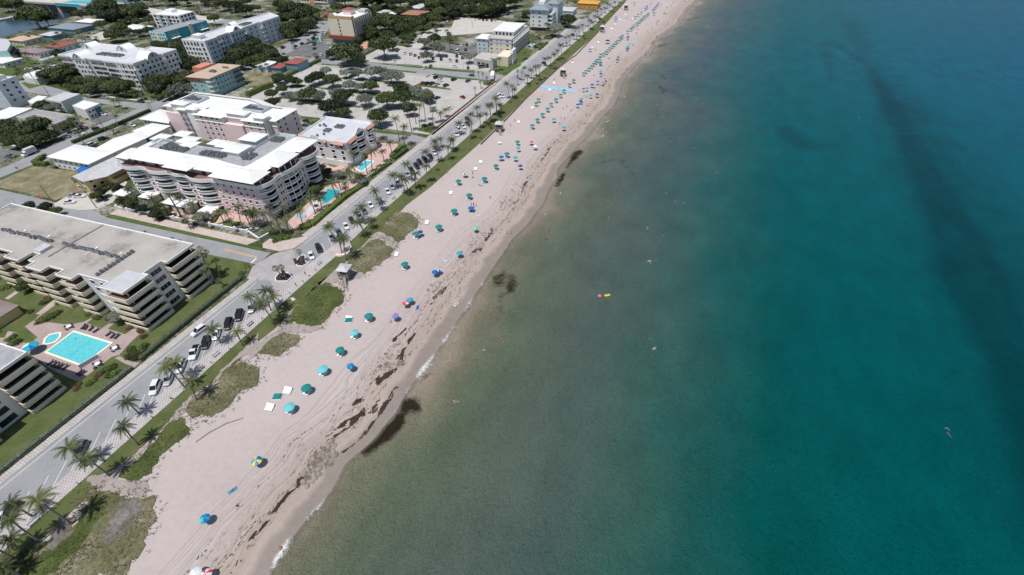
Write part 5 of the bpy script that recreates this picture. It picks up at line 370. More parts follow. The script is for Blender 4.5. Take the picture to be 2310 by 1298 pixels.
# coast road, promenade and verge
def strip(name,x0,x1,y0,y1,m,z): return sheet(name,[(x0,y0),(x1,y0),(x1,y1),(x0,y1)],m,z)
def kerbs(name,x,y0,y1,w=.18,h=.13):
    b=MB(); b.box(x-w/2,y0,0,x+w/2,y1,h); return struct(name,b.mesh(name,['kerb']))
strip('road',-125.0,-112.6,-60,470,'asphalt',.012)
sheet('lawn',[(-128.1,-60),(-128.6,36),(-130.3,76),(-138,81.5),un(-136,91.0),un(-240,91.0),(-300,40),(-300,-60)],'lawn_dry',.004)
strip('pavement',-127.3,-125.0,-60,78,'walk_pavers',.10); strip('pavement',-128.6,-125.0,101,470,'walk_pavers',.10)
kerbs('kerb',-124.95,-60,75,.16,.12); kerbs('kerb',-124.95,101,470,.16,.12)
sheet('promenade',[(-113.2,-60),(-108.6,-60),(-108.6,80),(-108.2,96),(-106.2,99),(-106.2,102),(-108.8,104),(-109.6,120),(-109.2,300),(-108.8,560),(-112.9,560),(-112.9,104),(-113.6,97),(-114.0,90),(-114.0,72),(-113.2,66)],'pavers',.115)
kerbs('kerb',-113.2,-60,66,.14,.125); kerbs('kerb',-112.9,104,470,.14,.125)
sheet('beach_verge',[(-108.6,-60),(-103.2,-60),(-103.9,8),(-103.6,25),(-102.8,42),(-103.4,54),(-102.6,60),(-104.4,80),(-102.6,90),(-102.6,120),(-103.2,134),(-101.4,150),(-100.2,200),(-101.2,270),(-101.0,330),(-99.4,420),(-102.5,515),(-104,560),(-108.8,560),(-109.2,300),(-109.6,120),(-108.8,104),(-106.2,102),(-106.2,99),(-108.2,96),(-108.6,80)],'lawn_dry',.06)
sheet('sand_path',[(-103.3,27),(-102.4,27.5),(-101.2,42),(-101.6,52),(-100.6,60),(-101.2,70),(-102.2,80),(-103.6,80),(-102.4,60),(-103.2,54),(-102.7,42)],'dry',.02) if 0 else None
strip('road_marking',-123.95,-123.8,-60,74,'paint_white',.02); strip('road_marking',-123.95,-123.8,97,470,'paint_white',.02)
for k in range(-8,17): 
    y=3.9+3.92*k; a=rad(125); b=MB(); l=6.6; w=.07; px_,py_=math.cos(a),math.sin(a)
    b.face([(-113.25-py_*w,y+px_*w,.02),(-113.25+py_*w,y-px_*w,.02),(-113.25+px_*l+py_*w,y+py_*l-px_*w,.02),(-113.25+px_*l-py_*w,y+py_*l+px_*w,.02)]); struct('road_marking',b.mesh('road_marking',['paint_white']))
for k in range(0,62):
    y=95.8+3.72*k; a=rad(142); b=MB(); l=6.2; w=.07; px_,py_=math.cos(a),math.sin(a)
    b.face([(-112.95-py_*w,y+px_*w,.02),(-112.95+py_*w,y-px_*w,.02),(-112.95+px_*l+py_*w,y+py_*l-px_*w,.02),(-112.95+px_*l-py_*w,y+py_*l+px_*w,.02)]); struct('road_marking',b.mesh('road_marking',['paint_white']))
sheet('crossing',[(-131.6,80.0),(-128.4,74.3),(-120.0,76.5),(-113.9,72),(-113.9,88.5),(-119.4,88.0),(-126.0,93.2),(-130.2,88.2)],'pavers_cross',.024)
sheet('pavement',[(-127.0,101.0),(-125.0,101),(-125,98),(-125.5,93.6),(-127.5,91.8),(-129.0,90.2),(-136.4,89.7),(-138.3,91.5),(-138.3,95.0),(-132.5,96.0)],'pinkwalk',.10)
rsheet('street',[(-290,91.2),(-124.2,91.2),(-124.4,98.2),(-203,98.2),(-215,100.3),(-290,101.4)],'asphalt',.008)
rsheet('pavement',[(-205,100.4),(-136,99.6),(-134,103.3),(-205,104.2)],'pinkwalk',.10)
rsheet('grass_verge',[(-204.5,98.3),(-137.5,98.3),(-128.6,98.5),(-128.2,99.7),(-136,99.6),(-203,100.5)],'lawn',.11)
rsheet('road_marking',[(-142,94.6),(-127.5,94.3),(-127.5,94.5),(-142,94.8)],'paint_yellow',.02); rsheet('road_marking',[(-142,95.1),(-127.5,94.8),(-127.5,95.0),(-142,95.3)],'paint_yellow',.02)
rsheet('road_marking',[(-127.4,91.5),(-126.7,91.5),(-126.7,94.1),(-127.4,94.1)],'paint_white',.02)
rsheet('street',[(-192,194.5),(-114,196.9),(-113.6,202.6),(-122,204.4),(-147,205.4),(-192,204)],'asphalt',.010)
rsheet('street',[(-290,294.2),(-108,295.8),(-108,308),(-290,305.6)],'asphalt',.010)
rsheet('pavement',[(-250,291.8),(-124,293.8),(-124,295.2),(-250,293.6)],'pale',.09)
rsheet('parking_lot',[(-248,230),(-241,223.5),(-194,209.6),(-113.9,206.6),(-112.6,220),(-108.2,290.5),(-120,293.2),(-250,291.5)],'lot_concrete',.014)
rsheet('pavement',[(-113.6,207),(-111.6,207),(-106.2,292),(-108.0,292)],'pathpink',.10)
rsheet('parking_lot',[(-222,309.5),(-120,311.5),(-122,333),(-160,345),(-222,356)],'lot_concrete',.014)
rsheet('avenue',[(-292,90),(-278,90),(-279,121),(-281,160),(-283,206),(-284,262),(-281.8,305),(-289,336),(-291,372),(-312,412),(-326,412),(-310,372),(-304,335),(-297.5,300),(-298.5,262),(-296,206),(-296,156),(-292,122)],'asphalt',.016)
rsheet('street',[(-420,194),(-300,191.5),(-284,191),(-284,200),(-300,200.4),(-352,199.6),(-400,207),(-420,208)],'asphalt',.012)
rsheet('pavement',[(-352,200.2),(-299,201.6),(-299,203.4),(-352,202.4)],'pale',.09)
for k in range(8): rsheet('road_marking',[(-294.5+k*1.25,204.6),(-293.9+k*1.25,204.6),(-293.9+k*1.25,208.6),(-294.5+k*1.25,208.6)],'paint_white',.026)
rsheet('canal_road',[(-420,376),(-300,372),(-300,388),(-420,394)],'asphalt',.012)
rsheet('street',[(-140,405),(-112,400),(-106,470),(-100,640),(-112,640),(-118,470)],'asphalt',.006) if 0 else None
sheet('road',[(-125,470),(-112.6,470),(-104.5,640),(-116,640)],'asphalt',.013)
sheet('street',[un(-126,396),un(-118,396),un(-112,420),un(-122,425)],'asphalt',.01) if 0 else None
rsheet('canal',[(-660,150),(-566,150),(-566,330),(-584,362),(-580,380),(-580,700),(-612,700),(-640,380)],'canal_water',.015)
def rough(p,amp,step=.9):
    o=[]; n=len(p)
    for i in range(n):
        a,c=p[i],p[(i+1)%n]; k=max(1,int(math.hypot(c[0]-a[0],c[1]-a[1])/step))
        for j in range(k): o.append((a[0]+(c[0]-a[0])*j/k+R.uniform(-amp,amp),a[1]+(c[1]-a[1])*j/k+R.uniform(-amp,amp)))
    return o
for gi,(nm,m,z,p) in enumerate(DATA['GROUND']):
    p=rough(p,.28,.8) if nm=='sand_path' else rough(p,.75,1.1) if 'dune' in nm else (rough(p,.12,1.5) if m in('lawn','dry') else p)
    sheet(nm if 'dune' not in nm else 'dune_ground',p,m,{1:.02,3:.045,4:.065,5:.155,6.5:.10,6:.125,8:.125}[z]+gi*.0011)
# dune grass: blades as real geometry
def dunegrass():
    b=MB(); SOIL=[q for q in DATA['GROUND'] if q[0]=='dune_soil' or (q[0]=='dune' and q[2]==5)]
    for nm,m,z,p in DATA['GROUND']:
        if nm!='dune': continue
        x0,x1=min(q[0] for q in p)-2,max(q[0] for q in p)+2; y0,y1=min(q[1] for q in p)-2,max(q[1] for q in p)+2
        for _ in range(int((x1-x0)*(y1-y0)*3.6)):
            x,y=R.uniform(x0,x1),R.uniform(y0,y1)
            if not inpoly(x,y,p): 
                if edged(x,y,p)>2.0 or R.random()>.4: continue
            cl=math.sin(x*.5+2)*math.sin(y*.43)+R.uniform(-.7,.7)
            if cl<-.35: continue
            mi=0 if (m=='dunegreen') == (R.random()<.8) else 1
            if m=='dune' and z==8 and R.random()<.75 and any(inpoly(x,y,q[3]) for q in SOIL): continue
            for q in range(4):
                a=R.uniform(0,6.28); h=R.uniform(.18,.5); l=R.uniform(.15,.45); w=.05+R.random()*.05; ca,sa=math.cos(a),math.sin(a)
                xx,yy=x+R.uniform(-.3,.3),y+R.uniform(-.3,.3)
                b.face([(xx-sa*w,yy+ca*w,.08),(xx+sa*w,yy-ca*w,.08),(xx+ca*l,yy+sa*l,.08+h)],mi)
    struct('dune_grass',b.mesh('dune_grass',['dune_green','dune_straw']),'stuff')
dunegrass()
# seaweed wrack: thin ragged clumps lying on the sand
def wrack():
    b=MB()
    for n,p in DATA['WRACK']:
        x0,x1=min(q[0] for q in p),max(q[0] for q in p); y0,y1=min(q[1] for q in p),max(q[1] for q in p); k=0; tries=0
        while k<n*5.5 and tries<n*60:
            tries+=1; x,y=R.uniform(x0,x1),R.uniform(y0,y1)
            if not inpoly(x,y,p): continue
            uu_=shore(y)-x
            if math.sin(uu_*2.6+1.6*math.sin(y*.33)+.6*math.sin(y*1.1))+math.sin(y*.83+uu_*1.2)*.7+math.sin(y*2.1-uu_)*.5+R.uniform(-.7,.7)<.25: continue
            k+=1; r=R.uniform(.05,.20)*(1.5 if R.random()<.15 else .9); st=R.uniform(1.1,2.4); z=gz(x,y); pts=[]
            for j in range(8):
                a=j*math.pi/4; q=r*R.uniform(.45,1.25); pts.append((x+q*math.cos(a)*.7,y+q*math.sin(a)*st))
            c=b.pts([(px_,py_,gz(px_,py_)+.045) for px_,py_ in pts]+[(x,y,z+.14)])
            for j in range(8): b.f.append((c+j,c+(j+1)%8,c+8)); b.m.append(0)
    # thin broken tide lines
    for d0,dens,y0,y1 in [(7.5,.75,-8,330),(10.2,.7,-8,250),(13.2,.5,0,230),(6.2,.35,0,600)]:
        for y in fr(y0,y1,.34):
            if math.sin(y*.21+d0)+math.sin(y*.067*d0)+R.uniform(-1,1)<.35-dens: continue
            if R.random()>dens: continue
            x=shore(y)-d0-1.5*math.sin(y*.05+d0)-.5*math.sin(y*.23)+R.gauss(0,.22); r=R.uniform(.06,.2); pts=[]
            for j in range(6):
                a=j*math.pi/3; q=r*R.uniform(.5,1.3); pts.append((x+q*math.cos(a)*.7,y+q*math.sin(a)*1.8,gz(x,y)+.06))
            b.face(pts)
    struct('seaweed',b.mesh('seaweed',['wrack']),'stuff')
wrack()
# ---------------------------------------------------------------- where things are, in words
LAB={}
def uniq(l):
    """the n-th of things that look alike in one place, counted from the near end of the beach"""
    LAB[l]=LAB.get(l,0)+1; return LAB[l]
def zone(x,y):
    s,t=ro(x,y)
    if x>-102.6: return 'on the open sand'
    if x>-109.4: return 'on the grass verge' if y<200 else ('on the far grass verge' if y<400 else 'on the farthest grass verge')
    if x>-113.6: return 'on the paved promenade' if y<200 else 'on the far promenade'
    if x>-125.5: return 'at the seafront road'
    if y<66 and s>-176: return 'by the condo pool garden'
    if t<100: return 'around the tan terraced condo'
    if s>-215 and t<156: return 'in the pink condo garden' if s<-160 or t<112 else 'beside the pink condo pool'
    if s>-170 and t<206: return 'by the grey and peach condo'
    if s>-252 and 200<t<294: return 'in the public car park'
    if s>-225 and 306<t<360: return 'in the second car park'
    if s>-165 and t>=340: return 'around the seafront hotels'
    if s>-296 and t<206: return 'by the white roofed motel'
    if s<-296 and t<212: return 'among the low western buildings'
    if s<-300 and t<262: return 'around the white arched apartments'
    if s<-430: return 'among the canal houses'
    if t>440: return 'in the far woods'
    if s<-300: return 'by the blue and white apartments'
    return 'in the town trees'
def count_label(base,x,y,max_words=16):
    k=base+' '+zone(x,y); n=uniq(k); l='%s, %s from near end'%(k,nth(n))
    return l
# ---------------------------------------------------------------- palms
def frond(b,a,L,up,droop,nl=11,lw=.55,wd=.075,m=0):
    ca,sa=math.cos(a),math.sin(a); P=[]
    for k in range(nl+1):
        q=k/nl; r=L*(q-.12*q*q*droop); P.append(Vector((ca*r,sa*r,up*L*q*(1-q*.45)-droop*L*q*q*.62)))
    S=Vector((-sa,ca,0))
    for k in range(nl):
        p,q=P[k],P[k+1]; b.face([p-S*.035,p+S*.035,q+S*.03,q-S*.03],m)
        f=(k+.5)/nl; l=lw*(1.15-abs(f-.45)*1.3)*L/3; d=(q-p).normalized()
        for h in (0,.5):
            c=p.lerp(q,h)
            for sg in (-1,1):
                tip=c+S*sg*l*R.uniform(.8,1.1)+d*l*.55-Vector((0,0,l*R.uniform(.25,.75))); b.face([c-d*wd,c+d*wd,tip],m)
def palm_crown(kind,seed):
    global R
    old=R; R=random.Random(seed); b=MB()
    if kind in('c','r'):
        n=19
        for k in range(n):
            a=k*2.399+R.uniform(-.2,.2); q=k/n; frond(b,a,R.uniform(2.7,3.5),1.0-1.15*q+R.uniform(-.1,.1),.35+.75*q)
    elif kind=='d':
        for k in range(34):
            a=k*2.399; q=k/34; frond(b,a,R.uniform(2.5,3.1),1.25-1.9*q,.25+.35*q,9,.42,.06)
    else:
        for k in range(30):
            a=k*2.399; e=1.35-2.3*k/30; r=R.uniform(.75,1.05); c=Vector((math.cos(a)*math.cos(e)*r,math.sin(a)*math.cos(e)*r,math.sin(e)*r*.85)); d=c.normalized(); S=d.cross(Vector((0,0,1)));
            if S.length<.1: S=Vector((1,0,0))
            S.normalize(); U=S.cross(d); b.face([d*.1-S*.02,d*.1+S*.02,c+S*.02,c-S*.02],0)
            for j in range(9):
                g=(j-4)*.36; tip=c+(d*math.cos(g)+S*math.sin(g))*R.uniform(.55,.75)-Vector((0,0,.12+.1*abs(g))); w=S*math.cos(g)*.06-d*math.sin(g)*.06; b.face([c-w,c+w,tip],0)
    me=b.mesh('crown',[{'c':'leaf_palm','r':'leaf_palm','d':'leaf_date','s':'leaf_sabal'}[kind]]); R=old; return me
CROWNS={k:[palm_crown(k,s) for s in ((3,8,21,34) if k=='c' else (5,6))] for k in 'crds'}
def trunk_mesh(kind,h,lx,ly):
    b=MB(); n=7; path=[]; rs=[]
    for k in range(n):
        q=k/(n-1); bend=q**1.7; path.append((lx*bend,ly*bend,h*q)); rs.append({'c':.17,'r':.26,'d':.27,'s':.16}[kind]*(1.35-.6*q if q<.2 else 1.18-.4*q))
    b.tube(path,rs,7); return b.mesh('trunk',['palm_trunk'],smooth=True)
TR={}
PALMN={'c':'coconut_palm','s':'cabbage_palm','d':'date_palm','r':'royal_palm'}
_tm=trunk_mesh
def place_palms():
    for k,x,y,h,lx,ly in sorted(DATA['PALMS'],key=lambda p:p[2]):
        z=zone(x,y); lean=math.hypot(lx,ly)
        look={'c':'coconut palm','s':'round headed fan palm','d':'tall grey green date palm','r':'slender tall palm'}[k]
        if k=='c': look=('tall ' if h>8.5 else ('short ' if h<5.6 else ''))+('leaning ' if lean>1.3 else '')+look
        g={'c':'coconut palms','s':'round headed fan palms','d':'date palms','r':'row of slender palms'}[k]+' '+z
        t=empty(PALMN[k],(x,y,0),0,count_label(look,x,y),'palm tree',g)
        key=(k,h,lx,ly)
        if key not in TR: TR[key]=_tm(*key)
        link('trunk',TR[key],t)
        c=link('crown',R.choice(CROWNS[k]),t,(lx,ly,h-.1),R.uniform(0,6.28)); s=R.uniform(.78,1.02)*(1.0 if k in 'cd' and h>7 else .9); c.scale=(s,s,s)
place_palms()
# ---------------------------------------------------------------- broadleaf trees, shrubs, hedges
def leafball(b,c,r,n,sz,flat=1.0,rr=None):
    rr=rr or R
    for _ in range(n):
        u=rr.uniform(-.45,1); a=rr.uniform(0,6.283); q=math.sqrt(max(0,1-u*u)); d=Vector((q*math.cos(a),q*math.sin(a),u)); p=Vector(c)+Vector((d.x*r,d.y*r,d.z*r*flat))*rr.uniform(.72,1.06)
        nrm=(d+Vector((rr.uniform(-.7,.7),rr.uniform(-.7,.7),rr.uniform(-.2,.8)))).normalized(); t=nrm.cross(Vector((rr.uniform(-1,1),rr.uniform(-1,1),rr.uniform(-1,1)))); 
        if t.length<.05: continue
        t.normalize(); w=nrm.cross(t); s=sz*rr.uniform(.6,1.2); b.face([p-t*s,p+w*s*.55,p+t*s,p-w*s*.55])
def crown_mesh(m,seed,nc=16,nl=120,sz=.085,flat=.62):
    rr=random.Random(seed); b=MB()
    for k in range(nc):
        a=k*2.399+rr.uniform(-.3,.3); q=math.sqrt((k+.5)/nc)*.74; z=.42*math.sqrt(max(0,1-q*q))*rr.uniform(.55,1.15); r=rr.uniform(.25,.40)
        leafball(b,(q*math.cos(a),q*math.sin(a),z),r,nl,sz,.8,rr)
        c=Vector((q*math.cos(a),q*math.sin(a),z)); i=b.pts([c+Vector(v)*r*.66 for v in((1,0,0),(0,1,0),(-1,0,0),(0,-1,0),(0,0,.8),(0,0,-.8))])
        for f in((0,1,4),(1,2,4),(2,3,4),(3,0,4),(1,0,5),(2,1,5),(3,2,5),(0,3,5)): b.f.append(tuple(i+j for j in f)); b.m.append(0)
    return b.mesh('crown',[m])
CG=[crown_mesh('leaf_green',s,R.choice((14,18,22))) for s in range(5)]; CV=[crown_mesh('leaf_silver',s+20,15,120,.075) for s in range(3)]
def limb_mesh(seed):
    rr=random.Random(seed); b=MB(); b.tube([(0,0,0),(.03,.02,.25),(.02,.05,.5)],[.065,.05,.045],7)
    for k in range(5):
        a=k*1.257+rr.uniform(-.3,.3); b.tube([(.02,.04,.42),(.25*math.cos(a),.25*math.sin(a),.68),(.55*math.cos(a),.55*math.sin(a),.88)],[.04,.028,.012],5)
    return b.mesh('trunk',['bark'],smooth=True)
LM=[limb_mesh(s) for s in range(3)]
for k,x,y,r in sorted(DATA['TREES'],key=lambda p:p[2]):
    r=max(1.0,r); big=r>4.2
    look={'g':'green broadleaf tree','v':'silver grey leaved round tree'}[k]; look=('large ' if big else ('small ' if r<2.4 else ''))+look
    t=empty('broadleaf_tree' if k=='g' else 'silver_buttonwood',(x,y,0),0,count_label(look,x,y),'tree',{'g':'green broadleaf trees','v':'silver grey trees'}[k]+' '+zone(x,y))
    H=(1.12+.7/r)*r*R.uniform(.92,1.1)
    tr=link('trunk',R.choice(LM),t,(0,0,0),R.uniform(0,6)); tr.scale=(r*.8,r*.8,H*.95)
    c=link('crown',R.choice(CG if k=='g' else CV),t,(0,0,H*.50),R.uniform(0,6.28)); c.scale=(r*1.12,r*R.uniform(1.0,1.16),H*R.uniform(.95,1.1))
WM_=MB(); rr=random.Random(77); CS=[crown_mesh('leaf_green',s+60,11,60,.12) for s in range(3)]
for x,y,r in DATA['WOODS']:
    me=rr.choice(CS); a=rr.uniform(0,6.28); c,q=math.cos(a)*r*1.1,math.sin(a)*r*1.1; i=len(WM_.v); hz=r*rr.uniform(1.1,1.6); zb=r*rr.uniform(.5,.8)
    WM_.v+=[(x+c*v.co.x-q*v.co.y,y+q*v.co.x+c*v.co.y,zb+v.co.z*hz) for v in me.vertices]
    for p in me.polygons: WM_.f.append(tuple(i+j for j in p.vertices)); WM_.m.append(0)
struct('woodland',WM_.mesh('woodland',['leaf_wood']),'stuff')
def bush_mesh(m,seed):
    rr=random.Random(seed); b=MB()
    for k in range(7):
        a=k*2.4; q=.5*math.sqrt(k/7); leafball(b,(q*math.cos(a),q*math.sin(a),.18+.15*rr.random()),.48,60,.12,.8,rr)
    return b.mesh('shrub',[m])
BM={'g':[bush_mesh('leaf_hedge',s) for s in range(3)]+[bush_mesh('leaf_green',9)],'r':[bush_mesh('leaf_red',5)]}
for k,x,y,r in sorted(DATA['SHRUBS'],key=lambda p:p[2]):
    o=link('shrub',R.choice(BM[k]),None,(x,y,0),R.uniform(0,6)); r=max(.6,r); o.scale=(r,r,min(1.7,r*.85)); tag(o,count_label({'g':'low green shrub','r':'dark red leaved shrub'}[k],x,y),'shrub','shrubs '+zone(x,y))
HN=['trimmed hedge along the near seafront pavement below the tan condo','trimmed hedge along the pavement beside the long condo lawn','wide yellow green hedge between the pink condo pool and the pavement','hedge beside the pool of the grey and peach condo','clipped hedge at the corner bed north of the grey and peach condo','inner clipped hedge in the corner bed by the grey and peach condo','long clipped hedge between the avenue and the white roofed motel','tall hedge behind the white wing at the western car park edge','long low hedge along the western side of the car park','clipped hedge at the street end of the white motel','short clipped hedge in front of the white motel gable','clipped hedge by the seafront hotel lawn','small hedge in the pink condo garden','ragged hedge between the motel roof and the yellow building']
for (pts,w,h),lb in zip(DATA['HEDGES'],HN):
    b=MB()
    for a,c in zip(pts,pts[1:]):
        L=math.hypot(c[0]-a[0],c[1]-a[1]); an=math.atan2(c[1]-a[1],c[0]-a[0]); b.obox((a[0]+c[0])/2,(a[1]+c[1])/2,0,h*.9,L,w*.86,an)
        for _ in range(int(L*w*16+L*h*16)):
            q=R.random(); side=R.choice((-1,1,0,0)); u=(R.uniform(-.5,.5) if side==0 else side*.47)*w; zz=h*.93 if side==0 else R.uniform(.1,h*.95)
            p=Vector((a[0]+(c[0]-a[0])*q-math.sin(an)*u,a[1]+(c[1]-a[1])*q+math.cos(an)*u,zz+R.uniform(-.1,.12))); t=Vector((R.uniform(-1,1),R.uniform(-1,1),R.uniform(-.6,.6))).normalized(); v=Vector((R.uniform(-1,1),R.uniform(-1,1),R.uniform(-.5,.5))).normalized(); s=R.uniform(.12,.24); b.face([p-t*s,p+v*s*.6,p+t*s,p-v*s*.6])
    tag(link('hedge',b.mesh('hedge',['leaf_seagrape' if 'trimmed' in lb else 'leaf_hedge'])),lb,'hedge')
# ---------------------------------------------------------------- cars
def loft(b,secs,m=0):
    rings=[b.pts([(x,y,z) for y,z in pr]) for x,pr in secs]; n=len(secs[0][1])
    for a,c in zip(rings,rings[1:]):
        for j in range(n): b.f.append((a+j,a+(j+1)%n,c+(j+1)%n,c+j)); b.m.append(m)
    b.f.append(tuple(range(rings[0]+n-1,rings[0]-1,-1))); b.m.append(m); b.f.append(tuple(range(rings[-1],rings[-1]+n))); b.m.append(m)
def sec(x,w,z0,z1,r=.12): return (x,[(-w,z0),(w,z0),(w,z1-r),(w-r,z1),(-w+r,z1),(-w,z1-r)])
CT_={'sedan':dict(L=4.6,W=.89,hood=.88,roof=1.45,g=[(-1.75,.9),(-1.05,1.40),(.25,1.45),(1.15,.93)],trunk=.95),
'suv':dict(L=4.8,W=.95,hood=1.02,roof=1.75,g=[(-2.2,1.05),(-1.95,1.68),(.35,1.74),(1.25,1.06)],trunk=1.05),
'pickup':dict(L=5.6,W=.98,hood=1.08,roof=1.85,g=[(-.55,1.1),(-.3,1.80),(.75,1.84),(1.5,1.1)],trunk=1.08),
'van':dict(L=5.4,W=1.0,hood=1.15,roof=2.3,g=[(-2.6,1.15),(-2.5,2.28),(1.1,2.3),(2.0,1.2)],trunk=1.15)}
def car_meshes(tp):
    p=CT_[tp]; L,W=p['L'],p['W']; b=MB()
    loft(b,[sec(-L/2,W*.84,.42,p['trunk']-.14),sec(-L/2+.15,W*.95,.30,p['trunk']-.03),sec(-L/2+.8,W,.26,p['trunk']),sec(-.2,W,.25,p['hood']+.03),sec(L/2-1.3,W,.26,p['hood']),sec(L/2-.35,W*.95,.30,p['hood']-.12),sec(L/2,W*.80,.42,p['hood']-.30)])
    g=p['g']; rw=W*.76
    # roof panel and pillars in body colour
    b.prism([(g[1][0]+.05,-rw),(g[2][0]-.02,-rw),(g[2][0]-.02,rw),(g[1][0]+.05,rw)],p['roof']-.05,p['roof']+.015)
    for xa,za,xb,zb in((g[0][0],g[0][1],g[1][0]+.05,p['roof']-.02),(g[2][0],p['roof']-.02,g[3][0],g[3][1])):
        for sg in(-1,1): b.tube([(xa,sg*W*.88,za),(xb,sg*rw,zb)],.045,4)
    if tp=='pickup':
        b2=b; b2.box(-L/2+.15,-W+.04,1.06,-L/2+.2,W-.04,1.14); 
    body=b.mesh('body',['car_paint_white'],smooth=False)
    q=MB(); q.frust([(g[0][0]+.02,-W*.90),(g[3][0]-.02,-W*.90),(g[3][0]-.02,W*.90),(g[0][0]+.02,W*.90)],min(g[0][1],g[3][1])-.06,[(g[1][0]+.03,-rw+.01),(g[2][0],-rw+.01),(g[2][0],rw-.01),(g[1][0]+.03,rw-.01)],p['roof']-.03)
    if tp=='pickup': q.box(-L/2+.22,-W+.14,1.085,g[0][0]-.12,W-.14,1.10)
    win=q.mesh('windows',['car_glass'])
    t=MB(); ti=[]
    n=14; i=t.pts([(.33*math.cos(a*2*math.pi/n),s,.33*math.sin(a*2*math.pi/n)) for s in(-.11,.11) for a in range(n)])
    for a in range(n): t.f.append((i+a,i+(a+1)%n,i+n+(a+1)%n,i+n+a)); t.m.append(0)
    t.f.append(tuple(range(i+n,i+2*n))); t.m.append(0); t.f.append(tuple(range(i+n-1,i-1,-1))); t.m.append(0)
    i=t.pts([(.2*math.cos(a*2*math.pi/n),s,.2*math.sin(a*2*math.pi/n)) for s in(-.115,.115) for a in range(n)]); t.f.append(tuple(range(i,i+n))); t.m.append(1); t.f.append(tuple(range(i+n,i+2*n))); t.m.append(1)
    wheel=t.mesh('wheel',['tyre','chrome'])
    i_=MB(); k_=[i_.pts([(q*math.cos(a*math.pi/5),0,q*math.sin(a*math.pi/5)) for a in range(10)]) for q in(.08,.21)]; 
    for a in range(10): i_.f.append((k_[0]+a,k_[0]+(a+1)%10,k_[1]+(a+1)%10,k_[1]+a)); i_.m.append(0)
    i_.f.append(tuple(range(k_[0],k_[0]+10))); i_.m.append(0)
    h=MB(); h.box(-.05,-.2,-.07,.06,.2,.07); return dict(rim=i_.mesh('rim',['chrome']),body=body,windows=win,wheel=wheel,hl=h.mesh('headlight',['lamp_white']),tl=h.mesh('taillight',['tail_red']),**p)
CM={k:car_meshes(k) for k in CT_}
def make_car(tp,c,x,y,ang,label,group,full=True,z=.02):
    M=CM[tp]; t=empty({'sedan':'parked_car','suv':'parked_suv','pickup':'pickup_truck','van':'van'}[tp],(x,y,z),rad(ang),label,{'sedan':'car','suv':'car','pickup':'pickup truck','van':'van'}[tp],group)
    o=link('body',M['body'],t); setm(o,0,'car_paint_'+c); link('windows',M['windows'],t)
    if full:
        for sx in(-1,1):
            for sy in(-1,1):
                wh=link('wheel',M['wheel'],t,(sx*M['L']*.3+.05,sy*(M['W']-.08),.33))
                if dist(x,y)<190: link('rim',M['rim'],wh,(0,sy*.118,0))
        for sy in(-1,1): link('headlight',M['hl'],t,(M['L']/2-.17,sy*M['W']*.62,M['hood']-.30)); link('taillight',M['tl'],t,(-M['L']/2+.06,sy*M['W']*.66,M['trunk']-.24))
    return t
NMC={'dark':'dark','teal':'dark teal'}
def car_place(x,y):
    s,t=ro(x,y)
    if -126<x<-112 and y<70: return 'in the near angled seafront bays'
    if -126<x<-112 and y<200: return 'in the bays facing the pink condo'
    if -126<x<-108: return 'along the far seafront road'
    if -252<s<-105 and 203<t<294: return 'in the public car park'
    if -225<s<-105 and 306<t<360: return 'in the second car park'
    if t>=360 and s>-215: return 'in the far car park'
    if -330<s<-278 and t>212: return 'by the tall cream hotel'
    if s<-430: return 'by the canal and bridge'
    if s<-278: return 'by the low western buildings'
    return 'in the drives around the motel'
def box_truck(x,y,ang,label,semi=False,c='white'):
    t=empty('box_truck' if not semi else 'semi_truck',(x,y,.02),rad(ang),label,'truck'); L=6.4 if not semi else 11
    b=MB(); b.box(-L/2,-1.15,.9,L/2-1.9,1.15,3.3); link('cargo_box',b.mesh('cargo_box',['lightgrey_roof' if not semi else 'white_paint']),t)
    b=MB(); b.box(-L/2,-.5,.5,L/2-.2,.5,.88); link('chassis',b.mesh('chassis',['black_metal']),t)
    b=MB(); loft(b,[sec(L/2-1.75,1.05,.55,2.35),sec(L/2-.9,1.05,.5,2.35),sec(L/2-.45,1.05,.5,1.55),sec(L/2,.95,.55,1.25)]); link('cab',b.mesh('cab',['white_paint']),t)
    b=MB(); b.frust([(L/2-.86,-.98),(L/2-.42,-.98),(L/2-.42,.98),(L/2-.86,.98)],1.56,[(L/2-.9,-.95),(L/2-.84,-.95),(L/2-.84,.95),(L/2-.9,.95)],2.33); b.box(L/2-1.6,-1.07,1.5,L/2-1.0,1.07,2.1); link('windscreen',b.mesh('windscreen',['car_glass']),t)
    for sx in((-L/2+1.1,L/2-1.0) if not semi else (-L/2+.9,-L/2+2.0,L/2-3.2,L/2-1.0)):
        for sy in(-.98,.98): link('wheel',CM['van']['wheel'],t,(sx,sy,.42)).scale=(1.25,1.2,1.25)
    for sy in(-.7,.7): link('headlight',CM['van']['hl'],t,(L/2-.02,sy,.85))
for tp,c,x,y,a in sorted(DATA['CARS'],key=lambda p:p[3]):
    if tp in('boxtruck','semi'): box_truck(x,y,a,'white delivery truck with grey box body on the avenue by the motel' if tp=='boxtruck' else 'long white truck turning at the car park corner beside the seafront',tp=='semi'); continue
    k='%s %s %s'%(NMC.get(c,c),{'sedan':'car','suv':'suv','pickup':'pickup truck','van':'van'}[tp],car_place(x,y)); n=uniq(k)
    make_car(tp,c,x,y,a,'%s, %s from near end'%(k,nth(n)),'cars '+car_place(x,y),dist(x,y)<330,.03)
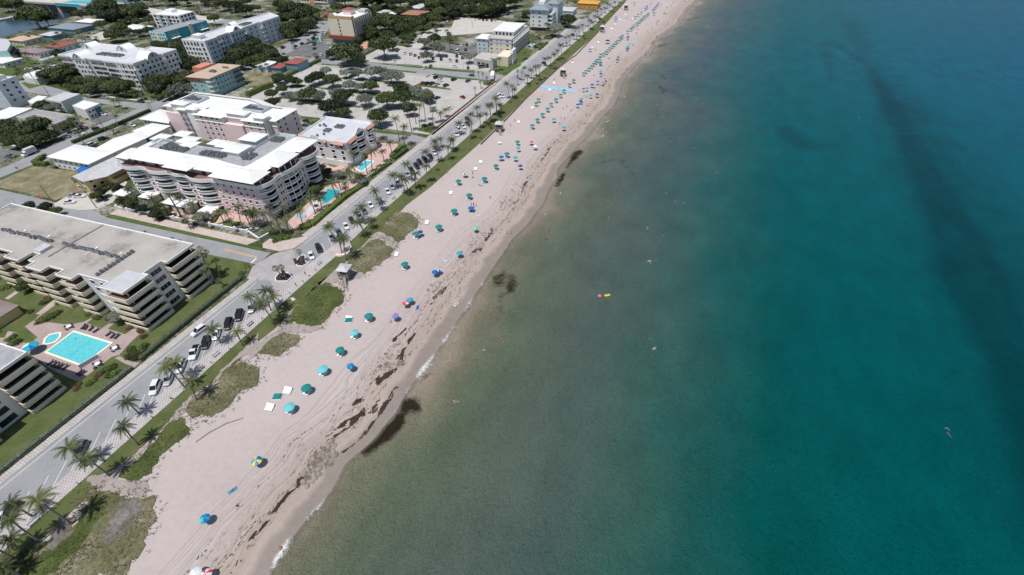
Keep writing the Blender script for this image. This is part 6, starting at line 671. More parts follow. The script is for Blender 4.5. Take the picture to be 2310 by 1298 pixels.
# ---------------------------------------------------------------- beach furniture
def canopy_mesh(nseg=8,r=1.28,stripes=False):
    b=MB(); prof=[(.03,2.62),(.45,2.50),(.9,2.32),(r,2.08)]
    rings=[]
    for pr,z in prof:
        row=[]
        for j in range(nseg*2):
            a=j*math.pi/nseg; q=pr*(1 if j%2==0 else .965); row.append((q*math.cos(a),q*math.sin(a),z-(0 if j%2==0 else .02*pr)))
        rings.append(b.pts(row))
    n=nseg*2
    for a,c in zip(rings,rings[1:]):
        for j in range(n): b.f.append((a+j,a+(j+1)%n,c+(j+1)%n,c+j)); b.m.append((j//2)%nseg if stripes else 0)
    # valance
    last=rings[-1]; row=b.pts([(v[0],v[1],v[2]-.13) for v in b.v[last:last+n]])
    for j in range(n): b.f.append((last+j,last+(j+1)%n,row+(j+1)%n,row+j)); b.m.append((j//2)%nseg if stripes else 0)
    return b
CANS={}
def canopy(k):
    if k in CANS: return CANS[k]
    pal={'x':['t','b','yel','pink','c','lime','v','yel'],'s':['b','c','b','c','a','c','b','c'],'w':['w','white']*4,'m':['b','c','b','v','b','c','b','c'],'p':['white','t']*4,'k':['r','white']*4,'q':['b','white']*4,'z':['c','c','c','white','white','c','c','b'],'v':['v','v','v','pink']*2,'r':['r','r','white','r']*2}.get(k)
    CANS[k]=canopy_mesh(8,1.28,True).mesh('canopy',['canopy_'+c for c in pal],smooth=False) if pal else canopy_mesh().mesh('canopy',['canopy_'+k],smooth=False)
    return CANS[k]
b=MB(); b.tube([(0,0,-.1),(0,0,2.72)],.028,6)
for j in range(8):
    a=j*math.pi/4; b.tube([(0,0,1.95),(.85*math.cos(a),.85*math.sin(a),2.29)],.012,4)
POLE=b.mesh('pole',['steel'])
UN={'t':'dark teal beach umbrella','a':'pale aqua beach umbrella','b':'blue beach umbrella','c':'turquoise beach umbrella','n':'navy blue beach umbrella','r':'red and white umbrella','v':'violet and pink umbrella','w':'white and pale blue umbrella','l':'light green beach umbrella','h':'black canopy','m':'multi blue panelled beach umbrella','x':'rainbow panelled beach umbrella','s':'blue and turquoise umbrella','p':'teal and white panelled umbrella','k':'red and white striped umbrella','q':'blue and white striped umbrella'}
def beach_part(y): return 'near sand' if y<100 else ('sand opposite the pink condo' if y<200 else ('sand opposite the car park' if y<310 else ('sand opposite the hotels' if y<420 else 'farthest sand')))
def lounger_mesh():
    b=MB(); b.box(-.32,-.95,.30,.32,.35,.38); 
    b.face([(-.32,.35,.36),(.32,.35,.36),(.32,.95,.78),(-.32,.95,.78)]); b.face([(-.32,.35,.30),(.32,.35,.30),(.32,.97,.72),(-.32,.97,.72)])
    f=b.mesh('mattress',['white_paint']); c=MB()
    for x in(-.28,.28):
        for y in(-.8,.3): c.box(x-.03,y-.03,0,x+.03,y+.03,.30)
        c.box(x-.03,-.95,.25,x+.03,.4,.30)
    return f,c.mesh('frame',['white_paint'])
LMT,LFR=lounger_mesh()
def lounger(x,y,a,label,group,zz=0):
    t=empty('beach_lounger',(x,y,gz(x,y)+zz),a,label,'beach lounger',group); link('mattress',LMT,t); link('frame',LFR,t); return t
for k,x,y in sorted(DATA['UMBS'],key=lambda p:p[2]):
    if k=='h': continue
    kk=UN[k]+' on the '+beach_part(y); n=uniq(kk)
    t=empty('beach_umbrella',(x,y,gz(x,y)),R.uniform(0,.8),'%s, %s from near end'%(kk,nth(n)),'umbrella',('beach umbrellas on the '+beach_part(y)))
    s=R.uniform(.92,1.08) if k in 'ta' else R.uniform(.78,.95)
    c=link('canopy',canopy(k),t); p=link('pole',POLE,t); c.scale=(s,s,1); c.rotation_euler=(R.uniform(-.05,.05),R.uniform(-.05,.05),R.uniform(0,1))
    if k in 'ta' and y<400:
        for q,dx in((0,-.75),(1,.35)):
            n=uniq('lg'+beach_part(y)); lounger(x+dx*.8-.1,y-.15,rad(R.uniform(-12,12)),'white lounger under %s, %s, %s from near end'%({'t':'teal','a':'pale aqua'}[k]+' umbrella',beach_part(y),nth(n)),'white loungers under the umbrellas')
LS=sorted(DATA['LOUNGES'],key=lambda p:p[1])
for i,(x,y) in enumerate(LS):
    for q in range(2 if y>100 else 3):
        n=uniq('ls'+beach_part(y)); lounger(x+q*.72,y+q*.12,rad(20),'bare white lounger on the %s, %s from near end'%(beach_part(y),nth(n)),'bare white loungers on the sand')
for i,(x,y) in enumerate(DATA['TEALSTACK']):
    t=empty('chair_stack',(x,y,gz(x,y)),rad(25),'low pile of teal cloth on white frames, '+('near the aqua umbrella' if i==0 else 'near the second grassy dune'),'cabana pile'); b=MB(); b.box(-1,-.8,.35,1,.8,.5); b.box(-.9,-.7,.52,.8,.75,.68); link('cloth',b.mesh('cloth',['canopy_t']),t)
    b=MB(); b.box(-1.05,-.85,.0,1.05,.85,.33); link('frame',b.mesh('frame',['white_paint']),t)
for k,x,y in DATA['TENTS']:
    n=uniq('tent'+k); t=empty('beach_tent',(x,y,gz(x,y)),rad(15),{'blue':['blue square beach shelter with people beside it on the sand opposite the pink condo','blue square shelter, the nearer of two side by side on the far sand'],'teal':['teal square shelter beside a blue one on the far sand','small teal square shelter near the low wall on the far sand']}[k][n-1],'beach shelter')
    b=MB(); b.frust([(-1.2,-1.1),(1.2,-1.1),(1.2,1.1),(-1.2,1.1)],1.7,[(-.5,-.4),(.5,-.4),(.5,.4),(-.5,.4)],2.15); link('roof',b.mesh('roof',['canopy_b' if k=='blue' else 'canopy_t']),t)
    for sx in(-1,1):
        for sy in(-1,1): b=MB(); b.tube([(sx*1.15,sy*1.05,0),(sx*1.15,sy*1.05,1.72)],.03,5); link('leg',b.mesh('leg',['steel']),t)
x,y=[(p[1],p[2]) for p in DATA['UMBS'] if p[0]=='h'][0]
t=empty('canopy_gazebo',(x,y,gz(x,y)),.2,'black pop up gazebo standing alone on the far sand','gazebo'); b=MB(); b.frust([(-1.6,-1.6),(1.6,-1.6),(1.6,1.6),(-1.6,1.6)],2.2,[(-.1,-.1),(.1,-.1),(.1,.1),(-.1,.1)],3.1); link('roof',b.mesh('roof',['canopy_h']),t)
for sx in(-1,1):
    for sy in(-1,1): b=MB(); b.tube([(sx*1.5,sy*1.5,0),(sx*1.5,sy*1.5,2.25)],.04,5); link('leg',b.mesh('leg',['steel']),t)
# lifeguard towers
TW=['nearest grey wooden lifeguard hut on stilts beside the grassy dune','second lifeguard hut from the near end, by the low brown wall','third lifeguard hut, standing beside the start of the umbrella row','fourth lifeguard hut, beside the wall before the white gable','farthest grey lifeguard hut at the top of the beach']
for (x,y),lb in zip(sorted(DATA['TOWERS'],key=lambda p:p[1]),TW):
    t=empty('lifeguard_tower',(x,y,0),rad(12),lb,'lifeguard tower','lifeguard towers along the beach')
    b=MB(); b.frust([(-2.1,-2.1),(2.1,-2.1),(2.1,2.1),(-2.1,2.1)],4.3,[(-.15,-.15),(.15,-.15),(.15,.15),(-.15,.15)],5.5); b.prism([(-2.1,-2.1),(2.1,-2.1),(2.1,2.1),(-2.1,2.1)],4.2,4.3,0,None,True); link('roof',b.mesh('roof',['lightgrey_roof']),t)
    b=MB(); b.box(-1.9,-1.9,1.55,1.9,1.9,1.7); link('deck',b.mesh('deck',['wood_grey']),t)
    b=MB(); b.box(-1.4,-1.2,1.7,1.3,1.5,2.7); b.box(-1.4,-1.2,3.75,1.3,1.5,4.2); 
    for px_ in(-1.35,-.1,1.25): b.box(px_-.06,-1.2,2.7,px_+.06,-1.1,3.75); b.box(px_-.06,1.4,2.7,px_+.06,1.5,3.75)
    b.box(-1.2,-1.0,2.7,1.1,1.3,3.75,1); link('cabin',b.mesh('cabin',['wood_grey','core_dark']),t)
    for sx in(-1.6,1.6):
        for sy in(-1.6,1.6): b=MB(); b.box(sx-.1,sy-.1,-.5,sx+.1,sy+.1,4.25); link('post',b.mesh('post',['wood_grey']),t)
    b=MB()
    for a,c in(((-1.9,-1.9),(1.9,-1.9)),((1.9,-1.9),(1.9,1.9)),((-1.9,1.9),(-1.9,-1.9))):
        b.wall(a,c,2.55,2.65,.07); b.wall(a,c,2.1,2.18,.05)
    link('railing',b.mesh('railing',['wood_grey']),t)
    b=MB(); b.face([(-.3,-1.9,1.65),(.9,-1.9,1.65),(2.6,-5.2,.05),(1.4,-5.2,.05)]); b.face([(-.3,-1.9,1.5),(.9,-1.9,1.5),(2.6,-5.2,-.1),(1.4,-5.2,-.1)])
    for o in(0,1.2):
        for q in(0,.5,1): px_,py_=-.3+o+1.7*q,-1.9-3.3*q; b.box(px_-.05,py_-.05,-.3,px_+.05,py_+.05,2.6-1.6*q)
        b.tube([(-.3+o,-1.9,2.6),(1.4+o,-5.2,1.0)],.05,4)
    link('ramp',b.mesh('ramp',['wood_grey']),t)
# ---------------------------------------------------------------- rocks
def rock_mesh(seed):
    rr=random.Random(seed); b=MB(); n=9; rings=[]
    for q,z in((1.0,-.3),(1.05,.15),(.8,.42),(.35,.55)):
        rings.append(b.pts([(q*rr.uniform(.75,1.2)*math.cos(j*6.283/n)*.62,q*rr.uniform(.75,1.2)*math.sin(j*6.283/n)*.5,z*rr.uniform(.8,1.15)) for j in range(n)]))
    for a,c in zip(rings,rings[1:]):
        for j in range(n): b.f.append((a+j,a+(j+1)%n,c+(j+1)%n,c+j)); b.m.append(0)
    b.f.append(tuple(range(rings[-1],rings[-1]+n))); b.m.append(0); return b.mesh('rock',['rock' if seed%4 else 'rock_dark'])
RM=[rock_mesh(s) for s in range(7)]
RN=['in the nearest boulder heap above the wrack','in the half buried rocks by the brown seaweed','in the rocks inland of the red umbrella','in the rocks by the light green umbrella','in the rock patch opposite the pink condo pool','in the low rocks near the waterline','in the rocks past the red and white umbrella','in the far rocks below the umbrella row','in the tiny far rocks by the blue umbrellas','in the far scattered rocks']
for (n,s,p),lb in zip(DATA['ROCKS'],RN):
    x0,x1=min(q[0] for q in p),max(q[0] for q in p); y0,y1=min(q[1] for q in p),max(q[1] for q in p); k=0; got=[]
    for _ in range(6000):
        if k>=n: break
        x,y=R.uniform(x0,x1),R.uniform(y0,y1)
        if not inpoly(x,y,p): continue
        sc=s*R.uniform(.55,1.35)
        if any(dist(x-a,y-c)<(sc+r)*.42 for a,c,r in got): continue
        got.append((x,y,sc)); k+=1
    for i,(x,y,sc) in enumerate(sorted(got,key=lambda g:g[1])):
        o=link('boulder',R.choice(RM),None,(x,y,gz(x,y)-.06*sc),R.uniform(0,6.28)); o.scale=(sc,sc*R.uniform(.9,1.4),sc*R.uniform(.5,.9)); tag(o,'%s boulder %s, %s from near end'%('large' if sc>1 else ('tan' if sc>.5 else 'small'),lb,nth(i+1)),'boulder','boulders '+lb)
# ---------------------------------------------------------------- people
def person_mesh(pose):
    J={}; 
    if pose in('stand','wade','walk'):
        sp=.12 if pose!='walk' else .10; f=.0 if pose!='walk' else .24
        J=dict(pel=(0,0,.95),chest=(0,.01,1.28),neck=(0,.01,1.46),head=(0,.03,1.60),top=(0,.02,1.72),hl=(-.1,0,.92),kl=(-sp,.03+f*.6,.50),al=(-sp,f,.08),tl=(-sp,f+.14,.03),hr=(.1,0,.92),kr=(sp,.03-f*.2,.50),ar=(sp,-f,.09),tr=(sp,-f+.14,.03),sl=(-.18,0,1.40),el=(-.25,-.02-f*.3,1.12),wl=(-.27,.08-f*.4,.86),dl=(-.27,.12-f*.4,.77),sr=(.18,0,1.40),er=(.26,-.02+f*.3,1.13),wr=(.25,.10+f*.4,.88),dr=(.25,.15+f*.4,.80))
    elif pose=='sit':
        J=dict(pel=(0,0,.14),chest=(0,-.10,.48),neck=(0,-.10,.66),head=(0,-.06,.80),top=(0,-.06,.92),hl=(-.1,.02,.13),kl=(-.16,.36,.40),al=(-.14,.62,.08),tl=(-.14,.75,.05),hr=(.1,.02,.13),kr=(.16,.42,.30),ar=(.18,.72,.07),tr=(.18,.85,.07),sl=(-.18,-.1,.60),el=(-.27,.05,.38),wl=(-.2,.28,.38),dl=(-.18,.36,.40),sr=(.18,-.1,.60),er=(.28,-.2,.34),wr=(.30,-.25,.08),dr=(.30,-.2,.03))
    else:
        z=.11 if pose=='lie' else -.02
        J=dict(pel=(0,0,z),chest=(0,.34,z+.02),neck=(0,.52,z+.02),head=(0,.66,z+.05),top=(0,.78,z+.05),hl=(-.1,-.04,z),kl=(-.14,-.46,z+.04),al=(-.15,-.88,z-.02),tl=(-.17,-.94,z+.08),hr=(.1,-.04,z),kr=(.15,-.46,z+.02),ar=(.17,-.88,z-.02),tr=(.19,-.94,z+.08),sl=(-.19,.46,z),el=(-.36,.28,z-.02),wl=(-.40,.04,z-.03),dl=(-.40,-.06,z-.03),sr=(.19,.46,z),er=(.38,.50,z-.01),wr=(.32,.74,z),dr=(.26,.80,z))
        if pose=='swim': J.update(pel=(0,-.15,-.45),chest=(0,0,-.12),neck=(0,.06,.06),head=(0,.09,.2),top=(0,.09,.32),hl=(-.1,-.2,-.5),kl=(-.15,-.5,-.8),al=(-.15,-.8,-1.0),tl=(-.15,-.85,-1.1),hr=(.1,-.2,-.5),kr=(.15,-.5,-.85),ar=(.15,-.8,-1.0),tr=(.15,-.85,-1.1),sl=(-.18,.02,0),el=(-.40,.2,-.03),wl=(-.30,.46,.0),dl=(-.25,.54,.0),sr=(.18,.02,0),er=(.42,.12,-.02),wr=(.5,.38,.0),dr=(.5,.47,.0))
    names=list(J); idx={n:i for i,n in enumerate(names)}
    E=[('pel','chest'),('chest','neck'),('neck','head'),('head','top')]+[e for s in 'lr' for e in(('pel','h'+s),('h'+s,'k'+s),('k'+s,'a'+s),('a'+s,'t'+s),('neck','s'+s),('s'+s,'e'+s),('e'+s,'w'+s),('w'+s,'d'+s))]
    me=bpy.data.meshes.new('sk'); me.from_pydata([J[n] for n in names],[(idx[a],idx[c]) for a,c in E],[]); o=bpy.data.objects.new('sk',me); COL.objects.link(o)
    mo=o.modifiers.new('s','SKIN'); mo.use_smooth_shade=True; sd=o.modifiers.new('d','SUBSURF'); sd.levels=1; sd.render_levels=1
    rr=dict(pel=(.15,.11),chest=(.155,.11),neck=(.06,.06),head=(.095,.105),top=(.07,.08),h=(.095,.095),k=(.06,.06),a=(.042,.042),t=(.035,.03),s=(.06,.06),e=(.042,.042),w=(.032,.032),d=(.035,.02))
    for n in names:
        v=me.skin_vertices[0].data[idx[n]]; v.radius=rr.get(n) or rr[n[0]]; v.use_root=(n=='pel')
    dg=bpy.context.evaluated_depsgraph_get(); dg.update(); me2=bpy.data.meshes.new_from_object(o.evaluated_get(dg)); me2.name='person'
    bpy.data.objects.remove(o); bpy.data.meshes.remove(me)
    me2.materials.clear()
    for m in('skin_tan','swim_red','hair'): me2.materials.append(MATS[m])
    pv,hd,tp=Vector(J['pel']),Vector(J['head']),Vector(J['top']); up=(tp-hd).normalized(); kl,kr=Vector(J['kl']),Vector(J['kr'])
    for p in me2.polygons:
        c=p.center; mi=0
        if (c-hd).dot(up)>.035 and (c-hd).length<.26: mi=2
        elif (c-hd).length<.2 and pose in('stand','walk','wade','sit','swim') and c.y<hd.y-.045: mi=2
        elif (c-pv).length<.235 or min((c-(pv.lerp(k_,.35))).length for k_ in(kl,kr))<.12: mi=1
        p.material_index=mi
    return me2
PM={k:person_mesh(k) for k in('stand','walk','sit','lie','swim','float')}
PM['wade']=PM['stand']
CLR=['red','black','blue','white','pink','green']; SKN=['fair','tan','tan','brown','fair']
def put_person(pose,x,y,z,rz,i,label,group):
    o=link('person',PM[pose],None,(x,y,z),rz); tag(o,label,'person',group); setm(o,0,'skin_'+SKN[i%5]); setm(o,1,'swim_'+CLR[(i*7)%6]); setm(o,2,'hair'); return o
PW={'stand':'person standing','walk':'person walking','sit':'person sitting','lie':'person lying'}
for i,(pose,x,y) in enumerate(sorted(DATA['PEOPLE'],key=lambda p:p[2])):
    c=CLR[(i*7)%6]; pl=('on the '+beach_part(y)) if x>-104 else ('on the grass verge' if x>-108.8 else 'on the promenade')
    k='%s %s in %s'%(PW[pose],pl,c); n=uniq(k)
    if pose=='lie':
        b=MB(); b.face([(-.45,-.95,.02),(.45,-.95,.02),(.45,.95,.02),(-.45,.95,.02)]); a=R.uniform(0,6.28); tm=R.choice(['towel_blue','canopy_w','canopy_white','canopy_c','canopy_pink']); tw=b.mesh('towel',[tm]); m=uniq('towel'+beach_part(y)); o=link('beach_towel',tw,None,(x,y,gz(x,y)+.05),a); tag(o,'%s towel under sunbather in %s, %s, %s from near end'%({'towel_blue':'blue','canopy_w':'pale blue','canopy_white':'white','canopy_c':'turquoise','canopy_pink':'pink'}[tm],c,beach_part(y),nth(m)),'towel','beach towels'); zz=.07
    else: a=R.uniform(0,6.28); zz=.02
    put_person(pose,x,y,gz(x,y)+zz,a,i,'%s swimwear, %s from near end'%(k,nth(n)),'people on the beach')
def sea_part(x,y): return 'off the near beach' if y<130 else ('in the water opposite the pink condo' if y<215 else ('in the water opposite the car park' if y<320 else 'in the far shallows'))
for i,(pose,x,y) in enumerate(sorted(DATA['SWIM'],key=lambda p:p[2])):
    j=i+3; k={'wade':'person wading','swim':'swimmer with head above water','float':'person floating on the surface'}[pose]+' '+sea_part(x,y); n=uniq(k)
    put_person(pose,x,y,{'wade':-1.75,'swim':-1.0,'float':-.95}[pose],R.uniform(0,6.28),j,'%s, %s from near end'%(k,nth(n)),'bathers in the sea')
    if pose=='float' and i%3==0: pass
wx,wy=DATA['FLOATS'][0]; b=MB(); b.lathe([(.55,-.1),(.62,.05),(.55,.18),(.2,.12)],14); tag(link('inflatable_raft',b.mesh('inflatable_raft',['float_pink']),None,(wx,wy,-.95)),'pink inflatable ring beside a swimmer','inflatable')
wx,wy=DATA['FLOATS'][1]; b=MB(); b.box(-.9,-.35,-.05,.55,.35,.14); b.box(.55,-.3,.0,.95,.3,.26); tag(link('inflatable_raft',b.mesh('inflatable_raft',['float_yellow']),None,(wx,wy,-.95),.6),'yellow inflatable air bed floating beside the pink ring','inflatable')
# ---------------------------------------------------------------- street furniture
for i,(x,y) in enumerate(sorted(DATA['BENCHES'],key=lambda p:p[1])):
    t=empty('park_bench',(x,y,.115),rad(90),'grey slatted bench on the promenade, %s from near end'%nth(i+1),'bench','benches along the promenade')
    b=MB()
    for q in(-.2,-.05,.1): b.box(-.95,q,.42,.95,q+.11,.46)
    link('seat',b.mesh('seat',['lightgrey_roof']),t); b=MB()
    for q in(.55,.72): b.box(-.95,.24,q,.95,.28,q+.12)
    link('backrest',b.mesh('backrest',['lightgrey_roof']),t)
    for q in(-.85,.85): b=MB(); b.box(q-.04,-.2,0,q+.04,-.12,.42); b.box(q-.04,.2,0,q+.04,.28,.85); b.box(q-.04,-.2,.36,q+.04,.24,.42); link('leg',b.mesh('leg',['black_metal']),t)
for i,(x,y) in enumerate(sorted(DATA['BOLLARDS'],key=lambda p:p[1])):
    t=empty('bollard_light',(x,y,.06),0,'low lamp post at the promenade edge, %s from near end'%nth(i+1),'lamp post','low lamp posts along the promenade edge')
    b=MB(); b.lathe([(.14,0),(.14,.08),(.07,.1),(.07,.85)],8); link('post',b.mesh('post',['black_metal']),t); b=MB(); b.lathe([(.12,.85),(.14,.95),(.13,1.05),(.03,1.12)],8); link('lamp_head',b.mesh('lamp_head',['concrete']),t)
for k,x,y,h in sorted(DATA['POLES'],key=lambda p:p[2]):
    l=count_label('wooden utility pole' if k=='utility' else 'street lamp on a thin pole',x,y); t=empty('utility_pole' if k=='utility' else 'street_lamp',(x,y,0),TH,l,'pole' if k=='utility' else 'street lamp',('utility poles' if k=='utility' else 'street lamps')+' '+zone(x,y))
    b=MB(); b.tube([(0,0,0),(0,0,h)],[.17,.11] if k=='utility' else [.09,.05],7); link('pole',b.mesh('pole',['pole_wood' if k=='utility' and h<15 else 'steel' if k!='utility' else 'concrete']),t)
    if k=='utility':
        b=MB(); b.box(-1.1,-.06,h-.9,1.1,.06,h-.75); link('crossarm',b.mesh('crossarm',['pole_wood']),t)
        if h>=12: b=MB(); b.lathe([(.22,h-2.6),(.24,h-2.0),(.2,h-1.6)],8,0,.35,0); link('transformer',b.mesh('transformer',['ac_metal']),t)
    else:
        b=MB(); b.tube([(0,0,h),(.5,0,h+.15),(.9,0,h+.1)],.035,5); link('arm',b.mesh('arm',['steel']),t); b=MB(); b.box(.75,-.14,h+.0,1.25,.14,h+.12); link('lamp_head',b.mesh('lamp_head',['lamp_white']),t)
# ---------------------------------------------------------------- buildings (drawn in the street grid, s across and t along)
FACE={'S':0,'E':math.pi/2,'N':math.pi,'W':-math.pi/2}
WM={}
def wmesh(w,h,st):
    k=(round(w,2),round(h,2),st)
    if k in WM: return WM[k]
    b=MB(); fr_=.09 if st!='d' else .04
    b.box(-w/2,-.03,0,w/2,.08,h,1)
    fm=0
    for x0,x1,z0,z1 in((-w/2-fr_,w/2+fr_,-fr_,0),(-w/2-fr_,w/2+fr_,h,h+fr_),(-w/2-fr_,-w/2,0,h),(w/2,w/2+fr_,0,h)): b.box(x0,-.07,z0,x1,.06,z1,fm)
    n=max(1,int(w/1.0)) if st!='d' else max(1,int(w/1.6))
    for j in range(1,n+1 if n>1 else 1):
        if j<n: x=-w/2+w*j/n; b.box(x-.03,-.06,0,x+.03,.05,h,fm)
    if st=='a':  # arched head
        i=b.pts([(0,-.035,h)]+[(w/2*math.cos(a*math.pi/8),-.035,h+w/2*math.sin(a*math.pi/8)) for a in range(9)])
        for a in range(8): b.f.append((i,i+1+a,i+2+a)); b.m.append(1)
    if st=='s': b.box(-w/2-.15,-.22,-.16,w/2+.15,.05,-.09,fm)
    WM[k]=b.mesh('window',[{'d':'black_metal','b':'core_dark'}.get(st,'white_paint'),'window_glass']); return WM[k]
class Bld:
    def __init__(s,name,label,s0,t0,cat='building',group=None):
        s.s0,s.t0=s0,t0; s.o=empty(name,(*un(s0,t0),0),TH,label,cat,group); s.w=[]
    def part(s,name,b,mats,smooth=False,parent=None): return link(name,b.mesh(name,mats,(s.s0,s.t0,0),smooth),parent or s.o)
    def win(s,x,t,z,w,h,f,st='w',n='window'): s.w.append((x,t,z,w,h,f,st,n))
    def row(s,x0,t0,x1,t1,z,n,w,h,f,st='w',skip=()):
        for k in range(n):
            if k in skip: continue
            q=(k+.5)/n; s.win(x0+(x1-x0)*q,t0+(t1-t0)*q,z,w,h,f,st)
    def gridw(s,x0,t0,x1,t1,z0,fl,fh,n,w,h,f,st='w',skip=()):
        for k in range(fl): s.row(x0,t0,x1,t1,z0+fh*k,n,w,h,f,st,skip)
    def ac(s,pts,z,sz=1.0):
        for x,t in pts[:100]: 
            o=link('air_conditioner',ACM,next((c for c in s.o.children if c.name.split('.')[0] in('roof','roof_slab')),s.o),(x-s.s0,t-s.t0,z),R.uniform(-.1,.1)); o.scale=(sz,sz,sz*R.uniform(.85,1.1))
    def done(s):
        for i,(x,t,z,w,h,f,st,n) in enumerate(s.w[:100]): link(n,wmesh(w,h,st),s.o,(x-s.s0,t-s.t0,z),FACE[f])
        if len(s.w)>100:
            b=MB()
            for x,t,z,w,h,f,st,n in s.w[100:]:
                me=wmesh(w,h,st); c,q=math.cos(FACE[f]),math.sin(FACE[f]); i=len(b.v)
                b.v+=[(x+c*v.co.x-q*v.co.y,t+q*v.co.x+c*v.co.y,z+v.co.z) for v in me.vertices]
                for p in me.polygons: b.f.append(tuple(i+j for j in p.vertices)); b.m.append(p.material_index)
            o=s.part('windows',b,['white_paint','window_glass']); o['kind']='stuff'
b=MB(); b.box(-.45,-.45,0,.45,.45,.95); i=b.pts([(.34*math.cos(a*math.pi/6),.34*math.sin(a*math.pi/6),.955) for a in range(12)]); b.f.append(tuple(range(i,i+12))); b.m.append(1); b.box(-.5,-.5,-.02,.5,.5,.06); ACM=b.mesh('air_conditioner',['ac_metal','ac_fan'])
def rect(s0,t0,s1,t1): return [(s0,t0),(s1,t0),(s1,t1),(s0,t1)]
def hip(b,p,z0,rise,ridge=.0,over=.5,m=0,th=.18):
    """hip roof over the rectangle p, eaves slab and four slopes"""
    (x0,y0),(x1,y1)=p[0],p[2]; x0-=over;y0-=over;x1+=over;y1+=over; q=rect(x0,y0,x1,y1); b.prism(q,z0-th,z0,m,None,True)
    d=min(x1-x0,y1-y0)/2*(1-ridge); b.frust(q,z0,rect(x0+d,y0+d,x1-d,y1-d) if ridge>0 else ([(x0+d,(y0+y1)/2-.02),(x1-d,(y0+y1)/2-.02),(x1-d,(y0+y1)/2+.02),(x0+d,(y0+y1)/2+.02)] if x1-x0>=y1-y0 else [((x0+x1)/2-.02,y0+d),((x0+x1)/2+.02,y0+d),((x0+x1)/2+.02,y1-d),((x0+x1)/2-.02,y1-d)]),z0+rise,m)
def simple(name,label,p,h,wall,roof,par=.5,wins=(),group=None,hipr=None,parm=None,cat='building',over=.5,ridge=0):
    c=(sum(q[0] for q in p)/len(p),sum(q[1] for q in p)/len(p)); B=Bld(name,label,c[0],c[1],cat,group)
    if name.endswith('carport') or name.endswith('canopy'): h0=h-.25
    b=MB(); b.prism(p,0,h); B.part('wall',b,[wall])
    b=MB()
    if hipr: hip(b,p,h+.03,hipr,ridge,over)
    else: b.prism(p if par<=0 else inset(p,.26),h,h+.06); 
    B.part('roof',b,[roof])
    if not hipr and par>0: b=MB(); b.parapet(p,h,h+par,.25); B.part('parapet',b,[parm or wall])
    for x0,t0,x1,t1,z,fl,fh,n,w,hh,f,st in wins: B.gridw(x0,t0,x1,t1,z,fl,fh,n,w,hh,f,st)
    return B
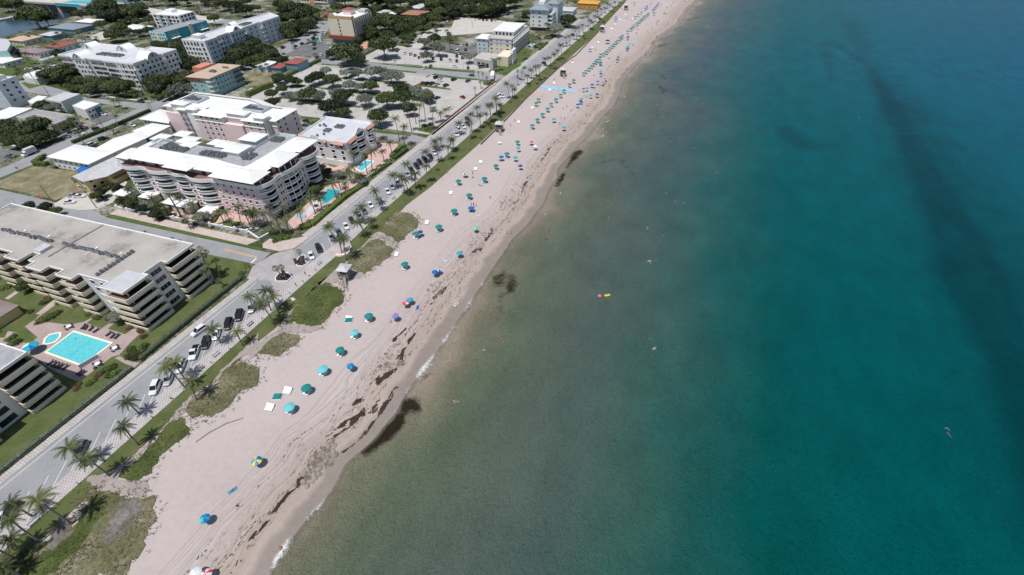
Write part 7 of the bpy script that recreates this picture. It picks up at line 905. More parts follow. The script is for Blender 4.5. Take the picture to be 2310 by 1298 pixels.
# --- tan terraced condo
def balcony(B,p,z,edges,par='beige_parapet',ph=1.05,th=.16):
    b=MB(); b.prism(p,z-.22,z,0,1,True)
    n=len(p)
    for e in edges:
        a,c=p[e],p[(e+1)%n]; dx,dy=c[0]-a[0],c[1]-a[1]; l=math.hypot(dx,dy); nx,ny=-dy/l*th/2,dx/l*th/2
        b.wall((a[0]+nx,a[1]+ny),(c[0]+nx,c[1]+ny),z-.45,z+ph,th,0)
    return B.part('balcony',b,[par,'terrace'])
FH=2.85
def tan_condo():
    B=Bld('apartment_building','tan five storey terraced condo with brown stained flat roof and rooftop units',-165,68)
    roof=[(-215,80.3),(-215,60),(-189.2,60.2),(-183.4,60.2),(-183.4,57.7),(-177.1,57.7),(-177.1,62.1),(-174.2,62.1),(-174.2,58.7),(-171.6,58.7),(-171.6,56.2),(-165.1,56.2),(-165.1,58.6),(-159.3,58.6),(-159.3,56.2),(-152.8,56.2),(-152.8,58.5),(-141.5,58.5),(-141.5,56.0),(-133.0,56.0),(-133.0,64.5),(-135.0,64.5),(-135.0,70.5),(-132.6,70.5),(-132.6,80.3)]
    core=[(-215,79.6),(-215,61.6),(-183.2,61.6),(-177.1,61.6),(-177.1,62.2),(-174.2,62.2),(-174.2,60.6),(-165,60.6),(-152.8,60.2),(-152.8,58.6),(-141.5,58.6),(-141.5,57.7),(-135.0,57.7),(-135.0,79.6)]
    b=MB(); b.prism(core,0,14.3); B.part('wall',b,['pale_wall'])
    b=MB(); b.prism(roof,14.25,14.7,0,1,True); B.part('roof',b,['beige_parapet','roof_gravel'])
    b=MB(); b.parapet(roof,14.7,15.0,.22); b.parapet([(x,y) for x,y in inset(roof,-.04)],14.82,15.06,.12); B.part('parapet',b,['white_paint'])
    b=MB(); b.prism([(-141.2,56.4),(-133.3,56.4),(-133.3,64.3),(-141.2,64.3)],14.7,14.86); B.part('roof_sheet',b,['metal_sheet'])
    for sx in(-176,): b=MB(); b.box(sx-1.2,62.4,14.7,sx+2.0,66.0,15.6); B.part('roof_sheet',b,['metal_sheet'])
    b=MB(); b.box(-170.6,62.0,14.71,-170.3,80.0,14.8); B.part('expansion_joint',b,['black_metal'])
    for sx in(-192,-181,-160,-150): b=MB(); b.tube([(sx,66,14.7),(sx,66,15.0),(sx+.1,69.5,15.0)],.09,5); b.box(sx-.3,69.5,14.7,sx+.4,70.0,15.1); B.part('roof_pipe',b,['white_paint'])
    for k in range(5):
        z=.25+FH*k
        balcony(B,[(-135.0,70.5),(-132.2,70.5),(-132.2,80.4),(-135.0,80.4)],z,(0,1,2))
        balcony(B,[(-141.6,55.4),(-132.5,55.4),(-132.5,64.5),(-135.0,64.5),(-135.0,57.6),(-141.6,57.6)],z,(0,1,2))
        for e,(a,c) in enumerate(((-159.3,-152.8),(-171.6,-165.1))):
            balcony(B,[(a,55.9),(c+.3,55.9),(c+.3,60.2),(a,60.2)],z,(0,1)); balcony(B,[(a-5.8 if e==0 else a-2.6,58.4),(a-.05,58.4),(a-.05,60.3),(a-5.8 if e==0 else a-2.6,60.3)],z,(0,))
        balcony(B,[(-183.4,57.4),(-177.0,57.4),(-177.0,61.6),(-183.4,61.6)],z,(0,1)); balcony(B,[(-189.3,60.0),(-183.5,60.0),(-183.5,61.6),(-189.3,61.6)],z,(0,)); balcony(B,[(-196.5,57.6),(-189.5,57.6),(-189.5,61.6),(-196.5,61.6)],z,(0,1)); balcony(B,[(-209,57.6),(-203,57.6),(-203,61.6),(-209,61.6)],z,(0,1))
        B.win(-134.95,75.5,z,8.6,2.2,'E','d','patio_door'); B.win(-134.95,60.9,z,5.6,2.2,'E','d','patio_door'); B.win(-138.3,57.65,z,5.6,2.2,'S','d','patio_door')
        for c,w in((-156,5.6),(-162.2,5.0),(-168.3,5.6),(-180.2,5.4),(-186.3,5.2),(-193,5.8),(-206,5.4)): B.win(c,60.15 if c>-160 else (60.55 if c>-175 else 61.55),z,w,2.2,'S','d','patio_door')
        B.win(-134.95,67.6,z+.6,3.4,1.5,'E','w'); B.win(-145.3,58.55,z+.8,1.0,1.2,'S','w'); B.win(-149.0,58.55,z+.7,1.6,1.3,'S','w')
    for sx in(-165.1,-152.8+.2): pass
    pts=[(-199.4+.95*k,67.8+R.uniform(-.2,.5)) for k in range(24)]+[(-171.7+.92*k,67.9+R.uniform(-.2,.4)) for k in range(26)]+[(-147.2,71.3-1.25*k) for k in range(10)]
    B.ac(pts,14.72,.95); B.done()
tan_condo()
def tan_wing():
    B=Bld('apartment_building','matching tan terraced condo wing at the picture edge nearer than the garden pool',-145,24)
    roof=[(-165,33),(-165,-4),(-136.2,-4),(-136.2,17.6),(-138.6,17.6),(-138.6,24.9),(-136.1,24.9),(-136.1,33)]
    core=[(-165,32.6),(-165,-3.6),(-138.6,-3.6),(-138.6,32.6)]
    b=MB(); b.prism(core,0,14.3); B.part('wall',b,['pale_wall'])
    b=MB(); b.prism(roof,14.25,14.7,0,1,True); B.part('roof',b,['beige_parapet','roof_stripes'])
    b=MB(); b.parapet(roof,14.7,15.02,.25); B.part('parapet',b,['white_paint'])
    for k in range(5):
        z=.25+FH*k
        balcony(B,[(-138.6,24.8),(-135.9,24.8),(-135.9,33.1),(-138.6,33.1)],z,(0,1,2)); balcony(B,[(-138.6,8),(-135.9,8),(-135.9,17.4),(-138.6,17.4)],z,(0,1,2))
        B.win(-138.55,29,z,6.8,2.2,'E','d','patio_door'); B.win(-138.55,12.8,z,7.2,2.2,'E','d','patio_door'); B.win(-138.55,21.2,z+.6,3.6,1.5,'E','d')
    B.done()
tan_wing()
# --- pink condo with curved white balconies
def arc(p,q,d,n=8):
    mx,my=(p[0]+q[0])/2,(p[1]+q[1])/2; dx,dy=q[0]-p[0],q[1]-p[1]; l=math.hypot(dx,dy); nx,ny=dy/l,-dx/l; out=[]
    for k in range(n+1): u=k/n; e=d*(1-(2*u-1)**2); out.append((p[0]+dx*u+nx*e,p[1]+dy*u+ny*e))
    return out
def curved(B,p,q,d,z,glass='balcony_glass'):
    a=arc(p,q,d); b=MB(); b.prism(a,z-.34,z,0,None,True)
    for u,v in zip(a,a[1:]): b.wall(u,v,z+.88,z+1.12,.16,0); b.wall(u,v,z-.38,z+.2,.14,0); b.wall(u,v,z+.2,z+.88,.05,1)
    for u in(a[0],a[-1]): b.obox(u[0],u[1],z,z+1.2,.35,.35,0,0)
    B.part('balcony',b,['white_paint',glass])
def pink_front():
    B=Bld('apartment_building','pink six storey L shaped condo with white hipped roof and curved white balconies',-150,120)
    p=[(-206,116),(-139.2,116),(-137.8,118),(-137.8,148),(-141,151.5),(-155,151.5),(-155,131),(-206,131)]
    b=MB(); b.prism(p,0,14.3); B.part('wall',b,['pink_wall'])
    T=[(-206.4,131),(-206.4,114.6)]+arc((-205.4,114.8),(-195,114.8),1.6)+[(-193.6,114.9)]+arc((-192,114.8),(-181.4,114.8),1.4)+[(-180,115)]+arc((-179,115),(-174,115),.5)+[(-172.6,115)]+arc((-171,114.8),(-160,114.8),1.6)+[(-158,115.2),(-140,115.2)]+arc((-138.2,115.6),(-136.2,123.4),1.4)+[(-136.6,126)]+arc((-136,127),(-136,138.6),1.2)+[(-136.6,140)]+arc((-136,141),(-136.6,150),1.8)+[(-141,152.2),(-154.6,152.2)]
    b=MB(); b.prism(T+[(-154.6,131)],13.95,14.42,0,1,True)
    for u,v in zip(T[1:],T[2:]): b.wall(u,v,13.8,15.35,.2,2)
    B.part('terrace',b,['cream','terrace','white_paint'])
    q=[(-204,118.6),(-142.4,118.6),(-140.6,120.4),(-140.6,146),(-143,149.3),(-153.5,149.3),(-153.5,130.5),(-204,130.5)]
    b=MB(); b.prism(q,14.42,17.3); B.part('penthouse',b,['cream'])
    # white hipped roof band that falls outwards, with a flat grey well inside
    o=[(-205.8,116.2),(-180.5,116.2),(-180.5,115.2),(-168.5,115.2),(-168.5,116.6),(-157,116.6),(-157,114.6),(-139.6,114.6),(-137.6,116.4),(-137.6,119),(-139.4,119),(-139.4,127.6),(-137.0,127.6),(-137.0,137.4),(-139.3,137.4),(-138.6,146),(-138.0,151),(-142,153),(-155,151.8),(-155,131.6),(-205.8,131.6)]
    n=[(-198,124.2),(-180.5,123.6),(-178,123.6),(-171,123.6),(-168.5,123.6),(-160,123),(-157,122.4),(-147.5,121.2),(-146.8,122.2),(-146.6,123),(-146.4,124),(-146.2,128),(-146,131),(-146,136),(-146,139),(-146,146),(-146.4,149.6),(-148,150.4),(-154.6,150.6),(-154.6,131.2),(-198,131.2)]
    b=MB(); b.frust(o,17.3,n,19.0,0,False); b.prism(o,17.12,17.3,0,None,True); i=b.pts([(x,y,18.5) for x,y in n]); b.f.append(tuple(range(i,i+len(n)))); b.m.append(1)
    for k in range(len(n)): a_,c_=n[k],n[(k+1)%len(n)]; b.face([(*a_,18.5),(*c_,18.5),(*c_,19.0),(*a_,19.0)],0)
    B.part('roof',b,['white_roof','roof_stripes'])
    for x0,t0,x1,t1,h,r in((-180.5,114.2,-168.4,125,17.7,2.0),(-157.6,113.6,-137.4,123,17.45,2.3),(-146.5,126.6,-136.2,138.6,17.8,2.4),(-149,140.6,-137.0,152.4,17.5,2.0),(-206.6,115.4,-200,124,17.5,1.8)):
        b=MB(); hip(b,rect(x0,t0,x1,t1),h,r,0,.25); B.part('pavilion_roof',b,['white_roof'])
    b=MB(); b.parapet([(-155,131.4),(-146,131.4),(-146,151),(-154.9,151)],18.5,19.3,.2); B.part('parapet',b,['bluegrey_wall']); b=MB(); b.parapet([(-200,127.6),(-192,127.6),(-192,131.4),(-200,131.4)],18.5,19.6,.2); B.part('parapet',b,['bluegrey_wall'])
    for x,t,w,l,h in((-158.7,131.0,8,6.6,20.6),(-160.3,142.2,8.2,7.2,20.4),(-202.4,134.3,6,5,18.4),(-188.4,135,7,5.6,18.6),(-170,136.2,5.6,5,18.4),(-184,131.5,6,5,18.8)):
        b=MB(); b.prism(rect(x-w/2,t-l/2,x+w/2,t+l/2),0 if t>131.8 else 17,h); TWR=B.part('stair_tower',b,['pale_wall']); b=MB(); hip(b,rect(x-w/2,t-l/2,x+w/2,t+l/2),h,1.0,0,.5); B.part('tower_roof',b,['white_roof'],False,TWR)
    B.ac([(-192+1.25*(k%10)+R.uniform(-.2,.2),125.2+1.3*(k//10)+R.uniform(-.2,.2)) for k in range(34)]+[(-172+1.3*(k%9)+R.uniform(-.3,.3),125.4+1.3*(k//9)) for k in range(27)]+[(-152.5+1.3*(k%3),127+1.4*(k//3)+R.uniform(-.3,.3)) for k in range(12)]+[(-153.2+1.3*(k%4),144+1.4*(k//4)) for k in range(12)],18.52,1.0)
    for k in range(5):
        z=.2+2.85*k; 
        for a,c,d in((-205,-195.4,2.6),(-192,-181.4,2.4),(-170.5,-160.4,2.6)):
            if k>0: curved(B,(a,116),(c,116),d,z)
            B.win((a+c)/2,115.96,z,abs(c-a)-1.2,2.15,'S','d','patio_door')
        if k>0: curved(B,(-179.6,116),(-173.2,116),.9,z)
        B.win(-176.4,115.96,z,5,2.15,'S','d','patio_door')
        for x in(-193.7,-172.2,-158,-155,-151.5,-148,-145,-142): B.win(x,115.96,z+.7,1.0,1.4,'S','s')
        # corner and east face
        if k>0: curved(B,(-139.2,116.2),(-137.8,123.2),2.2,z); curved(B,(-137.8,140.8),(-138.2,149.4),2.6,z)
        B.win(-137.76,120.6,z,4.6,2.15,'E','d','patio_door'); B.win(-137.76,145,z,6.4,2.15,'E','d','patio_door')
        curved(B,(-137.8,127.0),(-137.8,138.6),1.9,z); B.win(-137.76,132.8,z,10.2,2.2,'E','d','patio_door')
        for t in(124.8,126,139.7): B.win(-137.76,t,z+.8,.8,1.2,'E','s')
    for t in(127.6,129.8,132.8,135.8,138.0):
        e=1.9*(1-((t-132.8)/5.8)**2)+.02; b=MB(); b.tube([(-137.8+e,t,0),(-137.8+e,t,17.2)],.17,6); B.part('column',b,['white_paint'])
    for x in(-201,-197,-190,-186,-182,-166,-162): B.win(x,118.56,14.6,1.8,2.1,'S','d')
    for t in(123,126,130,134,140,144): B.win(-140.56,t,14.6,1.9,2.1,'E','d')
    for x,t in((-204,114.2),(-157.5,114.9),(-138.6,114.9),(-138.0,117.6),(-139.2,149.8)): b=MB(); b.tube([(x,t,14.4),(x,t,17.15)],.16,6); B.part('column',b,['white_paint'])
    B.done()
pink_front()
def pink_north():
    B=Bld('apartment_building','pink five storey condo with cream top floor, behind the larger pink condo',-208,178)
    p=[(-246,173),(-236,173),(-236,171),(-222.5,171),(-222.5,168),(-205,168),(-205,170),(-193,170),(-193,168.5),(-181,168.5),(-181,172),(-176.4,172),(-176.4,188),(-190,188),(-204,193),(-246,193)]
    b=MB(); b.prism(p,0,10.6); B.part('wall',b,['pink_wall'])
    b=MB(); b.prism(inset(p,.05),10.6,13.6); B.part('upper_wall',b,['cream'])
    b=MB(); b.parapet(inset(p,-.2),10.5,10.9,.3); B.part('cornice',b,['white_paint'])
    o=inset(p,-.7); n=inset(p,4.2)
    b=MB(); b.prism(o,13.45,13.62,0,None,True); b.frust(o,13.62,n,14.9,0,False); i=b.pts([(x,y,14.5) for x,y in n]); b.f.append(tuple(range(i,i+len(n)))); b.m.append(0); B.part('roof',b,['white_roof'])
    for x0,x1,t0,t1 in((-238,-228.5,178,185.5),(-199,-187,176.5,183)):
        b=MB(); b.prism(rect(x0,t0,x1,t1),14.5,14.75,0,None); B.part('roof_well',b,['roof_stripes']); B.ac([(x0+1+1.25*(k%int((x1-x0-1)/1.25)),t0+1.2+1.5*(k//int((x1-x0-1)/1.25))) for k in range(20)],14.76,1.0)
        b=MB(); b.parapet(rect(x0,t0,x1,t1),14.5,15.8,.2); B.part('parapet',b,['bluegrey_wall'])
    for x0,x1,t0,t1 in((-240.5,-231.5,172.2,176),(-203,-192,170,174.5),(-227,-221,168.5,171.5),(-186,-180,169,173)):
        b=MB(); b.prism(rect(x0,t0,x1,t1),0,15.6); TWR=B.part('stair_tower',b,['pale_wall']); b=MB(); hip(b,rect(x0,t0,x1,t1),15.6,1.1,0,.6); B.part('tower_roof',b,['white_roof'],False,TWR)
    for x0,x1 in((-246,-236.2),(-204.6,-193.4)): b=MB(); b.box(x0,167.6 if x0>-210 else 171.6,0,x1,173.2 if x0<-210 else 170.2,10.9); B.part('end_wall',b,['pink_wall'])
    for k in range(5):
        z=.3+2.75*k
        for x,t in((-227,170.95),(-224.4,170.95),(-208,167.95),(-211,167.95),(-218,167.95),(-214.6,167.95),(-184,168.45),(-189,168.45)): B.win(x,t,z+.7,1.1,1.5,'S','s')
        for x in(-234.2,-231.4,-228.9): b=MB(); b.prism(arc((x-1.2,171),(x+1.2,171),.8,4),z-.2,z+.95,0,None,True); B.part('balcony',b,['balcony_glass'])
        for t in(174,178,185): B.win(-176.36,t,z+.7,1.1,1.5,'E','s')
        B.win(-180.96,170.4,z+.7,1.2,1.4,'E','s')
    B.done()
pink_north()
def peach_condo():
    B=Bld('apartment_building','grey four storey condo with white flat roof, curved gables and peach tiled parapets',-146,175)
    p=[(-158.5,164.6),(-149,163.8),(-133.2,163.2),(-132.0,164.6),(-132.4,172),(-133.6,172.3),(-133.6,180),(-132.4,180.4),(-132.2,185.4),(-134.7,187.6),(-159.6,187.6)]
    b=MB(); b.prism(p,2.8,11.2); B.part('wall',b,['grey_wall']); b=MB(); b.prism(inset(p,-.35),0,2.8); B.part('podium',b,['pale_wall']); b=MB(); b.prism(inset(p,-.03),2.8,8.4); B.part('render_band',b,['pale_wall'])
    b=MB(); b.prism(inset(p,.3),11.2,11.3); B.part('roof',b,['roof_white_old']); b=MB(); b.parapet(p,11.2,12.0,.3); B.part('parapet',b,['white_paint'])
    for a,c in(((-157.5,164.5),(-153.5,164.2)),((-144.2,163.6),(-142.6,163.55)),((-138.6,163.3),(-133.2,163.1)),((-131.9,164.6),(-132.3,172)),((-132.3,180.6),(-132.1,185.4))):
        dx,dy=c[0]-a[0],c[1]-a[1]; l=math.hypot(dx,dy); nx,ny=dy/l,-dx/l; b=MB(); b.face([(a[0]+nx*.75,a[1]+ny*.75,11.0),(c[0]+nx*.75,c[1]+ny*.75,11.0),(c[0]-nx*.2,c[1]-ny*.2,12.15),(a[0]-nx*.2,a[1]-ny*.2,12.15)]); b.face([(a[0]+nx*.75,a[1]+ny*.75,10.85),(c[0]+nx*.75,c[1]+ny*.75,10.85),(c[0],c[1],10.85),(a[0],a[1],10.85)]); b.face([(a[0]+nx*.75,a[1]+ny*.75,10.85),(c[0]+nx*.75,c[1]+ny*.75,10.85),(c[0]+nx*.75,c[1]+ny*.75,11.0),(a[0]+nx*.75,a[1]+ny*.75,11.0)]); B.part('tiled_eave',b,['peach_tile'])
    for (cx,ct,f) in((-149,163.65,'S'),(-133.4,176.2,'E')):
        b=MB(); pts=[(-3.4,11.2),(3.4,11.2),(3.0,12.1),(2.0,12.5),(1.2,13.3),(0,13.6),(-1.2,13.3),(-2.0,12.5),(-3.0,12.1)]
        for th in(0,.3): b.face([(cx+u,ct+th,z) if f=='S' else (cx-th,ct+u,z) for u,z in pts])
        for (u,z),(u2,z2) in zip(pts,pts[1:]+pts[:1]): b.face([(cx+u,ct,z) if f=='S' else (cx,ct+u,z),(cx+u2,ct,z2) if f=='S' else (cx,ct+u2,z2),(cx+u2,ct+.3,z2) if f=='S' else (cx-.3,ct+u2,z2),(cx+u,ct+.3,z) if f=='S' else (cx-.3,ct+u,z)])
        B.part('gable',b,['white_paint'])
    for k in range(3):
        z=3.6+2.8*k
        for x in(-151.4,-146.6,-140): B.win(x,163.92 if x<-148 else (163.6 if x<-145 else 163.4),z,1.7,1.45,'S','s')
        B.win(-132.0,168.4,z-.2,4.6,2.1,'E','d','patio_door'); B.win(-133.55,176.2,z-.2,5.4,2.0,'E','d','patio_door'); B.win(-132.3,183,z-.2,3.6,2.1,'E','d','patio_door'); B.win(-134.9,163.2,z,1.5,1.6,'S','s')
        for a,c in(((-132.1,165.4),(-132.4,171.4)),((-133.5,173),(-133.5,179.4)),((-132.3,181),(-132.2,185))): curved(B,a,c,1.3,z-.3)
    B.ac([(-150+1.1*(k%3)+R.uniform(-.2,.2),172.6+1.1*(k//3)) for k in range(9)]+[(-147.5+1.1*(k%4),178+1.1*(k//4)) for k in range(12)]+[(R.uniform(-156,-136),R.uniform(167,185)) for _ in range(6)],11.3,.95); B.done()
peach_condo()
# --- white roofed motel: three low wings
for nm,p,h,lb in(('motel_wing',rect(-266.5,123.5,-241.5,135.5),5.6,'long white roofed two storey motel wing with blue awning beside the dry lot'),('motel_wing',[(-252.6,136),(-241.6,136),(-240.8,152),(-250.4,157.6),(-254.6,147)],5.6,'middle white roofed motel wing between the hedge and pink condo'),('motel_wing',[(-254.8,157.9),(-242,154.6),(-242.6,167),(-253.8,167)],5.2,'square white roofed motel wing with palm in front'),('motel_wing',[(-265,170.6),(-247,170.6),(-256.4,182),(-265.6,183)],5.4,'pointed white roofed motel wing next to the crossroads')):
    B=simple(nm,lb,p,h,'pale_wall','white_roof',0,[(p[0][0]+1,p[0][1]-.02,p[1][0]-1,p[1][1]-.02,.9,2,2.6,7,1.1,1.2,'S','w')] if p[0][1]==p[1][1] else (),'white roofed motel wings')
    b=MB(); b.prism(inset(p,-.9),h,h+.22,0,None,True); b.frust(inset(p,-.9),h+.22,inset(p,3.5),h+1.1); B.part('eaves',b,['white_roof'])
    if 'awning' in lb: b=MB(); b.prism([(-247,119.6),(-241.5,119.6),(-241.5,123.4),(-247,123.4)],2.9,3.1,0,None,True); b.frust([(-247,119.6),(-241.5,119.6),(-241.5,123.4),(-247,123.4)],3.1,[(-246.6,121.6),(-241.9,121.6),(-241.9,123.4),(-246.6,123.4)],3.9); B.part('awning',b,['canopy_b'])
    B.done()
B=Bld('apartment_house','yellow two storey house with pale grey gable roof beside the parked cars',-231,117)
b=MB(); b.prism(rect(-236.6,111.3,-229,128.6),0,5.4); b.prism(rect(-229,119,-224.6,128.4),0,4.7); b.face([(-236.6,111.3,5.4),(-229,111.3,5.4),(-232.8,111.3,7.2)]); B.part('wall',b,['yellow_wall'])
b=MB()
for z in(0,.14): b.face([(-237.4,110.4,5.35+z),(-232.8,110.4,7.2+z),(-232.8,129.2,7.2+z),(-237.4,129.2,5.35+z)]); b.face([(-232.8,110.4,7.2+z),(-223.9,110.4,5.35+z) if 0 else (-228.2,110.4,5.35+z),(-223.8,117.6,4.9+z),(-223.8,129.2,4.9+z),(-232.8,129.2,7.2+z)])
B.part('roof',b,['lightgrey_roof'])
B.gridw(-236.4,111.28,-229.2,111.28,.9,2,2.6,2,1.1,1.3,'S','w'); B.gridw(-228.97,112,-228.97,119,.9,2,2.6,2,1.4,1.3,'E','w'); b=MB(); b.box(-228.9,119.5,2.7,-223.2,128,2.85); b.wall((-223.3,119.5),(-223.3,128),2.85,3.8,.08); B.part('walkway',b,['wood_brown']); B.done()
# --- teal apartment block with tan roof
B=simple('apartment_building','teal four storey block with flat tan roof and coral top floor',[(-280,219.4),(-264.8,220.4),(-265.4,246),(-280.6,245)],11,'teal_wall','tan_roof',.0,[(-280,219.3,-264.8,220.3,3.3,3,2.75,3,1.0,1.1,'S','w'),(-264.75,224,-265.1,238,3.3,3,2.75,5,1.1,1.1,'E','w')])
b=MB(); b.prism([(-280.1,219.3),(-271,219.9),(-271,221),(-280.1,221)],8.3,10.95); b.box(-280.6,219.4,8.3,-279,246,10.95); B.part('coral_band',b,['coral_wall']); b=MB(); b.prism([(-281.2,218.4),(-263.8,219.4),(-264.4,247),(-281.8,246)],10.96,11.2,0,None,True); B.part('roof_slab',b,['tan_roof'])
b=MB(); b.box(-289,232,0,-281.8,242,12.4); B.part('stair_tower',b,['coral_wall'])
for k in range(3): 
    b=MB(); b.box(-267.4,219.6,3.0+2.75*k,-264.0,223.4,3.2+2.75*k); b.wall((-267.4,219.4),(-264.0,219.6),3.2+2.75*k,4.2+2.75*k,.1); b.wall((-263.9,219.6),(-263.9,223.4),3.2+2.75*k,4.2+2.75*k,.1); B.part('balcony',b,['white_paint']); b=MB(); b.box(-265.3,239,3.0+2.75*k,-263.9,245.6,3.2+2.75*k); b.wall((-263.9,239),(-263.9,245.6),3.2+2.75*k,4.2+2.75*k,.1); B.part('balcony',b,['core_dark'])
B.ac([(-273+1.1*(k%4),230+1.1*(k//4)) for k in range(10)]+[(-271+1.1*k,239) for k in range(4)],11.2,1.0); B.done()
# --- western low buildings
simple('flat_roof_building','grey flat roofed low building with overhanging slab roof by the western street',[(-345,176),(-331,175.4),(-332.6,188),(-345.4,187.4)],6,'pale_wall','lightgrey_roof',.3,[(-344,175.9,-332,175.4,3.6,1,2.6,6,1.2,1.5,'S','d')]).done()
B=simple('flat_roof_building','low building with white flat roof and teal door by the white car',[(-320,173.6),(-306.4,170.8),(-307.4,180.4),(-322,181.6)],5.6,'pale_wall','white_roof',.25,[(-306.3,171.4,-307,180,1.0,2,2.5,4,1.1,1.2,'E','w')]); b=MB(); b.box(-307.0,176,.1,-306.5,179,4.8); B.part('door',b,['door_teal']); B.done()
B=simple('flat_roof_building','U shaped building with weathered grey flat roof behind palms',[(-335.4,153.6),(-328.5,153.6),(-328.5,159),(-311.5,157.6),(-310.4,153.4),(-304,152.4),(-305.8,164.4),(-336.4,164.4)],5.1,'sand_wall','grey_roof',.25,[(-303.9,153,-305.4,164,.9,2,2.4,4,1.2,1.1,'E','d')]); B.done()
for p,lb in(([(-360,150),(-344,152.8),(-347,168.8),(-362,166)],'white flat canopy roof at the far left beside the grey apartment block'),([(-362,176),(-350.6,172),(-358.4,185),(-366,184.6)],'second white flat canopy roof near the western street')):
    simple('white_canopy',lb,p,3.2,'pale_wall','white_roof',.12).done()
B=simple('apartment_building','pale grey five storey apartment block at the left picture edge',[(-400,168),(-368,170),(-369,181.4),(-400,179)],14.5,'bluegrey_wall','white_roof',.6,[(-399,168,-369,170,3.6,4,2.8,6,1.5,1.3,'S','w'),(-367.95,171,-368.8,181,3.6,4,2.8,2,1.4,1.3,'E','w')]); b=MB(); b.box(-380,174,14.5,-372,179,16.6); B.part('stair_tower',b,['lightgrey_roof']); B.ac([(-371-1.1*k,174) for k in range(5)],14.6); B.done()
simple('flat_roof_building','round cornered white flat roof pavilion among trees by the grass',[(-410.4,205.8),(-398,205.6),(-399,212),(-405.6,218),(-417,220),(-416.6,210.6)],3.8,'pale_wall','white_roof',.2).done()
# --- white arched apartments
def vault(B,cx,ct,w,l,z,r,axis,front='white_paint'):
    """barrel vaulted gable: an arched face with round window and a curved white roof running back"""
    b=MB(); n=10; P=[(-w/2+w*k/n, r*math.sin(math.pi*k/n)**.8) for k in range(n+1)]
    def pt(u,d,zz): return (cx+u,ct+d,z+zz) if axis=='S' else (cx-d,ct+u,z+zz)
    for d in(0,l): b.face([pt(u,d,h) for u,h in P],1)
    for (u,h),(u2,h2) in zip(P,P[1:]): b.face([pt(u,-.3,h+.0),pt(u2,-.3,h2),pt(u2,l,h2),pt(u,l,h)],0)
    i=b.pts([pt(.85*math.cos(a*math.pi/6),-.06,r*.42+.85*math.sin(a*math.pi/6)) for a in range(12)]); b.f.append(tuple(range(i,i+12))); b.m.append(2)
    B.part('arched_gable',b,['white_paint','bluegrey_wall','core_dark'])
def arched():
    B=Bld('apartment_building','white six storey apartment block with arched gables and balconies',-352,232)
    p=[(-386,219.6),(-372.6,219.6),(-372.6,218),(-360,218),(-360,219),(-345,219),(-345,218),(-319.2,218),(-319.2,226),(-320.4,226),(-320.4,240),(-319.2,240),(-319.2,250.6),(-342,250.6),(-342,246),(-386,248)]
    b=MB(); b.prism(p,0,15.2); B.part('wall',b,['pale_wall']); b=MB(); b.prism(inset(p,.3),15.2,15.3); B.part('roof',b,['roof_white_old']); b=MB(); b.parapet(inset(p,-.25),15.0,16.1,.45); B.part('parapet',b,['white_paint'])
    vault(B,-366,217.6,8.5,8,15.3,3.2,'S'); vault(B,-319.6,233,9.5,9,15.3,3.4,'E'); vault(B,-352,238,11,7,15.3,3.8,'S'); vault(B,-381,236,10,7,15.3,3.6,'S')
    for c in(-383,-377,-369,-363,-355,-349,-341,-336): 
        for k in range(5):
            z=1.0+2.9*k
            if c in(-369,-363): B.win(c,217.94,z,1.5,1.5,'S','w'); B.win(c+2.6,217.94,z,1.5,1.5,'S','w')
            else:
                t=219.56 if c<-373 else (218.96 if c<-345 else 217.95)
                for u in(-1.9,0,1.9): B.win(c+u,t,z-.2,1.5,1.6,'S','a' if k==4 else 'd')
    for k in range(5):
        z=1.0+2.9*k
        for u in(-330.5,-328.4,-326.2,-323.6,-321.4): B.win(u,217.94,z-.2,1.7,1.9,'S','d' if k<4 else 'a')
        for t in(220,223.6,228.4,231.4,234.6,237.6,242,245,248.4): B.win(-319.15 if t<226 or t>240 else -320.35,t,z,1.4,1.5,'E','w')
        for a,c in(((-319.2,218.6),(-319.2,221)),((-320.3,226.6),(-320.3,229)),((-320.3,237.2),(-320.3,239.6)),((-319.2,244),(-319.2,247))): b=MB(); b.box(a[0],a[1],z-.9,a[0]+1.2,c[1],z-.7); b.wall((a[0]+1.15,a[1]),(a[0]+1.15,c[1]),z-.7,z+.3,.08); B.part('balcony',b,['white_paint'])
        b=MB(); b.box(-332.4,216.6,z-.95,-320,218,z-.7); b.wall((-332.4,216.65),(-320,216.65),z-.7,z+.3,.08); B.part('balcony',b,['white_paint'])
    for u in(-332.2,-328.2,-324.2,-320.2): b=MB(); b.box(u-.2,216.5,0,u+.2,216.9,15.2); B.part('column',b,['white_paint'])
    B.ac([(-362+1.5*(k%14)+R.uniform(-.4,.4),228+1.6*(k//14)+R.uniform(-.4,.4)) for k in range(42)],15.3,1.1); B.done()
arched()
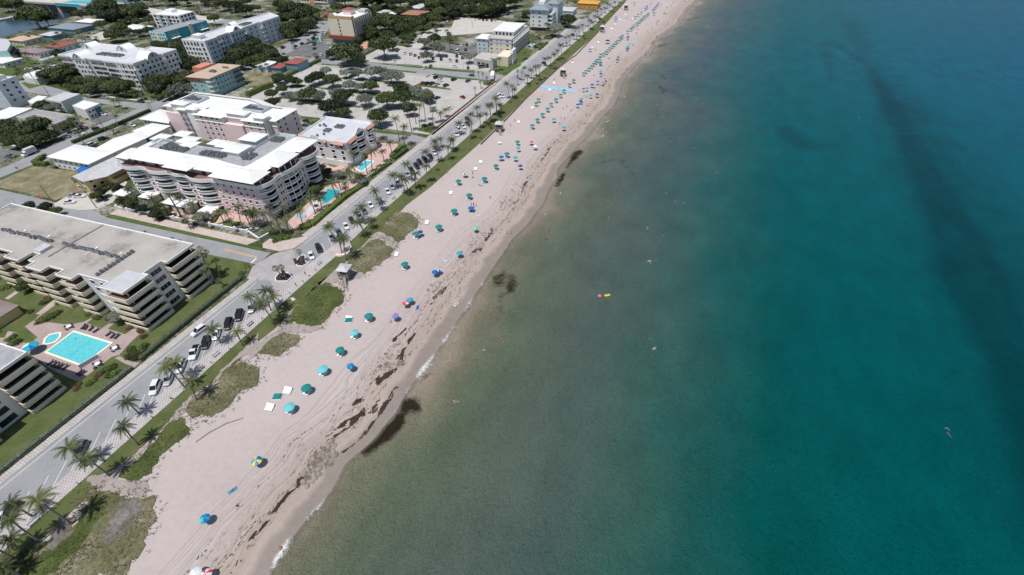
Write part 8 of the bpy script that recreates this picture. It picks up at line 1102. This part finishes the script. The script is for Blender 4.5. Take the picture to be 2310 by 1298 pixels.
def condo2():
    B=Bld('apartment_building','long white and grey six storey apartment block with arched window heads on its south end',-325,315)
    p=[(-336,271.4),(-315.6,271.4),(-315.6,283),(-317.4,283),(-317.4,296),(-316.2,296),(-316.2,309),(-318,309),(-318,330),(-316.6,330),(-316.6,351),(-334,360),(-336,330),(-333.4,300)]
    b=MB(); b.prism(p,0,15.4); B.part('wall',b,['bluegrey_wall']); b=MB(); b.prism(inset(p,.3),15.4,15.5); B.part('roof',b,['roof_white_old']); b=MB(); b.parapet(inset(p,-.2),15.2,16.3,.45); B.part('parapet',b,['white_paint'])
    b=MB(); b.prism([(-336.1,271.2),(-315.5,271.2),(-315.5,273.4),(-336.1,273.4)],0,15.35); B.part('end_wall',b,['white_paint'])
    vault(B,-316.4,303,8,7,15.5,3.2,'E'); vault(B,-331,312,7,6,15.5,2.8,'S')
    for k in range(5):
        z=1.0+2.95*k
        for u in(-334.2,-331.2,-328,-325,-322.4): B.win(u,271.16,z,1.7,1.5,'S','a' if k==4 else 'w')
        B.win(-318.6,271.16,z,1.6,1.8,'S','d')
        for t in(273.6,276.4,280.6,286,289,293,298,301.4,305,308,312,318,324,332,338,344,348): B.win((-315.55 if t<283 else -317.35 if t<296 else -316.15 if t<309 else -317.95 if t<330 else -316.55),t,z,1.3,1.5,'E','w')
        for t in(284.5,311,328): b=MB(); b.box(-317.6,t,z-1,-315.9,t+3,z-.8); b.wall((-315.95,t),(-315.95,t+3),z-.8,z+.2,.08); B.part('balcony',b,['white_paint'])
    b=MB(); b.box(-331,277,15.5,-325,282,18); TWR=B.part('stair_tower',b,['white_paint']); b=MB(); hip(b,rect(-331,277,-325,282),18,.8,0,.7); B.part('tower_roof',b,['white_roof'],False,TWR)
    B.ac([(-327+1.4*(k%4),318+1.6*(k//4)) for k in range(24)],15.5,1.1); B.done()
condo2()
B=simple('apartment_building','bright blue three storey block with cream stripe and grey roof',[(-413,308),(-396.6,308),(-395.6,332),(-394.8,350),(-413.4,349)],8.6,'aqua_wall','grey_roof',.5,[(-395.9,310,-395.6,322,1.2,3,2.7,3,1.5,1.5,'E','w'),(-394.9,338,-394.8,348,1.2,3,2.7,2,1.5,1.5,'E','w')])
b=MB(); b.box(-413.2,307.7,0,-396.5,308.2,8.7); B.part('end_wall',b,['pale_aqua']); b=MB(); b.box(-396.4,331,0,-394.9,334,10.2); b.box(-407,307.5,0,-404,308,8.6); B.part('stripe',b,['sand_wall'])
B.gridw(-412.6,307.65,-397,307.65,1.0,3,2.7,6,1.3,1.4,'S','w'); b=MB(); b.box(-396,311,3.6,-393.6,319,3.9); b.box(-395,340,3.6,-392.4,348,3.9); B.part('balcony',b,['white_paint']); B.done()
B=simple('apartment_building','white modern five storey block with dark window bands near the bridge road',[(-441,338.6),(-411.4,338.6),(-412,356),(-443,359)],13.6,'white_paint','white_roof',.5,[(-440,338.55,-412,338.55,1.0,5,2.7,7,2.6,1.5,'S','d'),(-411.35,340,-411.9,355,1.0,5,2.7,4,2.0,1.5,'E','d')]); b=MB(); b.box(-434,347,13.6,-427,353,16); B.part('stair_tower',b,['white_paint']); b=MB(); b.box(-433.5,337.6,0,-431.5,338.6,13.8); b.box(-425,337.6,0,-423,338.6,13.8); B.part('fin',b,['grey_wall']); B.done()
# --- tall cream hotel
def cream():
    B=Bld('hotel_building','tall cream eight storey hotel with brown brick podium and black glazed side',-256,366)
    p=[(-269,349.4),(-246.6,349.4),(-246.6,378),(-269,378)]
    b=MB(); b.prism(p,5.6,17.6); B.part('wall',b,['sand_wall']); b=MB(); b.prism([(-270.4,348),(-246.4,348),(-246.4,378),(-270.4,378)],2.8,5.6); B.part('podium',b,['brick_red']); b=MB(); b.prism(inset(p,.6),0,2.8); B.part('ground_floor',b,['blue_wall'])
    b=MB(); b.prism(inset(p,.3),17.6,17.7); B.part('roof',b,['white_roof']); b=MB(); b.wall((-269,349.5),(-246.6,349.5),17.6,19.4,.4); b.wall((-268.9,349.4),(-268.9,356),17.6,19.4,.4); b.wall((-246.7,349.4),(-246.7,353),17.6,19.4,.4); b.wall((-246.7,374),(-246.7,378),17.6,19.0,.4); B.part('parapet',b,['gold_trim'])
    b=MB(); b.box(-246.62,350.2,5.4,-246.3,377.6,17.5); B.part('glazed_side',b,['core_dark'])
    for t in fr(351,377,3.2): b=MB(); b.box(-246.6,t,5.4,-245.9,t+.35,17.6); B.part('fin',b,['sand_wall']); b=MB(); b.box(-246.35,t+1.0,5.6,-246.1,t+2.2,17.4); B.part('spandrel',b,['grey_wall'])
    for k in range(5): B.win(-259,349.35,5.9+2.45*k,1.0,1.2,'S','d')
    vault(B,-265,352,5,4,17.7,2.4,'S'); b=MB(); b.box(-262,362,17.7,-255,369,21.4); B.part('penthouse',b,['pink_wall']); b=MB(); hip(b,rect(-262,362,-255,369),21.4,1.2,0,.5); B.part('penthouse_roof',b,['red_tile'],False,[c for c in B.o.children if c.name.startswith('penthouse')][0]); b=MB(); b.box(-254,371,17.7,-247.4,377,20); B.part('stair_tower',b,['lightgrey_roof'])
    b=MB(); b.lathe([(1.6,17.6),(2.2,19.5),(1.7,20.6)],10,0,-269.6,350.2); B.part('turret',b,['red_tile']); B.done()
cream()
B=Bld('apartment_building','peach and white balcony tower cut by the top picture edge',-380,492)
b=MB(); b.prism(rect(-396,478,-362,500),0,24); B.part('wall',b,['sand_wall']); b=MB(); b.box(-384,477.2,0,-378,478.2,24); B.part('stripe',b,['peach_tile']); b=MB(); b.box(-362.1,478.3,0,-361.6,499,24); B.part('painted_shade_side',b,['grey_wall']); B.gridw(-395,477.95,-385,477.95,2,8,2.8,3,2.2,1.6,'S','d'); B.gridw(-377.5,477.95,-363,477.95,2,8,2.8,4,2.6,1.7,'S','d')  # thin grey slab paints shade onto the east face
for k in range(8): b=MB(); b.box(-377.6,476.4,1.6+2.8*k,-363,478,1.85+2.8*k); b.wall((-377.6,476.5),(-363,476.5),1.85+2.8*k,2.7+2.8*k,.1); B.part('balcony',b,['white_paint'])
b=MB(); b.prism(rect(-396,478,-362,500),24,24.4); B.part('roof',b,['grey_roof']); B.done()
# --- seafront hotel with penthouse
def hotel():
    B=Bld('hotel_building','white and grey four storey seafront hotel with white penthouse and black east side',-125,375)
    p=[(-133.4,350.4),(-115.4,350.4),(-115.9,391.4),(-133.4,391.4)]
    b=MB(); b.prism(p,0,11.2); B.part('wall',b,['cream']); b=MB(); b.box(-133.5,350.2,8.4,-115.3,351,11.2); B.part('upper_band',b,['bluegrey_wall']); b=MB(); b.prism(inset(p,.2),11.2,11.3); B.part('roof',b,['concrete']); b=MB(); b.parapet(inset(p,-.5),11.1,11.9,.3); B.part('parapet',b,['cream'])
    q=rect(-132.4,359.6,-116.8,386); b=MB(); b.prism(q,11.3,14); B.part('penthouse',b,['white_paint']); b=MB(); b.prism(inset(q,-.9),14,14.3,0,None,True); B.part('penthouse_roof',b,['white_roof'])
    b=MB(); b.prism(rect(-142.4,349.4,-133.4,362),0,10.8); B.part('west_wing',b,['bluegrey_wall']); b=MB(); hip(b,rect(-142.4,349.4,-133.4,362),10.8,1.4,0,.7); B.part('wing_roof',b,['white_roof'])
    for k in range(4):
        for u in(-131,-126.6,-123.6,-118.6): B.win(u,350.12 if k==3 else 350.35,1.2+2.75*k,1.5 if u in(-131,-118.6) else .6,1.1,'S','w')
        for u in(-140,-136.4): B.win(u,349.35,1.2+2.6*k,1.0,1.0,'S','w')
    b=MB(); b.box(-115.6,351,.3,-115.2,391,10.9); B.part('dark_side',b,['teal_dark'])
    for t in fr(352,391,3.9): b=MB(); b.box(-115.4,t,0,-113.9,t+.3,11.1); B.part('fin',b,['pale_wall'])
    for k in range(4): b=MB(); b.box(-115.4,351,.2+2.75*k,-114.1,391,.4+2.75*k); B.part('balcony',b,['pale_wall'])
    B.row(-131.4,359.55,-117.6,359.55,11.5,5,1.4,1.9,'S','w'); B.done()
hotel()
B=simple('hotel_lobby','low grey hotel lobby with deep flat roof over a dark garage entry',[(-134.6,323),(-118.4,318.6),(-118.4,338),(-134.6,338)],4.6,'concrete','concrete',.3,[(-131.5,322.0,-121,319.2,.1,1,3,3,2.8,2.6,'S','d')]); b=MB(); b.box(-118.4,326,0,-110,342,6.2); B.part('side_block',b,['sand_wall']); b=MB(); b.box(-110.4,334,0,-109,341,8.6); B.part('white_fin',b,['white_paint']); B.done()
def etower():
    B=Bld('apartment_building','blue grey and white six storey seafront tower with slate hip roof',-115,440)
    b=MB(); b.prism(rect(-123.7,427,-108.6,447),2.8,9.2); B.part('wall',b,['pale_wall']); b=MB(); b.prism(rect(-123.65,427.05,-108.65,447),9.2,15.8); B.part('upper_wall',b,['bluegrey_wall']); b=MB(); b.prism(rect(-122.8,428,-109.6,446),0,2.8); B.part('ground_floor',b,['core_dark'])
    b=MB(); hip(b,rect(-123.7,427,-108.6,447),15.9,2.4,.55,1.0); B.part('roof',b,['slate_roof'])
    b=MB(); b.prism(rect(-112,440,-103,459),0,18.5); B.part('east_wing',b,['bluegrey_wall']); b=MB(); hip(b,rect(-112,440,-103,459),18.5,2.0,.4,.8); B.part('wing_roof',b,['slate_roof'])
    for k in range(4): B.win(-121,426.97,4.0+3.05*k,.7,1.1,'S','d'); B.win(-115.5,426.97,4.0+3.05*k,1.7,1.1,'S','w')
    for k in range(4):
        b=MB(); b.box(-108.6,428,3+3.05*k,-104.6,439.6,3.25+3.05*k); b.wall((-104.7,428),(-104.7,439.6),3.25+3.05*k,4.2+3.05*k,.1); b.wall((-108.6,428.05),(-104.7,428.05),3.25+3.05*k,4.2+3.05*k,.1); B.part('balcony',b,['white_paint']); B.win(-108.55,433.5,3.4+3.05*k,8,2.2,'E','d')
    for t in(428.2,433,437.8): b=MB(); b.box(-105,t,0,-104.6,t+.35,15.4); B.part('column',b,['white_paint'])
    b=MB(); b.box(-119,436,17,-114,441,20.4); B.part('plant_room',b,['white_paint']); B.done()
etower()
for nm,lb,p,h,wa,ro_,hp in(('hipped_house','small building with pink hip roof behind the big green tree',rect(-233,318,-224.6,345),3.6,'sand_wall','peach_tile',1.6),('hipped_house','two storey brown hip roofed house with brown balconies among dense trees',rect(-245,424,-225,442),7,'brown_tile','brown_tile',2.0),('gable_house','long grey roofed shed at the top edge behind the brown house',rect(-253,455,-242,492),6,'pale_wall','lightgrey_roof',1.4),('hipped_house','small white roofed cottage behind the brown roofed house',rect(-270,420,-260,446),3.6,'pale_wall','white_roof',1.2),('gable_house','second small white roofed cottage in the trees',rect(-280,440,-272,452),3.6,'pale_wall','lightgrey_roof',1.2),('hipped_house','teal house with two dark red tiled roofs at the car park hedge',rect(-256.5,276,-246.2,288),5.2,'blue_wall','red_tile',1.6),('hipped_house','lower teal cottage with red roof joined beside the dry lot',rect(-263.5,270.5,-256.6,280),3.2,'blue_wall','red_tile',1.3),
    ('hipped_house','canal house with tan hip roof and dark solar panels',rect(-530,272,-512,288),3.6,'sand_wall','tan_roof',1.8),('hipped_house','canal house with dark red roof beside the arched apartments',rect(-478,266,-462,282),3.6,'pale_aqua','red_tile',1.6),('hipped_house','mauve grey roofed house with columned porch and small pool',rect(-481,250,-462,260),3.6,'pink_wall','mauve_roof',1.8),('gable_house','canal house with grey shingle roof in front of the trees',rect(-540,312,-508,330),3.6,'blue_wall','slate_roof',1.8),('gable_house','pale roofed house between palms beside the canal tree',rect(-520,291,-506,303),3.6,'blue_wall','lightgrey_roof',1.4),('gable_house','white roofed bungalow at the left edge by the thatched hut',rect(-484,225,-461,238),3.4,'pale_wall','white_roof',1.0),('hipped_house','small white gabled house at the foot of the bridge trees',rect(-538,336,-518,349),3.6,'pale_wall','white_roof',1.5),('gable_house','white roofed cottage in the trees beside the blue block',rect(-474,324,-450,342),3.4,'pale_wall','white_roof',1.0),('flat_house','round white roofed pavilion beside the teal house',rect(-275.4,269.4,-267,281),3.8,'pale_aqua','white_roof',.5),
    ('beach_house','grey roofed beach building by the far promenade',rect(-118,488,-100,506),4.2,'bluegrey_wall','lightgrey_roof',1.2),('beach_shop','orange beach restaurant cut by the top edge',rect(-103,524,-83,540),4.4,'orange_wall','orange_wall',1.0)):
    B=simple(nm,lb,p,h,wa,ro_,0,[(p[0][0]+1,p[0][1]-.02,p[1][0]-1,p[1][1]-.02,1.0,1 if h<5 else 2,2.6,4,1.1,1.2,'S','w'),(p[1][0]+.02,p[1][1]+1,p[2][0]+.02,p[2][1]-1,1.0,1 if h<5 else 2,2.6,3,1.1,1.2,'E','w')],None,hp)
    if 'solar' in lb: b=MB(); b.face([(-526,280.5,5.2),(-516,280.5,5.2),(-516,282.5,5.55),(-526,282.5,5.55)]); b.face([(-526,280.5,5.1),(-516,280.5,5.1),(-516,282.5,5.45),(-526,282.5,5.45)]); B.part('solar_panel',b,['window_glass'])
    B.done()
B=simple('modern_house','white modern canal house with teal windows at the left picture edge',[(-540,262),(-509,262),(-490,252),(-472,238),(-478,232),(-540,240)],7.4,'teal_wall','lightgrey_roof',.5,[(-472.2,238.2,-489,252,1.2,2,3,3,3.0,2.2,'E','d')]); B.done()
# gatehouses in the pink condo garden
for x,t,lb in((-209,115.2-3.2,'first white roofed garden pavilion by the yellow house'),(-196.5,113.4,'round white roofed garden pavilion under the palms'),(-183,112.6,'third white roofed garden pavilion under the balconies'),(-175.8,112.4,'fourth white roofed pavilion beside the silver shrub'),(-163.8,111.8,'fifth white roofed pavilion, nearest to the sea'),(-228,162.2,'white roofed courtyard pavilion between the pink condos'),(-203,159,'long white roofed pool pavilion between the pink condos')):
    w,l=(7.2,5.2) if t>150 else (5.6,4.4); B=simple('garden_pavilion',lb,rect(x-w/2,t-l/2,x+w/2,t+l/2),3.0 if t<150 else 5.2,'cream' if t<150 else 'pale_wall','white_roof',0,(),'white roofed garden pavilions',1.3); B.win(x,t-l/2-.02,.3,1.4,2.1,'S','d'); B.done()
t=empty('thatched_hut',(*un(-466,214),0),TH,'round thatched hut on the lawn near the left edge','hut'); b=MB(); b.lathe([(3.6,2.4),(2.0,3.6),(.1,4.8)],12); link('roof',b.mesh('roof',['thatch']),t)
for a in range(6): b=MB(); b.tube([(3*math.cos(a),3*math.sin(a),0),(3*math.cos(a),3*math.sin(a),2.6)],.1,5); link('post',b.mesh('post',['wood_brown']),t)
# pool lounge with brown shingle roof and pergola
B=simple('pool_house','brown shingled pool house with pergola at the left edge of the garden',rect(-196,42,-177.6,49.6),3.2,'yellow_wall','mauve_roof',0,[(-194,41.98,-179,41.98,.5,1,2.6,5,1.5,1.9,'S','d')],None,1.8); b=MB()
for k in range(7): b.box(-179+.5*k,36.4,2.6,-178.8+.5*k,41.6,2.75)
for x,y in((-179,36.6),(-176,36.6),(-179,41.4),(-176,41.4)): b.box(x-.1,y-.1,0,x+.1,y+.1,2.6)
B.part('pergola',b,['white_paint']); B.done()
# bridge over the canal
t=Bld('road_bridge','concrete drawbridge with teal steel span over the canal',-590,381,'bridge')
b=MB(); b.prism([(-760,373),(-540,373),(-540,391),(-760,391)],7.0,8.0,0,1,True); b.frust([(-540,373),(-420,376),(-420,393),(-540,391)],0,[(-540,373),(-420,376),(-420,393),(-540,391)],.05); i=b.pts([(-540,373,8),(-420,376,.1),(-420,393,.1),(-540,391,8),(-540,373,6.6),(-420,376,-.2)]); b.f.append((i,i+1,i+2,i+3)); b.m.append(1); b.f.append((i+4,i+5,i+1,i)); b.m.append(0); t.part('deck',b,['concrete','pale'])
b=MB(); b.wall((-760,373),(-540,373),8,9,.3); b.wall((-760,391),(-540,391),8,9,.3); t.part('barrier',b,['sand_wall']); b=MB(); b.box(-612,372.5,6.6,-578,373.0,9.2); b.box(-612,381,8.02,-578,391.5,8.12); b.box(-612,391.2,7,-578,391.8,10); t.part('steel_span',b,['aqua_wall'])
for x in(-613,-577): b=MB(); b.box(x-2.2,374,-.5,x+2.2,390,7); t.part('pier',b,['tan_roof'])
for x in(-630,-640,-650,-660,-672,-684): b=MB(); b.box(x-.6,375,-.5,x+.6,389,7); t.part('pier',b,['concrete'])
t=Bld('boat_dock','long pale wooden boat dock along the far bank of the canal',-634,340,'dock'); b=MB(); b.box(-641,150,.0,-636,366,.9); t.part('deck',b,['pale']); 
b=MB()
for k in range(28): b.box(-636.2,152+7.6*k,0,-635.8,152.5+7.6*k,2.4)
t.part('piling',b,['white_paint'])
# walls
def wallthing(name,label,pts,h,th,m,cat='wall',cap=None):
    a,c=pts[0],pts[-1]; cx,cy=(a[0]+c[0])/2,(a[1]+c[1])/2; o=empty(name,(cx,cy,0),0,label,cat); b=MB()
    for u,v in zip(pts,pts[1:]): b.wall(u,v,0,h,th)
    link('wall',b.mesh('wall',[m],(cx,cy,0)),o)
    if cap:
        b=MB()
        for u,v in zip(pts,pts[1:]): b.wall(u,v,h,h+.12,th+.14)
        link('coping',b.mesh('coping',[cap],(cx,cy,0)),o.children[0])
    return o,cx,cy
def posts(o,cx,cy,pts,h,w,m,name='pillar',step=5):
    for u,v in zip(pts,pts[1:]):
        L=math.hypot(v[0]-u[0],v[1]-u[1]); n=max(1,int(L/step))
        for k in range(n+1): b=MB(); x,y=u[0]+(v[0]-u[0])*k/n-cx,u[1]+(v[1]-u[1])*k/n-cy; b.obox(x,y,0,h,w,w,TH); link(name,b.mesh(name,[m]),o)
P=[un(-205.2,104.4),un(-141,106.2),un(-133.4,103.4),un(-132.2,107.2)]; o,cx,cy=wallthing('garden_wall','blue grey and white balustraded garden wall of the pink condo along the side street',P,1.1,.3,'bluegrey_wall','wall','white_paint'); posts(o,cx,cy,P[:2],1.75,.7,'white_paint','pillar',5.4)
P=[(-131.6,112),(-131.2,160)]; o,cx,cy=wallthing('garden_wall','white low wall behind the seafront hedge of the pink condo pool',P,1.2,.2,'white_paint','wall'); posts(o,cx,cy,P,1.5,.4,'white_paint')
P=[(-98.9,196),(-99.4,232),(-100.6,262),(-100.5,327),(-99.2,350),(-97.9,357),(-99.4,428),(-102.4,466)]; wallthing('beach_wall','low brown retaining wall along the back of the beach',P,.75,.35,'wood_brown','wall')
P=[un(-113.9,208),un(-108.6,291)]; wallthing('planter_wall','low brown brick wall along the seafront side of the car park',P,.7,.5,'wood_brown','wall')
P=[un(-139.2,39.0),un(-137.9,43.6)]; wallthing('garden_wall','short grey wall beside the condo pool gate',P,1.3,.25,'grey_wall','wall')
P=[un(-160,309.9),un(-125,311)]; o,cx,cy=wallthing('fence','white picket fence along the second car park edge',[un(-192,309.2),un(-130,310.6)],.12,.12,'white_paint','fence'); posts(o,cx,cy,[un(-192,309.2),un(-130,310.6)],1.1,.12,'white_paint','post',2.4)
# driftwood-like sand fence and dune ropes
P=[(-92.9,24.0),(-92.0,27.0),(-90.2,30.4),(-87.4,33.2)]; o=empty('driftwood',(-90.5,29,0),0,'long curved weathered driftwood branch on the sand below the dune','driftwood'); b=MB(); b.tube([(x+90.5,y-29,.12+.05*k) for k,(x,y) in enumerate(P)],[.16,.14,.1,.05],6); link('branch',b.mesh('branch',['wood_grey']),o)
# swimming pools
PL=['big turquoise swimming pool with dark lane line in the tan condo garden','small oval hot tub beside the big condo pool','deep teal swimming pool beside the pink condo hedge','pale shallow pool joining the pink condo pool','little square hot tub at the end of the pink condo pool','turquoise pool of the grey and peach condo','small teal pool at the left edge by the parked cars','tiny pool beside the teal apartment block','small pool in the seafront hotel garden','narrow pool of the mauve roofed house','small pool beside the water slide of the cream hotel']
for (nm,p),lb in zip(DATA['POOLS'],PL):
    c=(sum(q[0] for q in p)/len(p),sum(q[1] for q in p)/len(p)); o=empty('swimming_pool' if nm!='spa' and nm!='jacuzzi' else 'hot_tub',(*c,0),0,lb,'pool'); pp=[(x-c[0],y-c[1]) for x,y in p]
    b=MB(); b.parapet(inset(pp,-.55),0,.16,.55); link('coping',b.mesh('coping',['peach' if 'pink' in lb else 'cream' if 'tan' in lb or 'oval' in lb else 'white_paint']),o)
    b=MB(); b.prism(pp,.0,.118); link('water',b.mesh('water',['pool_teal' if 'teal' in lb.split(' swimming')[0] and nm=='pool' and 'turq' not in lb else ('roof_white_old' if nm=='shallow' else 'pool_water')]),o)
    if 'lane' in lb:
        a,d=pp[0],pp[3]; e,f=pp[1],pp[2]; q=.5; b=MB(); L0=((a[0]*.45+d[0]*.55),(a[1]*.45+d[1]*.55)); L1=((e[0]*.45+f[0]*.55),(e[1]*.45+f[1]*.55)); b.wall(L0,L1,.12,.15,.09); link('lane_line',b.mesh('lane_line',['aqua_wall']),o)
# garden furniture round the big pool
PLG=[]
for r in DATA['PLOUNGE']: PLG.append(r)
for i,(x,y,a) in enumerate(sorted(PLG,key=lambda p:p[1])):
    t=empty('pool_lounger',(x,y,.05),a,'dark slate pool lounger on the brick deck, %s from the near end'%nth(i+1),'pool lounger','dark loungers round the condo pool'); o=link('mattress',LMT,t); setm(o,0,'canopy_slate'); o=link('frame',LFR,t); setm(o,0,'black_metal')
for i,(x,y) in enumerate(DATA['PTABLES']):
    t=empty('patio_table',(x,y,.05),0,['round white patio table with dark chairs at the far pool corner','round white patio table at the right pool corner','round white patio table at the near pool corner'][i],'table'); b=MB(); b.lathe([(.62,.70),(.65,.74),(.1,.76)],14); link('tabletop',b.mesh('tabletop',['white_paint']),t); b=MB(); b.tube([(0,0,0),(0,0,.7)],.05,6); link('leg',b.mesh('leg',['steel']),t)
    for k in range(4):
        a=k*math.pi/2+.4; n=uniq('pc'); c=empty('patio_chair',(x+1.0*math.cos(a),y+1.0*math.sin(a),.05),a-math.pi/2,'dark patio chair, %s of the four around the patio table at the %s pool corner'%(nth(k+1),['far','right','near'][i]),'chair','dark patio chairs'); b=MB(); b.box(-.25,-.25,.4,.25,.25,.46); link('seat',b.mesh('seat',['canopy_n']),c); b=MB(); b.box(-.25,.2,.46,.25,.26,.9); link('backrest',b.mesh('backrest',['canopy_n']),c)
        for sx in(-.2,.2):
            for sy in(-.2,.2): b=MB(); b.box(sx-.02,sy-.02,0,sx+.02,sy+.02,.4); link('leg',b.mesh('leg',['black_metal']),c)
x,y=DATA['PUMB']; t=empty('patio_umbrella',(x,y,.05),.3,'large blue and white patio umbrella beside the condo pool','umbrella'); c=link('canopy',canopy('z'),t); c.scale=(1.6,1.6,1.1); link('pole',POLE,t).scale=(1.3,1.3,1.1)
x,y=DATA['PSWIM']; put_person('swim',x,y,.12,1.0,2,'lone swimmer in the big condo pool','bathers in the pool')
# planters with fan palms and rust pylons where the street meets the promenade
for i,p in enumerate(DATA['PLANTERS']):
    c=(sum(q[0] for q in p)/len(p),sum(q[1] for q in p)/len(p)); o=empty('planter_bed',(*c,0),0,['dark mulch planter bed with white kerb on the near side of the crossing','dark mulch planter bed with white kerb on the far side of the crossing'][i],'planter'); pp=[(x-c[0],y-c[1]) for x,y in p]; b=MB(); b.prism(pp,0,.2); link('soil',b.mesh('soil',['mulch']),o); b=MB(); b.parapet(inset(pp,-.22),0,.34,.24); link('kerb',b.mesh('kerb',['white_paint']),o)
for i,(x,y) in enumerate(DATA['PYLONS']):
    o=empty('sign_pylon',(x,y,.1),.8,['rust brown sign pylon in the near planter by the crossing','rust brown sign pylon in the far planter by the crossing'][i],'sign'); b=MB(); b.box(-.5,-.25,.1,.5,.25,2.4); link('panel',b.mesh('panel',['rust']),o); b=MB(); b.box(-.65,-.4,0,.65,.4,.14); link('base',b.mesh('base',['concrete']),o)
for i,(x,y) in enumerate(DATA['ORANGE']):
    o=empty('roadwork_sign',(x,y,0),.6,['orange diamond roadworks sign by the dry lot corner','orange roadworks sign at the far side of the dry lot'][i],'sign'); b=MB(); b.obox(0,0,.9,2.0,1.1,.06,0); link('panel',b.mesh('panel',['orange_sign']),o)
    for s in(-.4,.4): b=MB(); b.tube([(s*.3,0,1.0),(s,.3,0)],.03,4); link('leg',b.mesh('leg',['steel']),o)
# curved seat ring on the promenade
b=MB(); c=DATA['RING']; 
for k in range(9): a0,a1=-1.9+k*.42,-1.9+(k+1)*.42; b.wall((2.4*math.cos(a0),2.4*math.sin(a0)),(2.4*math.cos(a1),2.4*math.sin(a1)),.0,.55,.45)
o=link('curved_seat',b.mesh('curved_seat',['white_paint']),None,(c[0],c[1],.05)); tag(o,'curved white seat wall round two palms at the promenade edge','seat wall')
rs=[(-107.8+2.2*math.cos(a*.52),97.6+2.2*math.sin(a*.52)) for a in range(12)]; sheet('pavement',rs,'peach',.125)
# pale blue access mat on the far sand
o=link('beach_mat',None); bpy.data.objects.remove(o)
p=DATA['MAT']; b=MB(); b.face([(x,y,gz(x,y)+.1) for x,y in p]); b.face([(x,y,gz(x,y)+.06) for x,y in p]); o=link('beach_mat',b.mesh('beach_mat',['canopy_mat'])); tag(o,'pale blue access mat laid across the sand from the verge','mat')
# water slide at the cream hotel
x,y=un(-276,344); t=empty('water_slide',(x,y,0),0,'small blue and white water slide beside the cream hotel','water slide'); b=MB(); b.tube([(2.2*math.cos(a*.5),2.2*math.sin(a*.5),4.5-a*.4) for a in range(11)],.5,7); link('chute',b.mesh('chute',['aqua_wall']),t); b=MB(); b.box(-.6,-.6,0,.6,.6,4.6); link('tower',b.mesh('tower',['white_paint']),t)
# ---------------------------------------------------------------- camera, light
cam=bpy.data.cameras.new('camera'); co=bpy.data.objects.new('camera',cam); COL.objects.link(co); SC.camera=co
cam.sensor_width=36; cam.lens=CAMF/2310*36; cam.clip_start=1; cam.clip_end=8000
M=Matrix([[CAMR[0][0],-CAMR[0][1],-CAMR[0][2],0],[CAMR[1][0],-CAMR[1][1],-CAMR[1][2],0],[CAMR[2][0],-CAMR[2][1],-CAMR[2][2],100],[0,0,0,1]]); co.matrix_world=M
sd=Vector((-.05,-.32,1)).normalized(); el=math.asin(sd.z)
sun=bpy.data.lights.new('sun','SUN'); sun.energy=3.9; sun.angle=rad(.5); sun.color=(1,.965,.92); so=bpy.data.objects.new('sun',sun); COL.objects.link(so); so.rotation_euler=(-sd).to_track_quat('-Z','Y').to_euler()
w=bpy.data.worlds.new('World'); SC.world=w; w.use_nodes=True; t=w.node_tree; bg=t.nodes['Background']; sk=t.nodes.new('ShaderNodeTexSky'); sk.sky_type='NISHITA'; sk.sun_disc=False; sk.sun_elevation=el; sk.sun_rotation=math.atan2(sd.x,sd.y); sk.altitude=50; t.links.new(sk.outputs[0],bg.inputs[0]); bg.inputs[1].default_value=.085
vs_=SC.view_settings; vs_.view_transform='Standard'; vs_.look='None'; vs_.exposure=0; vs_.gamma=1
SC.cycles.max_bounces=5; SC.cycles.transparent_max_bounces=6; SC.cycles.caustics_reflective=False; SC.cycles.caustics_refractive=False
